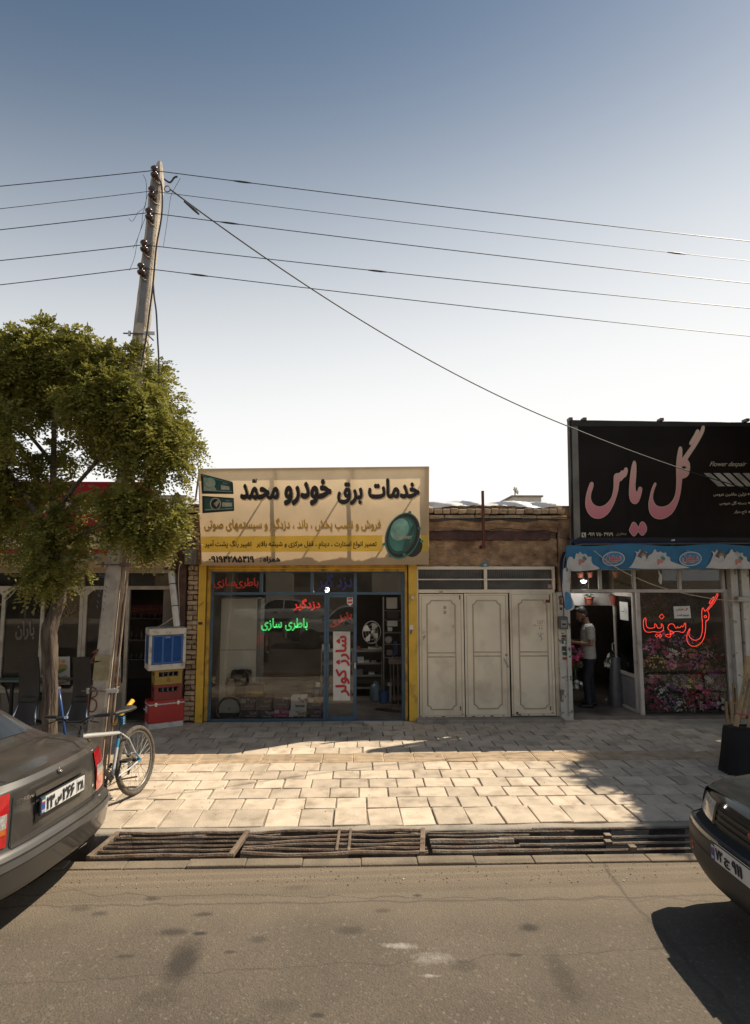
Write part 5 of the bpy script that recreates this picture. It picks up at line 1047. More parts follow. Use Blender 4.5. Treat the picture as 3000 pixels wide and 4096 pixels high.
FL = [[(835, 790, 'spray', 'magenta'), (925, 760, 'rose', 'pink'), (1020, 780, 'spray', 'lilac'), (1120, 770, 'spray', 'mauve'), (1230, 850, 'spray', 'yellow'), (1350, 790, 'rose', 'red'), (1430, 770, 'spray', 'magenta')],
      [(795, 850, 'spray', 'mauve'), (880, 860, 'rose', 'magenta'), (960, 890, 'lily', 'white'), (1050, 870, 'spray', 'blush'), (1140, 900, 'rose', 'peach'), (1210, 930, 'spray', 'mauve'), (1290, 880, 'spray', 'blush'), (1370, 920, 'rose', 'red'), (1455, 925, 'rose', 'white')],
      [(790, 980, 'spray', 'peach'), (850, 960, 'spray', 'yellow'), (940, 970, 'rose', 'pink'), (1010, 980, 'rose', 'blush'), (1090, 990, 'spray', 'magenta'), (1170, 970, 'spray', 'mauve'), (1250, 1000, 'rose', 'peach'), (1340, 1040, 'lily', 'mauve'), (1430, 1030, 'spray', 'blush')],
      [(800, 1110, 'lily', 'blush'), (870, 1130, 'lily', 'pink'), (960, 1120, 'rose', 'white'), (1050, 1110, 'spray', 'lilac'), (1130, 1140, 'lily', 'cream'), (1200, 1110, 'rose', 'red'), (1280, 1120, 'lily', 'white'), (1360, 1130, 'lily', 'mauve'), (1450, 1150, 'spray', 'magenta')],
      [(790, 1210, 'lily', 'pink'), (890, 1220, 'spray', 'white'), (980, 1215, 'lily', 'lilac'), (1070, 1200, 'spray', 'mauve'), (1160, 1240, 'rose', 'red'), (1240, 1190, 'rose', 'pink'), (1320, 1230, 'rose', 'magenta'), (1400, 1210, 'lily', 'white'), (1465, 1240, 'spray', 'lilac')],
      [(815, 1310, 'lily', 'magenta'), (900, 1330, 'spray', 'pink'), (960, 1300, 'spray', 'lilac'), (1040, 1320, 'spray', 'white'), (1130, 1330, 'rose', 'red'), (1195, 1340, 'lily', 'blush'), (1235, 1310, 'rose', 'pink'), (1320, 1300, 'rose', 'mauve'), (1400, 1320, 'rose', 'white'), (1465, 1340, 'spray', 'magenta')]]
rn = ('topmost', 'second', 'third', 'fourth', 'fifth', 'lowest'); cn = ('first', 'second', 'third', 'fourth', 'fifth', 'sixth', 'seventh', 'eighth', 'ninth', 'tenth')
for r_, row in enumerate(FL):
    for k, (x, y, kd, cl) in enumerate(row): bunch(x+rng.uniform(-8, 8), y+rng.uniform(-8, 8), 11.05-.11*r_+rng.uniform(-.04, .04), kd, cl, rng.uniform(.95, 1.2), where='in the %s row of the florist window, %s from the door' % (rn[r_], cn[k]))
    stp = MB(); Y = 11.05-.11*r_; z = at(*cE(1100, row[0][1]+70), Y)[2]; stp.box(XD1+.06, XW1-.06, Y-.03, Y+.09, max(.06, z-.03), max(.08, z)); tag(stp.build('flower_stand_step', inner_d, None), 'dark stand step under the %s row of flowers' % rn[r_], 'stand')
for (x, y, Y, kd, cl, sz, wh) in ((500, 920, 11.2, 'rose', 'white', 1.0, 'in silver wrap between the man and the open door'), (470, 970, 11.15, 'lily', 'white', .9, 'low in silver wrap between the man and the open door'), (640, 800, 11.4, 'rose', 'white', 1.2, 'seen through the open florist door'), (655, 900, 11.35, 'spray', 'lilac', 1.1, 'seen through the open florist door'), (165, 880, 10.75, 'rose', 'magenta', 1.15, 'beside the left door jamb of the florist'), (170, 960, 10.72, 'rose', 'red', 1.0, 'beside the left door jamb of the florist'), (190, 1140, 10.75, 'lily', 'white', .7, 'low in a pot by the left florist jamb')): bunch(x, y, Y, kd, cl, sz, where=wh)
# silver wrapped stand under the white flowers, dark top foliage
q = MB(); c = at(*cE(545, 1350), 11.0); rows = [[Vector((c[0]+rr*math.cos(2*math.pi*i/16)*(1+rng.uniform(-.06, .06)), 11.05+rr*math.sin(2*math.pi*i/16)*.8, c[2]+h)) for i in range(16)] for rr, h in ((.17, 0), (.16, .3), (.12, .6), (.09, .92))]; q.grid(rows, True)
tag(q.build('wrapped_stand', mm('silver_wrap', (.11, .11, .12), .35, .3, var=.2, scale=8), None, smooth=True), 'tall stand wrapped in silver foil inside the florist doorway', 'stand')
for i, (x, y, s_) in enumerate(((790, 480, 1.5), (880, 440, 1.6), (960, 500, 1.3), (1160, 430, 1.4), (1250, 470, 1.2), (760, 430, 1.2))):
    p_, l_ = flower_mesh('spray', 80+i, .17); t = thing('hanging_foliage', 'dark hanging foliage clump high behind the florist window, %s from the door' % cn[i], 'plant', at(*cE(x, y), 11.2), 'hanging foliage in the florist'); 
    for mb, mat in ((p_, mm('dull_petals', (.07, .03, .04), .8, var=.4)), (l_, leaf_d)):
        mb.v = [tuple(np.array(v)*s_) for v in mb.v]; o = bpy.data.objects.new('leaves' if mat is leaf_d else 'blossoms', mb.mesh('leaves', mat)); COL.objects.link(o); o.parent = t
# ================================================================ sandwich shop on the left
ss = thing('sandwich_shop', 'sandwich shop building on the left with cream framed glass behind the tree', 'building', (-5, YF, 0))
XS0, XS1 = -9.0, -3.28
def bx3(nm, mat, *a, par=ss, **k): q = MB(); q.box(*a); return q.build(nm, mat, par, **k)
xh = lambda x, y=900, Y=10.32: at(*cH(x, y), Y)[0]
zh = lambda y, x=700, Y=10.32: at(*cH(x, y), Y)[2]
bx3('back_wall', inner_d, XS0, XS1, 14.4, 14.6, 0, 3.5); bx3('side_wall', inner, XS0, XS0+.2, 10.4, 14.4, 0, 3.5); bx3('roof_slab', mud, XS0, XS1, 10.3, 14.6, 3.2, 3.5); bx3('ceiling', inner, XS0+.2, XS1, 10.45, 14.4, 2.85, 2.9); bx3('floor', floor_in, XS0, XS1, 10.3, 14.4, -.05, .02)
beige = mm('beige_wall', (.46, .34, .21), .85, var=.15, scale=3, bump=.2)
bx3('front_wall', beige, XS0, XS1, 10.3, 10.44, zh(165), 3.7)
alu = mm('cream_aluminium', (.40, .36, .29), .45, .2, var=.08, dirt=(.27, .23, .18), dscale=5)
sff = thing('sandwich_shopfront', 'cream aluminium shop front with chamfered panes behind tree and pole', 'shopfront', (-5, 10.32, 0))
def ab(x0, x1, z0, z1, Y=10.30, d=.06, nm='frame_bar', mat=alu): q = MB(); q.box(x0, x1, Y, Y+d, z0, z1); return q.build(nm, mat, sff, bev=.003)
ZT0, ZR, ZK, ZB0 = zh(178), zh(312), zh(1160), .03
vx = [xh(-640), xh(-330), xh(5), xh(332), xh(654), xh(686), xh(1038)]
ab(XS0, xh(1450, 312), ZR-.03, ZR+.03, 10.296, .07); ab(XS0, xh(1450, 178), ZT0-.025, ZT0+.03, 10.297, .07); ab(XS0, vx[-1], ZK-.03, ZK+.03, 10.297, .07)
for X in vx: ab(X-.03, X+.03, ZB0, ZR-.03, 10.30)
for x in (-200, 350, 690, 1052, 1448): X = xh(x, 240); ab(X-.022, X+.022, ZR+.03, ZT0-.025, 10.301)
glow_d = glass('sandwich_glass', (.86, .85, .81), 1.5, 0, .05); kick = mm('kick_panel', (.23, .195, .155), .7, var=.2, scale=2)
for i in range(len(vx)-1):
    a, c = vx[i]+.03, vx[i+1]-.03
    if c-a < .1: continue
    ab(a, c, ZK+.03, ZR-.03, 10.33, .006, 'pane', glow_d); ab(a, c, ZB0, ZK-.03, 10.325, .01, 'kick_panel', kick)
    for (X, Z, sx, sz) in ((a, ZR-.03, 1, -1), (c, ZR-.03, -1, -1), (a, ZK+.03, 1, 1), (c, ZK+.03, -1, 1)):
        q = MB(); q.prism([(X, 10.303, Z), (X+sx*.10, 10.303, Z), (X, 10.303, Z+sz*.10)], (0, .02, 0)); q.build('corner_plate', alu, sff)
for a, c in ((-200, 350), (350, 690), (690, 1052), (1052, 1448)): ab(xh(a, 240)+.02, xh(c, 240)-.02, ZR+.02, ZT0-.02, 10.33, .006, 'pane', gl2)
text('باران', cH, (132, 590, 290, 742), 10.335, mm('unlit_tube', (.26, .235, .19), .4, var=.05), sff, .02, outline=.018)
text('ساندویچ', cH, None, 10.335, mm('unlit_tube_gold', (.26, .20, .12), .4, var=.05), sff, .02, outline=.015, quad=[(440, 700), (660, 520), (620, 420), (420, 560)])
# dark red menu board inside
ib = thing('menu_board', 'dark red menu board with gold lettering inside the sandwich shop doorway', 'sign', at(*cH(1200, 520), 11.6)); q = MB(); fbox(q, cH, 930, 452, 1446, 526, 11.6, .04); q.build('board', mm('dark_red', (.13, .016, .014), .6, var=.1), ib); text('پیتزا ساندویچ باران', cH, (960, 462, 1430, 512), 11.6, mm('dull_gold', (.22, .10, .03), .6, var=.1), ib, .004, bold=.02)
for i, (a, c, yy) in enumerate(((1060, 1440, 560), (1060, 1440, 740), (1060, 1440, 900))):
    q = MB(); fbox(q, cH, a, yy, c, yy+10, 12.2, .3); tag(q.build('wall_shelf', shelf_m, None), '%s dark shelf inside the sandwich shop doorway' % ('upper', 'middle', 'lower')[i], 'shelf')
    for k in range(9):
        x = a+20+k*40; h = rng.uniform(50, 85)
        lathe_thing('drink_bottle', 'dim %s bottle on the %s sandwich shop shelf, %s from the chairs' % (('green', 'brown', 'pale')[k % 3], ('upper', 'middle', 'lower')[i], cn[k]), 'bottle', cH, (x, yy-h, x+18, yy), 12.3, [(.9, 0), (1, .05), (1, .55), (.45, .78), (.4, .95), (.45, 1), (0, 1)], (mm('bottle_green', (.05, .09, .05), .2, var=.1), mm('bottle_brown', (.10, .05, .02), .2, var=.1), mm('bottle_pale', (.2, .2, .19), .2, var=.1))[k % 3], n=10)['group'] = 'bottles on sandwich shop shelves'
# counter with posters behind glass
for i, (x0, x1, nm) in enumerate(((302, 578, 'between the two dark chairs'), (890, 1000, 'right of the concrete pole'))):
    t = thing('food_poster', 'bright sandwich poster low in the shop window %s' % nm, 'poster', at(*cH((x0+x1)/2, 1115), 10.328))
    art(cH, [(x0, 885), (x1, 880), (x1, 1112), (x0, 1116)], 10.324, mm('poster_white', (.42, .41, .37), .6, var=.15, scale=3), t, .002, 'sheet')
    w = x1-x0
    for k, (fx, fy, rx, ry, cl) in enumerate(((.3, .45, .32, .22, (.38, .16, .05)), (.35, .5, .28, .12, (.35, .05, .03)), (.7, .42, .3, .2, (.42, .20, .06)), (.72, .5, .22, .1, (.10, .18, .04)), (.4, .85, .4, .2, (.25, .06, .03)), (.8, .82, .25, .18, (.40, .17, .05)))):
        art(cH, ellipse(x0+w*fx, 885+225*fy, w*rx*.8, 225*ry*.7, 18, tilt=-20), 10.324, M('food_%d_%d' % (i, k), cl, .6, var=.3, scale=12), t, .004+.0015*k, 'picture')
    for k in range(5): art(cH, [(x0+w*(.12+.16*k), 905+(k % 2)*8), (x0+w*(.22+.16*k), 900), (x0+w*(.20+.16*k), 930), (x0+w*(.13+.16*k), 938)], 10.324, mm('poster_orange', (.50, .22, .03), .6, var=.1), t, .016, 'printed_mark')
# beige scalloped valance and the red banner above it
YV = 9.85
val = thing('scalloped_valance', 'beige scalloped awning strip under the red sandwich banner', 'awning', at(*cF(700, 2105), YV)); vb_ = cloth('valance_beige', (.50, .34, .18), .25, dirt=(.40, .27, .15))
x0, x1 = at(*cF(-700, 2050), YV)[0], at(*cF(1432, 2050), YV)[0]; zt, zb = at(*cF(700, 1996), YV)[2], at(*cF(700, 2100), YV)[2]; n = 140
q = MB(); rows = [[(x0+(x1-x0)*i/n, YV+.01*math.sin(i*.4)-.10*f, zt+(zb-zt)*f-(.022*abs(math.sin(i*math.pi/6)) if f == 1 else 0)) for i in range(n+1)] for f in (0, .33, .66, 1)]; q.grid(rows); q.build('strip', vb_, val, smooth=True)
q = MB(); q.quad((x0, YV, zt), (x1, YV, zt), (x1, 10.3, zt+.12), (x0, 10.3, zt+.12)); q.build('roof', vb_, val)
VP_ = ((0, YV-.06, zb), (0, -1, -.2)); vbl = mm('faded_blue', (.05, .10, .22), .7, var=.2)
text('۱۱۴۴۱۲۰۷۲۸', cF, (1118, 2022, 1258, 2044), VP_, mm('faded_ink', (.17, .11, .06), .7, var=.1), val, .02)
for pts in ([(70, 2010), (180, 2004), (200, 2028), (110, 2034)], [(540, 2012), (600, 2002), (610, 2030), (560, 2034)], [(705, 2018), (770, 2008), (830, 2015), (800, 2040), (770, 2026), (720, 2038)]): art(cF, smooth_poly(pts, 1), VP_, vbl, val, .02, 'faded_lettering')
rb = thing('sandwich_banner', 'pinkish red sandwich banner half hidden behind the tree', 'sign', at(*cF(700, 2003), 9.92))
redb = cloth('banner_red_cloth', (.46, .022, .040), .25, var=.12, scale=2); crb = mm('banner_cream', (.56, .46, .26), .6, var=.1); YB = 9.92
def br(x0, y0, x1, y1, Y, m_, nm): q = MB(); fbox(q, cF, x0, y0, x1, y1, Y, .006); return q.build(nm, m_, rb)
br(-900, 1395, 1268, 2003, YB, redb, 'panel'); br(-900, 1800, 1225, 1952, YB-.008, crb, 'band'); text('ساندویچ باران پیتزا م', cF, (-200, 1840, 842, 1936), YB-.008, ink, rb, .004, bold=.03)
art(cF, ellipse(1110, 1930, 118, 70, 30, tilt=-8), YB-.008, mm('plate_white', (.60, .58, .55), .5, var=.1), rb, .004, 'plate_picture'); art(cF, ellipse(1100, 1915, 88, 46, 26, tilt=-8), YB-.008, mm('plate_red', (.36, .12, .10), .5, var=.5, scale=18), rb, .006, 'plate_picture')
text('ساندویچ', cF, (-100, 1560, 830, 1700), YB, mm('banner_white_text', (.62, .56, .52), .6, var=.05), rb, .004, bold=.05)
for x in (-800, -100, 560, 1250): q = MB(); a = at(*cF(x, 1420), YB+.03); q.tube([a, (a[0], 10.35, a[2]-.1)], .016, 4); q.build('brace', steel, rb)
q = MB(); fbox(q, cF, -900, 1395, 1268, 1410, YB+.01, .03); fbox(q, cF, -900, 1990, 1268, 2003, YB+.01, .03); q.build('frame_tube', steel, rb)
# steel column, meter box, wires, white lamp fitting
brn = mm('brown_steel', (.075, .035, .025), .55, .2, var=.2, scale=5, dirt=(.12, .07, .05), dscale=6)
col = thing('steel_column', 'dark brown steel column at the right edge of the sandwich shop', 'column', (xh(1502), 10.2, 0)); bx3('shaft', brn, xh(1466), xh(1538), 10.14, 10.34, 0, 3.3, par=col, bev=.005); bx3('flange', brn, xh(1452), xh(1466), 10.2, 10.36, 0, 3.3, par=col)
jb = thing('junction_box', 'grey junction box high on the brown column beside the yellow pillar', 'box', at(*cH(1575, 118), 10.05)); q = MB(); fbox(q, cH, 1522, 2, 1620, 118, 10.03, .12); q.build('case', mm('box_grey', (.16, .15, .135), .5, var=.12), jb, bev=.01); q = MB(); fbox(q, cH, 1592, 2, 1598, 118, 10.02, .012); q.build('lid_seam', mt['box_grey'], jb); art(cH, [(1534, 62), (1544, 62), (1544, 92), (1534, 92)], 10.03, yel, jb, .003, 'sticker')
for i, (pts, Yc, lb) in enumerate((([(1560, 118), (1580, 160), (1612, 186)], 10.08, 'short black cable curling under the grey junction box'), ([(1575, 0), (1590, -60), (1580, -120), (1560, -150)], 10.1, 'black cable rising from the grey junction box'), ([(1500, 110), (1480, 130), (1472, 260), (1482, 420), (1475, 640)], 10.0, 'thin pale wire hanging beside the white lamp fitting'), ([(1290, 645), (1370, 600), (1440, 550)], 9.85, 'thin wire running from cooler to the lamp fitting'), ([(215, 165), (160, 290), (100, 370), (0, 455)], 9.8, 'thin pale wire slung in front of the sandwich shop'))):
    q = MB(); q.tube([at(*cH(*p_), Yc) for p_ in smooth_poly(pts, 2, False)], .005, 5); tag(q.build('wire', cab_m if i < 2 else wire, None), lb, 'wire')
lf_ = thing('lamp_fitting', 'white tubular lamp fitting hung askew above the air cooler', 'lamp', at(*cH(1460, 635), 9.9)); a, c = Vector(at(*cH(1412, 178), 10.0)), Vector(at(*cH(1460, 632), 9.9)); d_ = (c-a); fm = mm('fitting_white', (.58, .56, .52), .5, var=.08, dirt=(.4, .37, .32), dscale=8)
q = MB(); Mq = Matrix.Translation(a) @ d_.to_track_quat('Z', 'Y').to_matrix().to_4x4(); q.box(-.04, .04, -.03, .03, 0, d_.length, Mq); q.build('housing', fm, lf_, bev=.008); q = MB(); q.box(.042, .06, -.02, .02, .02, d_.length-.02, Mq); q.build('trim', wht_s, lf_)
for t in (.22, .62): q = MB(); q.box(-.045, .065, -.035, .035, d_.length*t, d_.length*t+.014, Mq); q.build('strap', stick_b, lf_)
# table and two tall dark chairs
tb = thing('green_table', 'long table with green top and dark legs outside the sandwich shop', 'table', (-5.6, 10.1, 0)); bx3('table_top', mm('green_top', (.085, .115, .085), .5, var=.12), -7.4, xh(575, 1020, 10.05), 9.95, 10.22, .70, .73, par=tb, bev=.006)
for X in (-7.3, -5.2, xh(70, 1200, 10.0)): q = MB(); q.tube([(X, 10.08, .70), (X+.01, 10.08, .06)], .03, 8); q.tube([(X-.15, 10.08, .03), (X, 10.08, .12), (X+.15, 10.08, .03)], .022, 6); q.tube([(X-.18, 10.08, .66), (X-.1, 10.08, .6), (X-.02, 10.08, .35)], .014, 6); q.build('leg', mm('black_iron', (.02, .02, .02), .5, .3, var=.1), tb)
chm = mm('dark_leather', (.022, .019, .017), .55, var=.2, scale=8, bump=.1); chr_ = mm('chrome', (.62, .62, .62), .18, 1.0, var=.03)
def chair(label, rect, lean):
    x0, y0, x1, y1 = rect; Y = 9.72; a, c = at(*cH(x0, 1150), Y)[0], at(*cH(x1, 1150), Y)[0]; zt = at(*cH((x0+x1)/2, y0), Y)[2]; xm = (a+c)/2
    t = thing('dining_chair', label, 'chair', (xm, 9.95, 0), 'dark chairs outside the sandwich shop')
    q = MB(); rows = [[(xm+(c-a)/2*s+lean*f, Y+.05*math.cos(s*1.4)+.10*math.sin(f*3.0)-.03+dy, .10+(zt-.10)*f+.01*math.cos(s*1.5)*(f > .9)) for s in np.linspace(-1, 1, 9)] for f in np.linspace(0, 1, 12) for dy in (0,)]
    back = [[(p[0], p[1]+.03, p[2]) for p in r_] for r_ in rows]; q.grid(rows); q.grid([list(reversed(r_)) for r_ in back])
    for E0, E1 in ((rows[0], back[0]), (rows[-1], back[-1])): q.grid([E0, E1])
    q.grid([[r_[0] for r_ in rows], [r_[0] for r_ in back]]); q.grid([[r_[-1] for r_ in rows], [r_[-1] for r_ in back]])
    q.build('backrest', chm, t, smooth=True, auto=50); q = MB(); q.rbox(a+.01, c-.01, Y+.06, Y+.50, .42, .50, .05); q.build('seat', chm, t, bev=.015)
    for sx in (a+.02, c-.02):
        s = -1 if sx < xm else 1
        q = MB(); q.tube([(sx, Y+.08, .43), (sx+s*.03, Y-.01, .25), (sx+s*.06, Y-.06, .01)], .012, 8); q.build('leg', chr_, t, smooth=True); q = MB(); q.tube([(sx, Y+.48, .43), (sx+s*.02, Y+.50, .2), (sx+s*.03, Y+.52, .01)], .012, 8); q.build('leg', chr_, t, smooth=True)
chair('dark tall backed chair left of the tree trunk outside the sandwich shop', (136, 884, 304, 1390), -.01); chair('dark tall backed chair between the tree trunk and the concrete pole', (576, 890, 724, 1400), .02)

# ================================================================ cooler on bottle crates on the red ice chest
RZ = R(29.7)
def local(loc, rz=RZ): return Matrix.Translation(Vector([float(v) for v in loc])) @ Matrix.Rotation(rz, 4, 'Z')
class LB(MB):
    def __init__(s, Mx): super().__init__(); s.M = Mx
    def build(s, *a, **k): s.v = [tuple(s.M @ Vector(v)) for v in s.v]; return super().build(*a, **k)
base = Vector((-3.244, 9.728, 0)); Mc = local(base)
red = mm('chest_red', (.36, .022, .018), .45, var=.08, scale=4); chw = mm('chest_white', (.52, .51, .48), .55, var=.08, scale=6, dirt=(.36, .35, .33), dscale=6, dlo=.5, dhi=.7)
ic = thing('ice_chest', 'red and white ice chest at the bottom of the cooler stack', 'ice chest', base)
q = LB(Mc); q.rbox(0, .54, 0, .31, 0, .085, .03); q.build('base', chw, ic, bev=.006); q = LB(Mc); q.rbox(-.006, .546, -.006, .316, .085, .365, .03); q.build('body', red, ic, bev=.004); q = LB(Mc); q.rbox(-.010, .55, -.010, .32, .365, .385, .03); q.build('white_rim', chw, ic); q = LB(Mc); q.rbox(-.008, .548, -.008, .318, .386, .43, .03); q.build('lid', red, ic, bev=.008)
for X in (.10, .44): q = LB(Mc); q.box(X-.02, X+.02, -.022, -.008, .345, .405); q.box(X-.028, X+.028, -.026, -.010, .372, .390); q.build('latch', chr_, ic, bev=.003)
q = LB(Mc); q.box(-.014, -.004, .10, .20, .24, .34); q.build('side_handle', chw, ic, bev=.004); q = LB(Mc); q.box(-.05, -.012, .11, .19, .285, .305); q.build('side_handle', chw, ic, bev=.006)
bot = MB(); bot.lathe([(.028, 0), (.03, .01), (.03, .11), (.024, .135), (.012, .175), (.011, .215), (.013, .218), (.013, .225), (0, .225)], (0, 0, 0), 12); bot_me = bot.mesh('glass', mm('cola_glass', (.025, .014, .01), .08, var=.0), True)
lab = MB(); lab.lathe([(.0307, .055), (.0307, .10)], (0, 0, 0), 12); lab.f = lab.f[:12]; lab_me = [lab.mesh('label', mm('label_silver', (.5, .48, .46), .5, var=.3, scale=60)), lab.mesh('label', mm('label_redwhite', (.5, .28, .24), .5, var=.5, scale=60))]
def crate(label, z0, cm, dm, row, which, seed):
    Mx = local(base+Vector((.055, .05, 0)), RZ-.06+seed); o = Mx @ Vector((0, 0, 0)); t = thing('bottle_crate', label, 'crate', (o.x, o.y, z0)); w, d, h = .42, .29, .235
    W_ = lambda: LB(Matrix.Translation((0, 0, z0)) @ Mx)
    q = W_(); q.box(0, w, 0, .012, 0, .125); q.box(0, w, d-.012, d, 0, .125); q.box(0, .012, .012, d-.012, 0, .125); q.box(w-.012, w, .012, d-.012, 0, .125); q.box(.012, w-.012, .012, d-.012, 0, .012); q.build('lower_wall', cm, t, bev=.003)
    q = W_(); q.box(-.008, w+.008, -.008, .012, .195, h); q.box(-.008, w+.008, d-.012, d+.008, .195, h); q.box(-.008, .012, .012, d-.012, .195, h); q.box(w-.012, w+.008, .012, d-.012, .195, h); q.build('rim', cm, t, bev=.004)
    for (X, Yq) in ((0, 0), (w-.06, 0), (0, d-.03), (w-.06, d-.03)): q = W_(); q.box(X, X+.06, Yq-.002, Yq+.03, .0, .20); q.build('corner_post', cm, t, bev=.003)
    for X in (0, w-.016): q = W_(); q.box(X-.002, X+.016, 0, .06, .0, .199); q.box(X-.002, X+.016, d-.06, d, .0, .199); q.build('corner_post', cm, t)
    if dm: q = W_(); q.torus((w/2, -.003, .065), (0, 1, 0), .028, .004, 16, 4); q.torus((w/2, -.003, .065), (0, 1, 0), .012, .004, 12, 4); q.build('emblem', dm, t)
    for r_ in range(2):
        for k in range(5):
            p = Matrix.Translation((0, 0, z0)) @ Mx @ Vector((.055+k*.077, .055+r_*.09, .013)); bt = thing('drink_bottle', 'dark drink bottle in the %s of the %s, %s from the doorway side' % ('front row' if r_ == 0 else 'back row', which, cn[k]), 'bottle', p, 'bottles in the %s' % which)
            for nm, me in (('glass', bot_me), ('label', lab_me[(k+r_+(which[0] == 'y')) % 2 if which[0] == 'y' else 0])): o2 = bpy.data.objects.new(nm, me); COL.objects.link(o2); o2.parent = bt; o2.rotation_euler = (0, 0, rng.uniform(0, 6))
crate('red plastic bottle crate resting on the ice chest', .432, mm('crate_red', (.19, .022, .018), .5, var=.12, scale=5), None, 0, 'red crate', 0)
crate('mustard yellow bottle crate under the air cooler', .669, mm('crate_yellow', (.30, .195, .03), .5, var=.12, scale=5), mm('crate_emblem', (.30, .09, .03), .6, var=.1), 0, 'yellow crate', .02)
ac = thing('air_cooler', 'blue and white evaporative air cooler on top of the bottle crates', 'air cooler', (base.x, base.y, .906)); Mk = local(base+Vector((-.02, -.06, .906)), RZ-.05); W, D_k, H_ = .57, .42, .65
cw = mm('cooler_white', (.52, .48, .40), .5, var=.08, scale=4, dirt=(.30, .24, .17), dscale=7, dlo=.56, dhi=.72); cbl = mm('cooler_blue', (.022, .095, .30), .4, var=.12, scale=6); cbd = mm('cooler_blue_deep', (.012, .05, .17), .5, var=.1)
q = LB(Mk); q.rbox(0, W, 0, D_k, 0, .09, .03); q.build('tray', cw, ac, bev=.01); q = LB(Mk); q.rbox(-.005, W+.005, -.005, D_k+.005, .545, H_, .03); q.build('top_cover', cw, ac, bev=.015)
q = LB(Mk)
for (X, Yq) in ((0, 0), (W-.05, 0), (0, D_k-.05), (W-.05, D_k-.05)): q.box(X+.002, X+.048, Yq+.002, Yq+.048, .09, .545)
q.build('corner_posts', cw, ac, bev=.008); q = LB(Mk); q.box(.03, W-.03, .03, D_k-.03, .085, .55); q.build('core', mm('cooler_pad', (.014, .03, .06), .9, var=.3), ac)
def louvre(ox, w, side):
    q = LB(Mk); f = (lambda a, y, z: (a, y, z)) if side == 'f' else (lambda a, y, z: (y, a, z))
    def bb(a0, a1, y0, y1, z0, z1):
        if side == 'f': q.box(a0, a1, y0, y1, z0, z1)
        else: q.box(y0, y1, a0, a1, z0, z1)
    bb(ox, ox+w, .006, .03, .095, .125); bb(ox, ox+w, .006, .03, .515, .54); n = 3 if side == 'f' else 2
    for k in range(n+1): X = ox+(w-.03)*k/n; bb(X, X+.03, .005, .03, .125, .515)
    bb(ox+w/2-.05, ox+w/2+.05, .004, .02, .485, .53) if side == 'f' else None
    q.build('louvre_frame', cbl, ac, bev=.003)
    cw_ = (w-.03)/n
    for k in range(n):
        for j in range(17):
            z = .135+j*.0222; qq = LB(Mk)
            X0, X1 = ox+k*cw_+.03, ox+(k+1)*cw_
            pts = [(X0, .008, z), (X1, .008, z), (X1, .026, z+.016), (X0, .026, z+.016)]
            if side != 'f': pts = [(p[1], p[0], p[2]) for p in pts]
            qq.prism(pts, (0, 0, -.004)); qq.build('slat', cbl, ac)
louvre(.05, W-.10, 'f'); louvre(.05, D_k-.10, 's')
v_, f_ = text_geo('بهکار', .03); mn, mx = v_.min(0), v_.max(0); q = LB(Mk); q.add([(W/2-.035+(p[0]-mn[0])/(mx[0]-mn[0])*.07, .001, .497+(p[1]-mn[1])/(mx[1]-mn[1])*.024) for p in v_], f_); q.build('logo', chw, ac)

# ================================================================ concrete power pole
pole_m = mm('pole_concrete', (.44, .375, .295), .9, var=.18, scale=5, bump=.5, bscale=40, dirt=(.23, .19, .15), dscale=4, dlo=.5, dhi=.72)
pb, pt_ = Vector((-2.985, 7.15, -.02)), Vector((-2.50, 7.12, 7.56))
pl_ = thing('power_pole', 'leaning concrete power pole with brown insulators behind the bicycle', 'pole', pb)
def pc(f): return pb+(pt_-pb)*f
rows = []
for k in range(61):
    f = k/60; c = pc(f); w = .096-.028*f; d = .105-.030*f; ch = .022
    if k >= 59: w *= .72 if k == 59 else .4; d *= .72 if k == 59 else .4
    sec = [(-w, -d+ch), (-w+ch, -d), (w-ch, -d), (w, -d+ch), (w, d-ch), (w-ch, d), (-w+ch, d), (-w, d-ch)]
    rows.append([c+Vector((x+rng.uniform(-.004, .004), y+rng.uniform(-.004, .004), 0)) for x, y in sec])
q = MB(); q.grid(rows, True); q.f.append(tuple(len(q.v)-8+i for i in range(8))); q.build('shaft', pole_m, pl_)
q = MB(); rows2 = [[pc(f)+Vector((x, -.107+.030*f-.002, 0)) for x in (-.035, .035)] for f in np.linspace(.72, .985, 12)]; q.grid(rows2); q.build('recess_strip', mm('pole_metal', (.20, .19, .18), .5, .5, var=.15), pl_)
PX = crop(440, 620, 2.718)
pipe_m = mm('rusty_conduit', (.30, .21, .15), .7, .2, var=.25, scale=5, dirt=(.42, .33, .24), dscale=5, dlo=.5, dhi=.65)
for dx, r_, top in ((.128, .020, .40), (.172, .012, .36)):
    q = MB(); q.tube([pc(f)+Vector((dx-.045*f, -.05, 0)) for f in np.linspace(0, top, 12)], r_, 8); q.build('conduit', pipe_m, pl_, smooth=True)
def clamp(f, plate=True):
    c = pc(f); w = .105-.030*f
    q = MB(); q.tube([c+Vector((-w-.09, -w-.02, 0)), c+Vector((w+.02, -w-.02, 0))], .009, 6); q.tube([c+Vector((w+.02, -w-.02, 0)), c+Vector((w+.03, w+.02, 0))], .009, 6); q.build('clamp_bolt', rust, pl_)
    q = MB(); q.box(-w-.03, -w-.005, -w-.03, -w-.005, -.03, .03, Matrix.Translation(c)); q.build('clamp_plate', fm if plate else rust, pl_); q = MB(); q.box(w-.01, w+.12, -w-.035, -w-.026, -.022, .022, Matrix.Translation(c)); q.build('clamp_plate', fm if plate else rust, pl_)
clamp(.148); clamp(.335, False); clamp(.50, False); clamp(.70)
brw = mm('brown_porcelain', (.055, .022, .015), .25, var=.15, coat=.3); ip = []
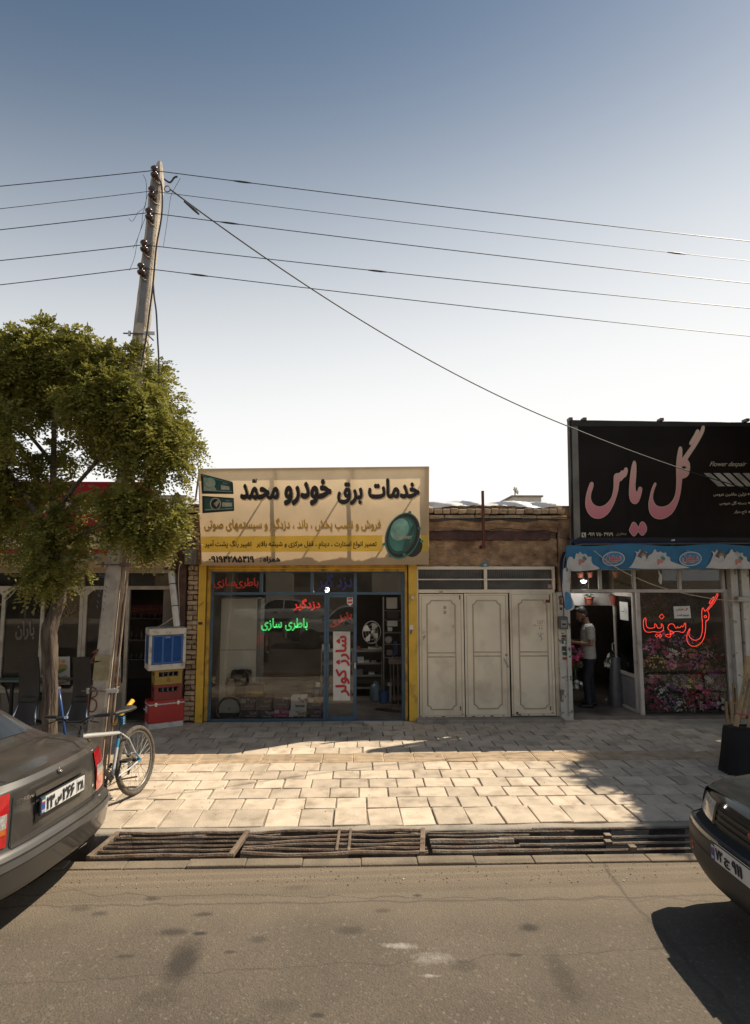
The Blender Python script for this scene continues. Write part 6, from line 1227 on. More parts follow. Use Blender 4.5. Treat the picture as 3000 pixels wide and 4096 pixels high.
for i, (x, y) in enumerate(((485, 185), (458, 408), (425, 642), (372, 990), (340, 1240))):
    p = Vector(at(*PX(x, y), 6.98)); ip.append(p); q = MB(); q.lathe([(.018, -.075), (.035, -.07), (.05, -.05), (.05, -.03), (.026, -.012), (.026, .012), (.046, .03), (.046, .05), (.03, .068), (.018, .075)], p, 16, Matrix.Rotation(R(-4), 3, 'Y')); ins = q.build('insulator', brw, pl_, smooth=True)
    q = MB(); q.tube([p+Vector((0, 0, .09)), p+Vector((0, 0, -.10)), p+Vector((.03, .03, -.12)), p+Vector((.06, .10, -.10))], .009, 6); q.build('bracket', rust2, ins)
# graffiti letters on the pole
graf = mm('red_marker', (.20, .065, .03), .8, var=.2, scale=12); blu = mm('blue_marker', (.10, .14, .17), .8, var=.2)
def on_pole(px, py): f = 0; p = at(px, py, 7.03); return p
def stroke(pts, mat, r=3.0, nm='graffiti'):
    P_ = smooth_poly([cH(*p) for p in pts], 2, False); q = MB(); L_ = []; R__ = []
    for i, p in enumerate(P_):
        a, c = np.array(P_[max(i-1, 0)]), np.array(P_[min(i+1, len(P_)-1)]); t = c-a; t /= np.linalg.norm(t)+1e-9; n_ = np.array([-t[1], t[0]])*r
        for s, lst in ((1, L_), (-1, R__)):
            w = np.array(p)+n_*s; z = at(w[0], w[1], 7.03)[2]; f = min(1, max(0, z/7.56)); Yp = pc(f).y-(.105-.030*f)-.006; lst.append(at(w[0], w[1], Yp))
    q.grid([L_, R__]); q.build(nm, mat, pl_)
stroke([(765, 850), (830, 805), (735, 940), (770, 925), (832, 918)], graf); stroke([(735, 1130), (730, 1240), (722, 1330), (770, 1340), (800, 1300), (795, 1240), (740, 1225), (795, 1210), (805, 1165), (770, 1130), (735, 1135)], graf)
for i, (x, y) in enumerate(((812, 296), (820, 330), (808, 365), (800, 420), (795, 460), (868, 296), (862, 330), (858, 372), (850, 430), (845, 480))): stroke([(x, y), (x+14, y+4), (x+6, y+16), (x+16, y+20)], blu, 1.2)
v = text('۴۵۱۴۸', cH, (820, 200, 902, 232), 7.01, blu, pl_, .0)
ym = MB(); f0, f1 = .163, .200
ym.quad(*[pc(f)+Vector((s*(.094-.028*f), -.108+.030*f-.003, 0)) for f, s in ((f0, -1), (f0, 1), (f1, 1), (f1, -1))]); ym.build('yellow_patch', mm('worn_yellow', (.32, .255, .13), .85, var=.3, scale=9), pl_)
# overhead lines
line_m = mm('line_wire', (.035, .037, .042), .5, .4, var=.0)
ends = ((728, 920), (818, 998), (902, 1088), (1025, 1187), (1122, 1298)); od = ('topmost', 'second', 'third', 'fourth', 'lowest')
for i, p in enumerate(ip):
    a = Vector(at(0, ends[i][0], 6.98)); c = Vector(at(3000, ends[i][1], 6.98)); s = p+Vector((.0, -.028, 0)); ltt = s+(a-s)*6; rt = s+(c-s)*2.6
    def seg(u, w, sag): return [u+(w-u)*t+Vector((0, 0, -sag*4*t*(1-t))) for t in np.linspace(0, 1, 24)]
    q = MB(); q.tube(list(reversed(seg(s, ltt, .10)))+seg(s, rt, .16)[1:], .0052 if i != 1 else .0038, 5); ln = tag(q.build('overhead_line', line_m, None), '%s of the five overhead lines on the concrete pole' % od[i], 'wire', 'overhead lines')
    q = MB(); t0 = (.05, .33, .045, .14, .03)[i]; u_ = [seg(s, rt, .16)[0]+(rt-s)*t+Vector((0, 0, -.16*4*t*(1-t))) for t in (t0, t0+.004, t0+.008, t0+.012)]; q.tube(u_, [.006, .011, .011, .006], 6); q.build('splice', line_m, ln)
hk = Vector(at(*PX(650, 370), 7.0)); q = MB(); tgt = Vector(at(2285, 1710, 9.3)); e2 = Vector(at(2990, 1956, 9.95)); pts = [hk+(tgt-hk)*t+Vector((0, 0, -.26*4*t*(1-t)*(1 if t < .5 else 1))) for t in np.linspace(0, 1, 40)]+[tgt+(e2-tgt)*t+Vector((0, 0, -.05*4*t*(1-t))) for t in np.linspace(.1, 1, 10)]
q.tube(pts, .009, 6); sv = tag(q.build('service_cable', cab_m, None), 'thick service cable running from pole top down across the black sign', 'cable'); q = MB(); q.torus(hk+Vector((-.03, 0, .0)), (0, 1, .2), .035, .007, 14, 5); q.build('hook', rust2, sv)
q = MB(); q.tube([hk+Vector((.18, 0, -.155)), hk+Vector((.30, .02, -.25)), hk+Vector((.36, .02, -.31))], [.012, .02, .012], 6); q.build('clamp', line_m, sv)
q = MB(); q.tube([at(*PX(*p), 7.0) for p in smooth_poly([(590, 262), (640, 300), (665, 295), (700, 240), (735, 235)], 2, False)], .011, 6); tag(q.build('tail_cable', cab_m, None), 'short bent black cable at the top right of the pole', 'cable')
q = MB(); q.tube([at(*PX(*p), 6.985) for p in smooth_poly([(520, 245), (560, 300), (570, 450), (568, 600), (552, 740), (500, 1000), (470, 1400), (430, 1700), (400, 1950), (365, 2150), (340, 2300)], 2, False)], .010, 6); tag(q.build('pole_cable', cab_m, None), 'black cable running down the front of the concrete pole', 'cable')
q = MB(); q.tube([at(*PX(*p), 7.0) for p in smooth_poly([(470, 1400), (480, 1550), (505, 1700), (515, 1950), (530, 2200), (535, 2400)], 2, False)], .010, 6); tag(q.build('drop_cable', cab_m, None), 'loose black cable dropping from the pole into the tree', 'cable')
for i, (pts, lb) in enumerate((([(360, 215), (395, 280), (398, 420), (390, 540), (350, 650), (350, 760), (290, 940), (250, 1015)], 'thin tangled tie wire left of the insulators'), ([(412, 430), (390, 500), (375, 580), (300, 620), (270, 690), (235, 730), (205, 690)], 'looped thin wire between second and third insulator'), ([(380, 690), (350, 770), (300, 900), (285, 1010), (265, 1130), (210, 1255)], 'thin wavy wire hanging by the lower insulators'), ([(765, 250), (700, 365), (660, 440), (640, 600), (610, 800), (580, 1000)], 'hair thin wire dangling right of the pole'))):
    q = MB(); q.tube([at(*PX(*p), 6.95) for p in smooth_poly(pts, 2, False)], .0028, 4); tag(q.build('tie_wire', line_m, None), lb, 'wire')
# tools by the pole
q = MB(); q.tube([at(*cH(482, 1135), 7.75), at(*cH(500, 1250), 7.7), at(*cH(548, 1600), 7.45)], .018, 8); bh = tag(q.build('blue_pipe', mm('blue_enamel', (.02, .06, .20), .35, var=.1), None, smooth=True), 'blue painted pipe leaning by the tree trunk', 'pipe'); q = MB(); q.tube([at(*cH(470, 1128), 7.76), at(*cH(494, 1140), 7.74)], .02, 8); q.build('end_cap', chr_, bh)
q = MB(); a, c = Vector(at(*cH(1098, 1242), 7.30)), Vector(at(*cH(880, 1520), 6.95)); q.tube([a, a+(c-a)*.25, a+(c-a)*.35, a+(c-a)*.72], [.026, .024, .019, .018], 10); yh = tag(q.build('tool_pole', mm('handle_yellow', (.60, .33, .025), .5, var=.08), None, smooth=True), 'yellow tool handle leaning beside the bicycle saddle', 'tool')
# ================================================================ cars
def cr_(P_, t):                                  # Catmull-Rom through rows of control values, t in [0, n-1]
    n = len(P_); i = min(int(t), n-2); f = t-i; p = [np.array(P_[max(0, min(n-1, i+k))], float) for k in (-1, 0, 1, 2)]
    return .5*((2*p[1])+(-p[0]+p[2])*f+(2*p[0]-5*p[1]+4*p[2]-p[3])*f*f+(-p[0]+3*p[1]-3*p[2]+p[3])*f**3)
class Car:
    """stations: x, half width, sill z, belt z, top half width, top z; rear / front: list of (z, how far that height stands out)"""
    def __init__(s, st, rear, front, bulge=(.10, .12)):
        s.st = st; s.xs = [r[0] for r in st]; s.rear, s.front, s.bulge = rear, front, bulge
    def par(s, x):
        i = max(0, min(len(s.xs)-2, next((k for k in range(len(s.xs)-1) if x <= s.xs[k+1]), len(s.xs)-2))); f = (x-s.xs[i])/(s.xs[i+1]-s.xs[i]); return cr_(s.st, i+f)
    def S(s, x, v):                              # v 0 sill .. 1 roof centre (left side, y > 0)
        _, w, zs, zb, wt, zt = s.par(x)
        pts = [(w*.86, zs), (w*.965, zs+.05), (w, zs+.22), (w*.99, (zs+.22)*.35+zb*.65), (w*.955, zb), (wt+(w*.955-wt)*.12, zb+(zt-zb)*.78), (wt*.90, zt-.012), (wt*.45, zt+.008), (0, zt+.012)]
        q = cr_(pts, v*8); return np.array([x, max(0, q[0]), q[1]])
    def E(s, t, z, end):                         # end cap: t -1..1 across, z height
        prof = s.rear if end < 0 else s.front; zs_ = [p[0] for p in prof]; xx = np.interp(z, zs_, [p[1] for p in prof]); x0 = s.xs[0] if end < 0 else s.xs[-1]
        hw = np.interp(z, zs_, [p[2] for p in prof]); b_ = s.bulge[0 if end < 0 else 1]
        return np.array([x0+end*(xx+b_*(1-abs(t)**3.2)), hw*t, z])
    def side_patch(s, mb, x0, x1, v0, v1, off, nx=12, nv=6, sgn=1, x0b=None, x1b=None):
        rows = []
        for j in range(nv+1):
            f = j/nv; v = v0+(v1-v0)*f; a = x0+((x0b if x0b is not None else x0)-x0)*f; c = x1+((x1b if x1b is not None else x1)-x1)*f; row = []
            for i in range(nx+1):
                x = a+(c-a)*i/nx; p = s.S(x, v); d1 = s.S(x+.01, v)-s.S(x-.01, v); d2 = s.S(x, min(1, v+.01))-s.S(x, max(0, v-.01)); n = np.cross(d1, d2); n /= np.linalg.norm(n)+1e-9
                if n[1]*1.0+n[2]*.6 < 0: n = -n
                p = p+n*off; row.append((p[0], sgn*p[1], p[2]))
            rows.append(row)
        mb.grid(rows); return mb
    def end_patch(s, mb, t0, t1, z0, z1, end, off, nt_=12, nz=5, t0b=None, t1b=None):
        rows = []
        for j in range(nz+1):
            f = j/nz; a = t0+((t0b if t0b is not None else t0)-t0)*f; c = t1+((t1b if t1b is not None else t1)-t1)*f; row = []
            for i in range(nt_+1):
                p = s.E(a+(c-a)*i/nt_, z0+(z1-z0)*f, end); row.append((p[0]+end*off, p[1], p[2]))
            rows.append(row)
        mb.grid(rows); return mb
    def body(s):
        mb = MB(); nx, nv = 110, 40
        for sgn in (1, -1): mb.grid([[(lambda p: (p[0], sgn*p[1], p[2]))(s.S(s.xs[0]+(s.xs[-1]-s.xs[0])*i/nx, j/nv)) for j in range(nv+1)] for i in range(nx+1)])
        for end, prof in ((-1, s.rear), (1, s.front)):
            zz = sorted(set(np.concatenate([[p[0] for p in prof], np.linspace(prof[0][0], prof[-1][0], 26)]))); x0 = s.xs[0] if end < 0 else s.xs[-1]
            rows = [[tuple(s.E(t, z, end)) for t in np.linspace(-1, 1, 33)] for z in zz]; mb.grid(rows)
            # close the gap between the cap and the first section
            for k in (0, -1):
                edge = []; sgn = -1 if k == 0 else 1
                for j in range(nv+1):
                    p = s.S(x0, j/nv); edge.append((p[0], sgn*p[1], p[2]))
                cap = [r[k] for r in rows]; zc = np.array([c[2] for c in cap]); tot = []
                for e in edge[:26]:
                    i = int(np.argmin(abs(zc-e[2]))); tot.append(cap[i])
                mb.grid([edge[:26], tot])
            top = rows[-1]; hd = [(lambda p: (p[0], p[1], p[2]))(s.S(x0, 1-abs(1-2*(i/32))*.40)) for i in range(33)]; hd = [(p[0], abs(p[1])*(-1 if i < 16 else 1), p[2]) for i, p in enumerate(hd)]; mb.grid([top, hd])
        mb.add([(s.xs[0], -.7, .22), (s.xs[-1], -.7, .22), (s.xs[-1], .7, .22), (s.xs[0], .7, .22)], [(0, 1, 2, 3)])
        return mb
def clearcoat(name, col, metal=.6, rough=.38, dust=(.25, .21, .17), amount=.35):
    m = M(name, col, rough, metal, var=.05, scale=3, dirt=tuple(c*.5+d*.5*1.0 for c, d in zip(col, dust)), dscale=1.6, dlo=.45, dhi=.85, coat=.9); m.node_tree.nodes['Principled BSDF'].inputs['Coat Roughness'].default_value = .07; return m
black_p = mm('black_plastic', (.022, .022, .022), .5, var=.12, scale=8); dk_glass = mm('tinted_glass', (.018, .02, .02), .04, var=.0, spec=.8); seam_m = mm('panel_gap', (.008, .008, .008), .8, var=0); tyre_m = mm('tyre_rubber', (.025, .024, .023), .85, var=.2, bump=.2); rim_m = mm('alloy', (.34, .34, .34), .35, .8, var=.05)
lamp_r = mm('lamp_red', (.42, .012, .014), .12, var=.18, scale=30, coat=.8); lamp_c = mm('lamp_clear', (.50, .49, .47), .12, .4, var=.3, scale=45, coat=.8); lamp_o = mm('lamp_orange', (.50, .13, .02), .15, var=.2, scale=30, coat=.6); pl_w = mm('plate_white_paint', (.62, .61, .58), .5, var=.05); pl_b = mm('plate_blue', (.03, .07, .26), .5, var=.05); pl_r = mm('plate_flag_red', (.45, .04, .04), .5, var=0); pl_g = mm('plate_flag_green', (.03, .22, .08), .5, var=0)
class CB(MB):
    def __init__(s, Mx, root): super().__init__(); s.M = Mx; s.root = root
    def build(s, name, mat, parent=None, **k): s.v = [tuple(s.M @ Vector(v)) for v in s.v]; return super().build(name, mat, parent or s.root, **k)
def wheels(B, xs_, w, r=.30):
    for x in xs_:
        for sg in (1, -1):
            Rm = Matrix.Rotation(R(90), 3, 'X'); y = sg*(w-.10)
            q = B(); q.lathe([(r*.62, -.09), (r*.9, -.095), (r, -.07), (r, .07), (r*.9, .095), (r*.62, .09)], (x, y, r), 32, Rm); wo_ = q.build('wheel', tyre_m, smooth=True, auto=40)
            q = B(); q.lathe([(r*.64, -.06), (r*.64, .06)], (x, y, r), 28, Rm); q.lathe([(0, -.065*sg), (r*.2, -.065*sg), (r*.22, -.05*sg)], (x, y, r), 16, Rm)
            for k in range(7):
                a = k*2*math.pi/7; d = Vector((math.cos(a), 0, math.sin(a))); s2 = Vector((-math.sin(a), 0, math.cos(a))); c = Vector((x, y+sg*.06, r)); q.add([c+d*r*.1+s2*.03, c+d*r*.1-s2*.03, c+d*r*.63-s2*.022, c+d*r*.63+s2*.022], [(0, 1, 2, 3)])
            q.build('rim', rim_m, wo_); q = B(); q.lathe([(0, 0), (r*.63, 0)], (x, y+sg*.02, r), 20, Rm); q.build('brake_disc', black_p, wo_)
def plate(B, car, end, zc, t_c, root, pieces, w=.52, h=.115, off=.02):
    c = car.E(t_c, zc, end); cx = c[0]+end*off; cy = c[1]; tilt = 0
    q = B(); q.box(cx-.006, cx+.006, cy-w/2-.008, cy+w/2+.008, zc-h/2-.008, zc+h/2+.008); po = q.build('number_plate', black_p, bev=.003)
    X = cx+end*.0075; s = end                     # reading direction: at the rear left-to-right runs from the car's left to its right
    def face(u0, u1, v0, v1, mat, k, nm):
        q = B(); ya, yb = cy+s*(-w/2+w*u0)*(1), cy+s*(-w/2+w*u1); x = X+end*.0012*k; q.quad((x, ya, zc-h/2+h*v0), (x, yb, zc-h/2+h*v0), (x, yb, zc-h/2+h*v1), (x, ya, zc-h/2+h*v1)); return q.build(nm, mat, po)
    face(0, 1, 0, 1, pl_w, 0, 'plate_face'); face(0, .085, 0, 1, pl_b, 1, 'country_strip'); face(.012, .075, .82, .92, pl_g, 2, 'flag'); face(.012, .075, .64, .74, pl_r, 2, 'flag'); face(.012, .075, .74, .82, pl_w, 2, 'flag')
    face(.80, .808, .05, .95, stick_b, 1, 'divider') if len(pieces) > 3 else None
    for txt, u0, u1, v0, v1 in pieces:
        v, f = text_geo(txt, 0., 0., 0., True, 2); st = [v]; ff = list(f); n0 = len(v)
        for k in range(6): g = v.copy(); a = k*math.pi/3; g[:, 0] += .045*math.cos(a); g[:, 1] += .045*math.sin(a); g[:, 2] += (k+1)*.0005; st.append(g); ff += [tuple(i+n0*(k+1) for i in t) for t in f]
        v = np.concatenate(st); mn, mx = v[:, :2].min(0), v[:, :2].max(0); q = B()
        q.add([(X+end*(.0035+p[2]), cy+s*(-w/2+w*(u0+(u1-u0)*(p[0]-mn[0])/(mx[0]-mn[0]))), zc-h/2+h*(v0+(v1-v0)*(p[1]-mn[1])/(mx[1]-mn[1]))) for p in v], ff); q.build('plate_number', stick_b, po)
    q = B()
    for k in range(4): y = cy+s*(-w/2+w*(.015+.016*k)); q.box(X+end*.003-.0005, X+end*.003+.0005, min(y, y+s*.005), max(y, y+s*.005), zc-h*.42, zc-h*.25)
    q.build('country_letters', pl_w, po)

def sedan(label, loc, heading, paint, style, group=None, k=1.0):
    root = thing('parked_car', label, 'car', loc, group); Mx = Matrix.Translation(Vector(loc)) @ Matrix.Rotation(heading, 4, 'Z') @ Matrix.Scale(k, 4); B = lambda: CB(Mx, root)
    if style == 'soren':
        st = [(-2.22, .70, .34, .89, .56, .99), (-2.10, .795, .30, .93, .64, 1.025), (-1.85, .845, .24, .95, .67, 1.045), (-1.70, .86, .21, .955, .67, 1.06), (-1.28, .86, .20, .95, .585, 1.30), (-.75, .86, .20, .94, .56, 1.43), (-.25, .86, .20, .94, .56, 1.465), (.35, .86, .20, .93, .56, 1.435), (1.15, .86, .20, .92, .66, 1.02), (1.65, .85, .21, .88, .68, .95), (2.0, .82, .25, .80, .66, .87), (2.18, .74, .32, .68, .58, .77)]
        rear = [(.20, -.10, .66), (.26, .0, .73), (.30, .045, .76), (.46, .065, .775), (.535, .06, .775), (.56, .02, .765), (.60, .0, .755), (.80, -.005, .735), (.95, -.02, .70), (.99, -.05, .62)]
        front = [(.20, -.08, .66), (.28, .02, .74), (.45, .04, .76), (.55, .02, .76), (.70, -.02, .72), (.77, -.08, .60)]
    else:
        st = [(-2.18, .72, .34, .82, .60, .90), (-2.05, .80, .30, .88, .66, .96), (-1.80, .835, .24, .91, .68, 1.0), (-1.40, .85, .21, .92, .66, 1.03), (-.80, .85, .20, .93, .56, 1.34), (-.25, .85, .20, .93, .56, 1.40), (.35, .85, .20, .92, .56, 1.385), (1.10, .85, .20, .91, .66, .99), (1.60, .845, .21, .92, .69, .975), (1.98, .825, .25, .87, .71, .935), (2.12, .78, .32, .80, .69, .885)]
        rear = [(.20, -.10, .66), (.28, .0, .73), (.33, .05, .76), (.52, .05, .77), (.56, .0, .765), (.78, -.01, .74), (.90, -.05, .66)]
        front = [(.22, -.06, .68), (.30, .06, .77), (.38, .10, .80), (.58, .10, .80), (.645, .09, .79), (.66, .02, .775), (.68, .0, .77), (.82, -.03, .755), (.86, -.05, .73), (.885, -.10, .68)]
    car = Car(st, rear, front, (.11, .12)); q = B(); bd = car.body(); q.v, q.f = bd.v, bd.f; q.build('body', paint, smooth=True, auto=50)
    Lr, Lf = st[0][0], st[-1][0]
    # glass: rear window, windscreen, side windows
    def sym(nm, mat, *a, off=.004, **k):
        for sg in (1, -1): q = B(); car.side_patch(q, *a, off, sgn=sg, **k); q.build(nm, mat, smooth=True)
    sym('rear_window', dk_glass, *((-1.64, -.86) if style == 'soren' else (-1.34, -.86)), .78, 1.0, off=.006, nx=10, nv=8); sym('windscreen', dk_glass, .46, 1.06, .80, 1.0, off=.006, nx=10, nv=8)
    sym('side_window', dk_glass, -1.0, -.22, .53, .66, x0b=-.80, x1b=-.22); sym('side_window', dk_glass, -.16, .86, .53, .66, x0b=-.16, x1b=.42)
    sym('door_gap', seam_m, -.19, -.182, .10, .52, off=.003, nx=1, nv=10); sym('door_gap', seam_m, .90, .908, .10, .50, off=.003, nx=1, nv=10); sym('door_gap', seam_m, -1.06, -1.052, .16, .52, off=.003, nx=1, nv=10); sym('side_strip', black_p, -1.2, 1.3, .27, .31, off=.008, nx=20, nv=2); sym('sill', black_p, -1.1, 1.0, .0, .08, off=.006, nx=20, nv=2)
    for x in (-.85, .05): sym('door_handle', black_p, x, x+.16, .44, .47, off=.018, nx=4, nv=2)
    for x in (-1.30, 1.36):                       # wheel arches
        for sg in (1, -1):
            q = B(); rows = []
            for rr in (.0, .36): rows.append([(x+rr*math.cos(a), sg*(car.par(x)[1]*1.0+.004), .30+rr*math.sin(a)) for a in np.linspace(-.25, math.pi+.25, 18)])
            q.grid(rows); q.build('wheel_arch', black_p)
    wheels(B, (-1.30, 1.36), .86)
    EP = lambda nm, mat, *a, par=None, **k: (lambda q: (car.end_patch(q, *a, **k), q.build(nm, mat, par, smooth=True))[1])(B())
    if style == 'soren':
        # trunk lid gaps, bumper strip, lower lip
        EP('lid_gap', seam_m, -.64, .64, .575, .583, -1, .004, nz=1, nt_=24); EP('lid_gap', seam_m, -.655, -.643, .583, .905, -1, .004, nt_=1); EP('lid_gap', seam_m, .643, .655, .583, .905, -1, .004, nt_=1)
        sym('lid_gap', seam_m, -2.2, -1.74, .795, .80, off=.003, nx=14, nv=1); EP('bumper_strip', mm('grey_plastic', (.075, .072, .068), .5, var=.1), -.985, .985, .475, .525, -1, .010, nz=2, nt_=30); EP('bumper_lip', black_p, -.97, .97, .215, .27, -1, .012, nz=2, nt_=30)
        for sg in (1, -1): q = B(); car.side_patch(q, -2.2, -1.72, .22, .27, .012, sgn=sg); q.build('bumper_strip', mt['grey_plastic'], smooth=True)
        EP('plate_recess', mm('recess_paint', (.075, .073, .07), .4, .5, var=.05), -.37, .37, .67, .87, -1, .006, nt_=16); EP('recess_brow', paint, -.42, .42, .86, .90, -1, .035, nt_=16)
        plate(B, car, -1, .775, 0, root, (('۲۳', .11, .28, .10, .90), ('س', .30, .44, .06, .66), ('۲۶۶', .46, .74, .10, .90), ('۳۸', .82, .97, .16, .80)), off=.028)
        for sg in (1, -1):                          # tail lamps wrap round the corner
            r0, r1 = sorted((sg*.70, sg*1.0)); EP('tail_lamp', lamp_r, r0, r1, .61, .945, -1, .012, nt_=8, nz=8); EP('reverse_lamp', lamp_c, *sorted((sg*.72, sg*1.0)), .73, .82, -1, .017, nt_=8, nz=4); EP('indicator', lamp_o, *sorted((sg*.72, sg*1.0)), .69, .73, -1, .016, nt_=8, nz=2)
            q = B(); car.side_patch(q, -2.215, -1.98, .36, .56, .010, sgn=sg, x1b=-2.03); q.build('tail_lamp', lamp_r, smooth=True)
        p = car.E(0, .945, -1); q = B(); q.ell((p[0]-.006, 0, .948), (.008, .026, .022), 10, 6); q.ell((p[0]-.010, .012, .961), (.006, .010, .014), 8, 5); q.ell((p[0]-.010, -.012, .934), (.006, .016, .008), 8, 5); q.build('emblem', chr_, smooth=True)
        for i, (txt, t0, z0, w2, h2) in enumerate((('SOREN', .60, .855, .15, .026),)):
            v, f = text_geo(txt, 0, 0, 0, False, 2); mn, mx = v.min(0), v.max(0); q = B(); pts = []
            for pp in v:
                yl = (t0*.745)-(pp[0]-mn[0])/(mx[0]-mn[0])*w2*(1); e = car.E(yl/.745, z0, -1); pts.append((e[0]-.008, yl, z0+(pp[1]-mn[1])/(mx[1]-mn[1])*h2))
            q.add(pts, f); q.build('badge', chr_)
        q = B(); c = car.E(-.62, .68, -1); q.lathe([(0, .006), (.014, .006), (.016, 0)], c, 12, Matrix.Rotation(R(-90), 3, 'Y')); q.build('lock', chr_)
    else:
        gr_ = EP('grille', mm('grille_black', (.012, .012, .012), .5, var=.1), -.56, .56, .69, .83, 1, .004, nt_=20)
        for k in range(3): EP('grille_slat', black_p, -.55, .55, .71+k*.042, .723+k*.042, 1, .018, nt_=20, nz=1, par=gr_)
        for sg in (1, -1):
            EP('headlamp', lamp_c, *sorted((sg*.60, sg*.985)), .69, .835, 1, .010, nt_=8); q = B(); car.side_patch(q, 2.0, 2.115, .40, .62, .006, sgn=sg); q.build('corner_lamp', lamp_o, smooth=True); EP('headlamp_bezel', black_p, *sorted((sg*.57, sg*.61)), .685, .84, 1, .013, nt_=2)
            EP('indicator', lamp_o, *sorted((sg*.78, sg*.93)), .42, .49, 1, .006, nt_=5); EP('indicator_recess', seam_m, *sorted((sg*.74, sg*.97)), .40, .51, 1, .003, nt_=6)
        EP('bumper', black_p, -.995, .995, .30, .648, 1, .004, nt_=30, nz=8); EP('bumper_gap', seam_m, -.99, .99, .652, .682, 1, .003, nt_=24, nz=2); EP('air_intake', seam_m, -.6, .6, .24, .30, 1, .006, nt_=12, nz=2); EP('bumper_groove', seam_m, -.99, .99, .512, .520, 1, .006, nt_=30, nz=1)
        for sg in (1, -1): q = B(); car.side_patch(q, 1.70, 2.12, .10, .36, .010, sgn=sg); q.build('bumper', black_p, smooth=True)
        sym('hood_gap', seam_m, 1.1, 2.06, .69, .696, off=.003, nx=14, nv=1)
        if 'black' in label: plate(B, car, 1, .585, 0, root, (('۷۲', .115, .27, .18, .84), ('ج', .30, .43, .12, .66), ('۹۱۱', .47, .68, .18, .84)), off=.016)
        EP('tail_lamp', lamp_r, .6, .98, .60, .76, -1, .008); EP('tail_lamp', lamp_r, -.98, -.6, .60, .76, -1, .008); EP('rear_bumper', black_p, -.99, .99, .33, .55, -1, .006, nt_=24)
        q = B(); p = car.E(0, .77, 1); q.ell((p[0]+.01, 0, .77), (.012, .035, .03), 10, 6); q.build('emblem', red_l if 'black' in label else chr_, smooth=True)
    sym('wing_mirror', black_p, .78, .90, .54, .62, off=.10, nx=3, nv=3)
    return root
hd = math.atan2(.15, -.985); fwd = Vector((math.cos(hd), math.sin(hd), 0)); rc = Vector((-2.375, 4.87, -.035))
sedan('dark grey sedan seen from behind, parked in front of the bicycle', tuple(rc+fwd*2.22), hd, clearcoat('grey_metallic', (.054, .050, .045), .35, .45, (.17, .145, .115)), 'soren', None, 1.0)
sedan('black car with black bumper whose front pokes in beside the gutter', (4.70, 4.02, -.035), math.pi, clearcoat('black_green_paint', (.022, .026, .022), .3, .35, (.12, .11, .09)), 'pars', None, .96)
sedan('white sedan waiting in the road, seen mirrored in the battery shop glass', (-.2, -.5, -.05), math.pi, clearcoat('white_paint', (.55, .55, .53), 0., .3), 'pars2', 'white cars mirrored in the shop glass')
sedan('white sedan parked across the road, mirrored above the green neon', (-3.4, -6.6, -.05), math.pi, mt.setdefault('wp2', clearcoat('white_paint_far', (.5, .5, .49), 0., .3)), 'pars2', 'white cars mirrored in the shop glass')

# ================================================================ bicycle
bh_ = math.atan2(-.975, -.22); Mb = Matrix.Translation((-2.42, 6.96, .004)) @ Matrix.Rotation(bh_, 4, 'Z') @ Matrix.Rotation(R(4.5), 4, 'X')
bike = thing('bicycle', 'white and blue mountain bicycle leaning by the concrete pole', 'bicycle', (-2.42, 6.96, 0)); B = lambda: CB(Mb, bike)
bt_, kn = mm('bike_tyre', (.095, .08, .063), .9, var=.25, scale=20, bump=.3), None; spk = mm('spoke_steel', (.36, .33, .28), .6, .3, var=.05); bw = mm('frame_white', (.50, .50, .49), .35, var=.04, coat=.4); bb_ = mm('frame_blue', (.04, .22, .38), .35, var=.05, coat=.4); bk_ = mm('frame_black', (.018, .018, .018), .4, var=.05, coat=.3)
RW = .362
def bwheel(cx, disc=True, cass=False):
    c = Vector((cx, 0, RW)); q = B(); q.torus(c, (0, 1, 0), RW-.026, .026, 56, 10)
    for k in range(72):
        a = k*2*math.pi/72; d = Vector((math.cos(a), 0, math.sin(a))); t = Vector((-math.sin(a), 0, math.cos(a)))
        for y in (-.016, 0, .016):
            if (k+(y == 0)) % 2: continue
            p = c+d*(RW-.003-.004*(y != 0)); q.add([p+t*.006+Vector((0, y-.006, 0)), p+t*.006+Vector((0, y+.006, 0)), p-t*.006+Vector((0, y+.006, 0)), p-t*.006+Vector((0, y-.006, 0)), p+d*.005+t*.004+Vector((0, y, 0))], [(0, 1, 4), (1, 2, 4), (2, 3, 4), (3, 0, 4)])
    w = q.build('wheel', bt_, smooth=True)
    q = B(); q.torus(c, (0, 1, 0), RW-.058, .013, 56, 8); q.build('rim', mm('bike_rim', (.22, .20, .17), .4, .6, var=.1), w, smooth=True)
    q = B(); q.tube([c+Vector((0, -.06, 0)), c+Vector((0, .06, 0))], .016, 10); q.tube([c+Vector((0, -.035, 0)), c+Vector((0, -.028, 0))], .03, 12); q.tube([c+Vector((0, .028, 0)), c+Vector((0, .035, 0))], .03, 12); q.build('hub', bk_, w)
    for k in range(32):
        a = k*2*math.pi/32; s = 1 if k % 2 else -1; o = (.55 if (k//2) % 2 else -.55); p0 = c+Vector((.028*math.cos(a+o), .03*s, .028*math.sin(a+o))); p1 = c+Vector(((RW-.065)*math.cos(a), .0, (RW-.065)*math.sin(a))); q = B(); q.tube([p0, p1], .0016, 4); q.build('spoke', spk, w)
    if disc: q = B(); q.torus(c+Vector((0, -.045, 0)), (0, 1, 0), .075, .006, 28, 4); q.torus(c+Vector((0, -.045, 0)), (0, 1, 0), .045, .004, 20, 4); q.build('brake_disc', spk, w)
    if cass: q = B(); [q.lathe([(.06-.006*k, 0), (.06-.006*k, .004)], c+Vector((0, -.03-.006*k, 0)), 20, Matrix.Rotation(R(90), 3, 'X')) for k in range(5)]; q.build('sprockets', rust2, w)
bwheel(0, True, True); bwheel(1.03)
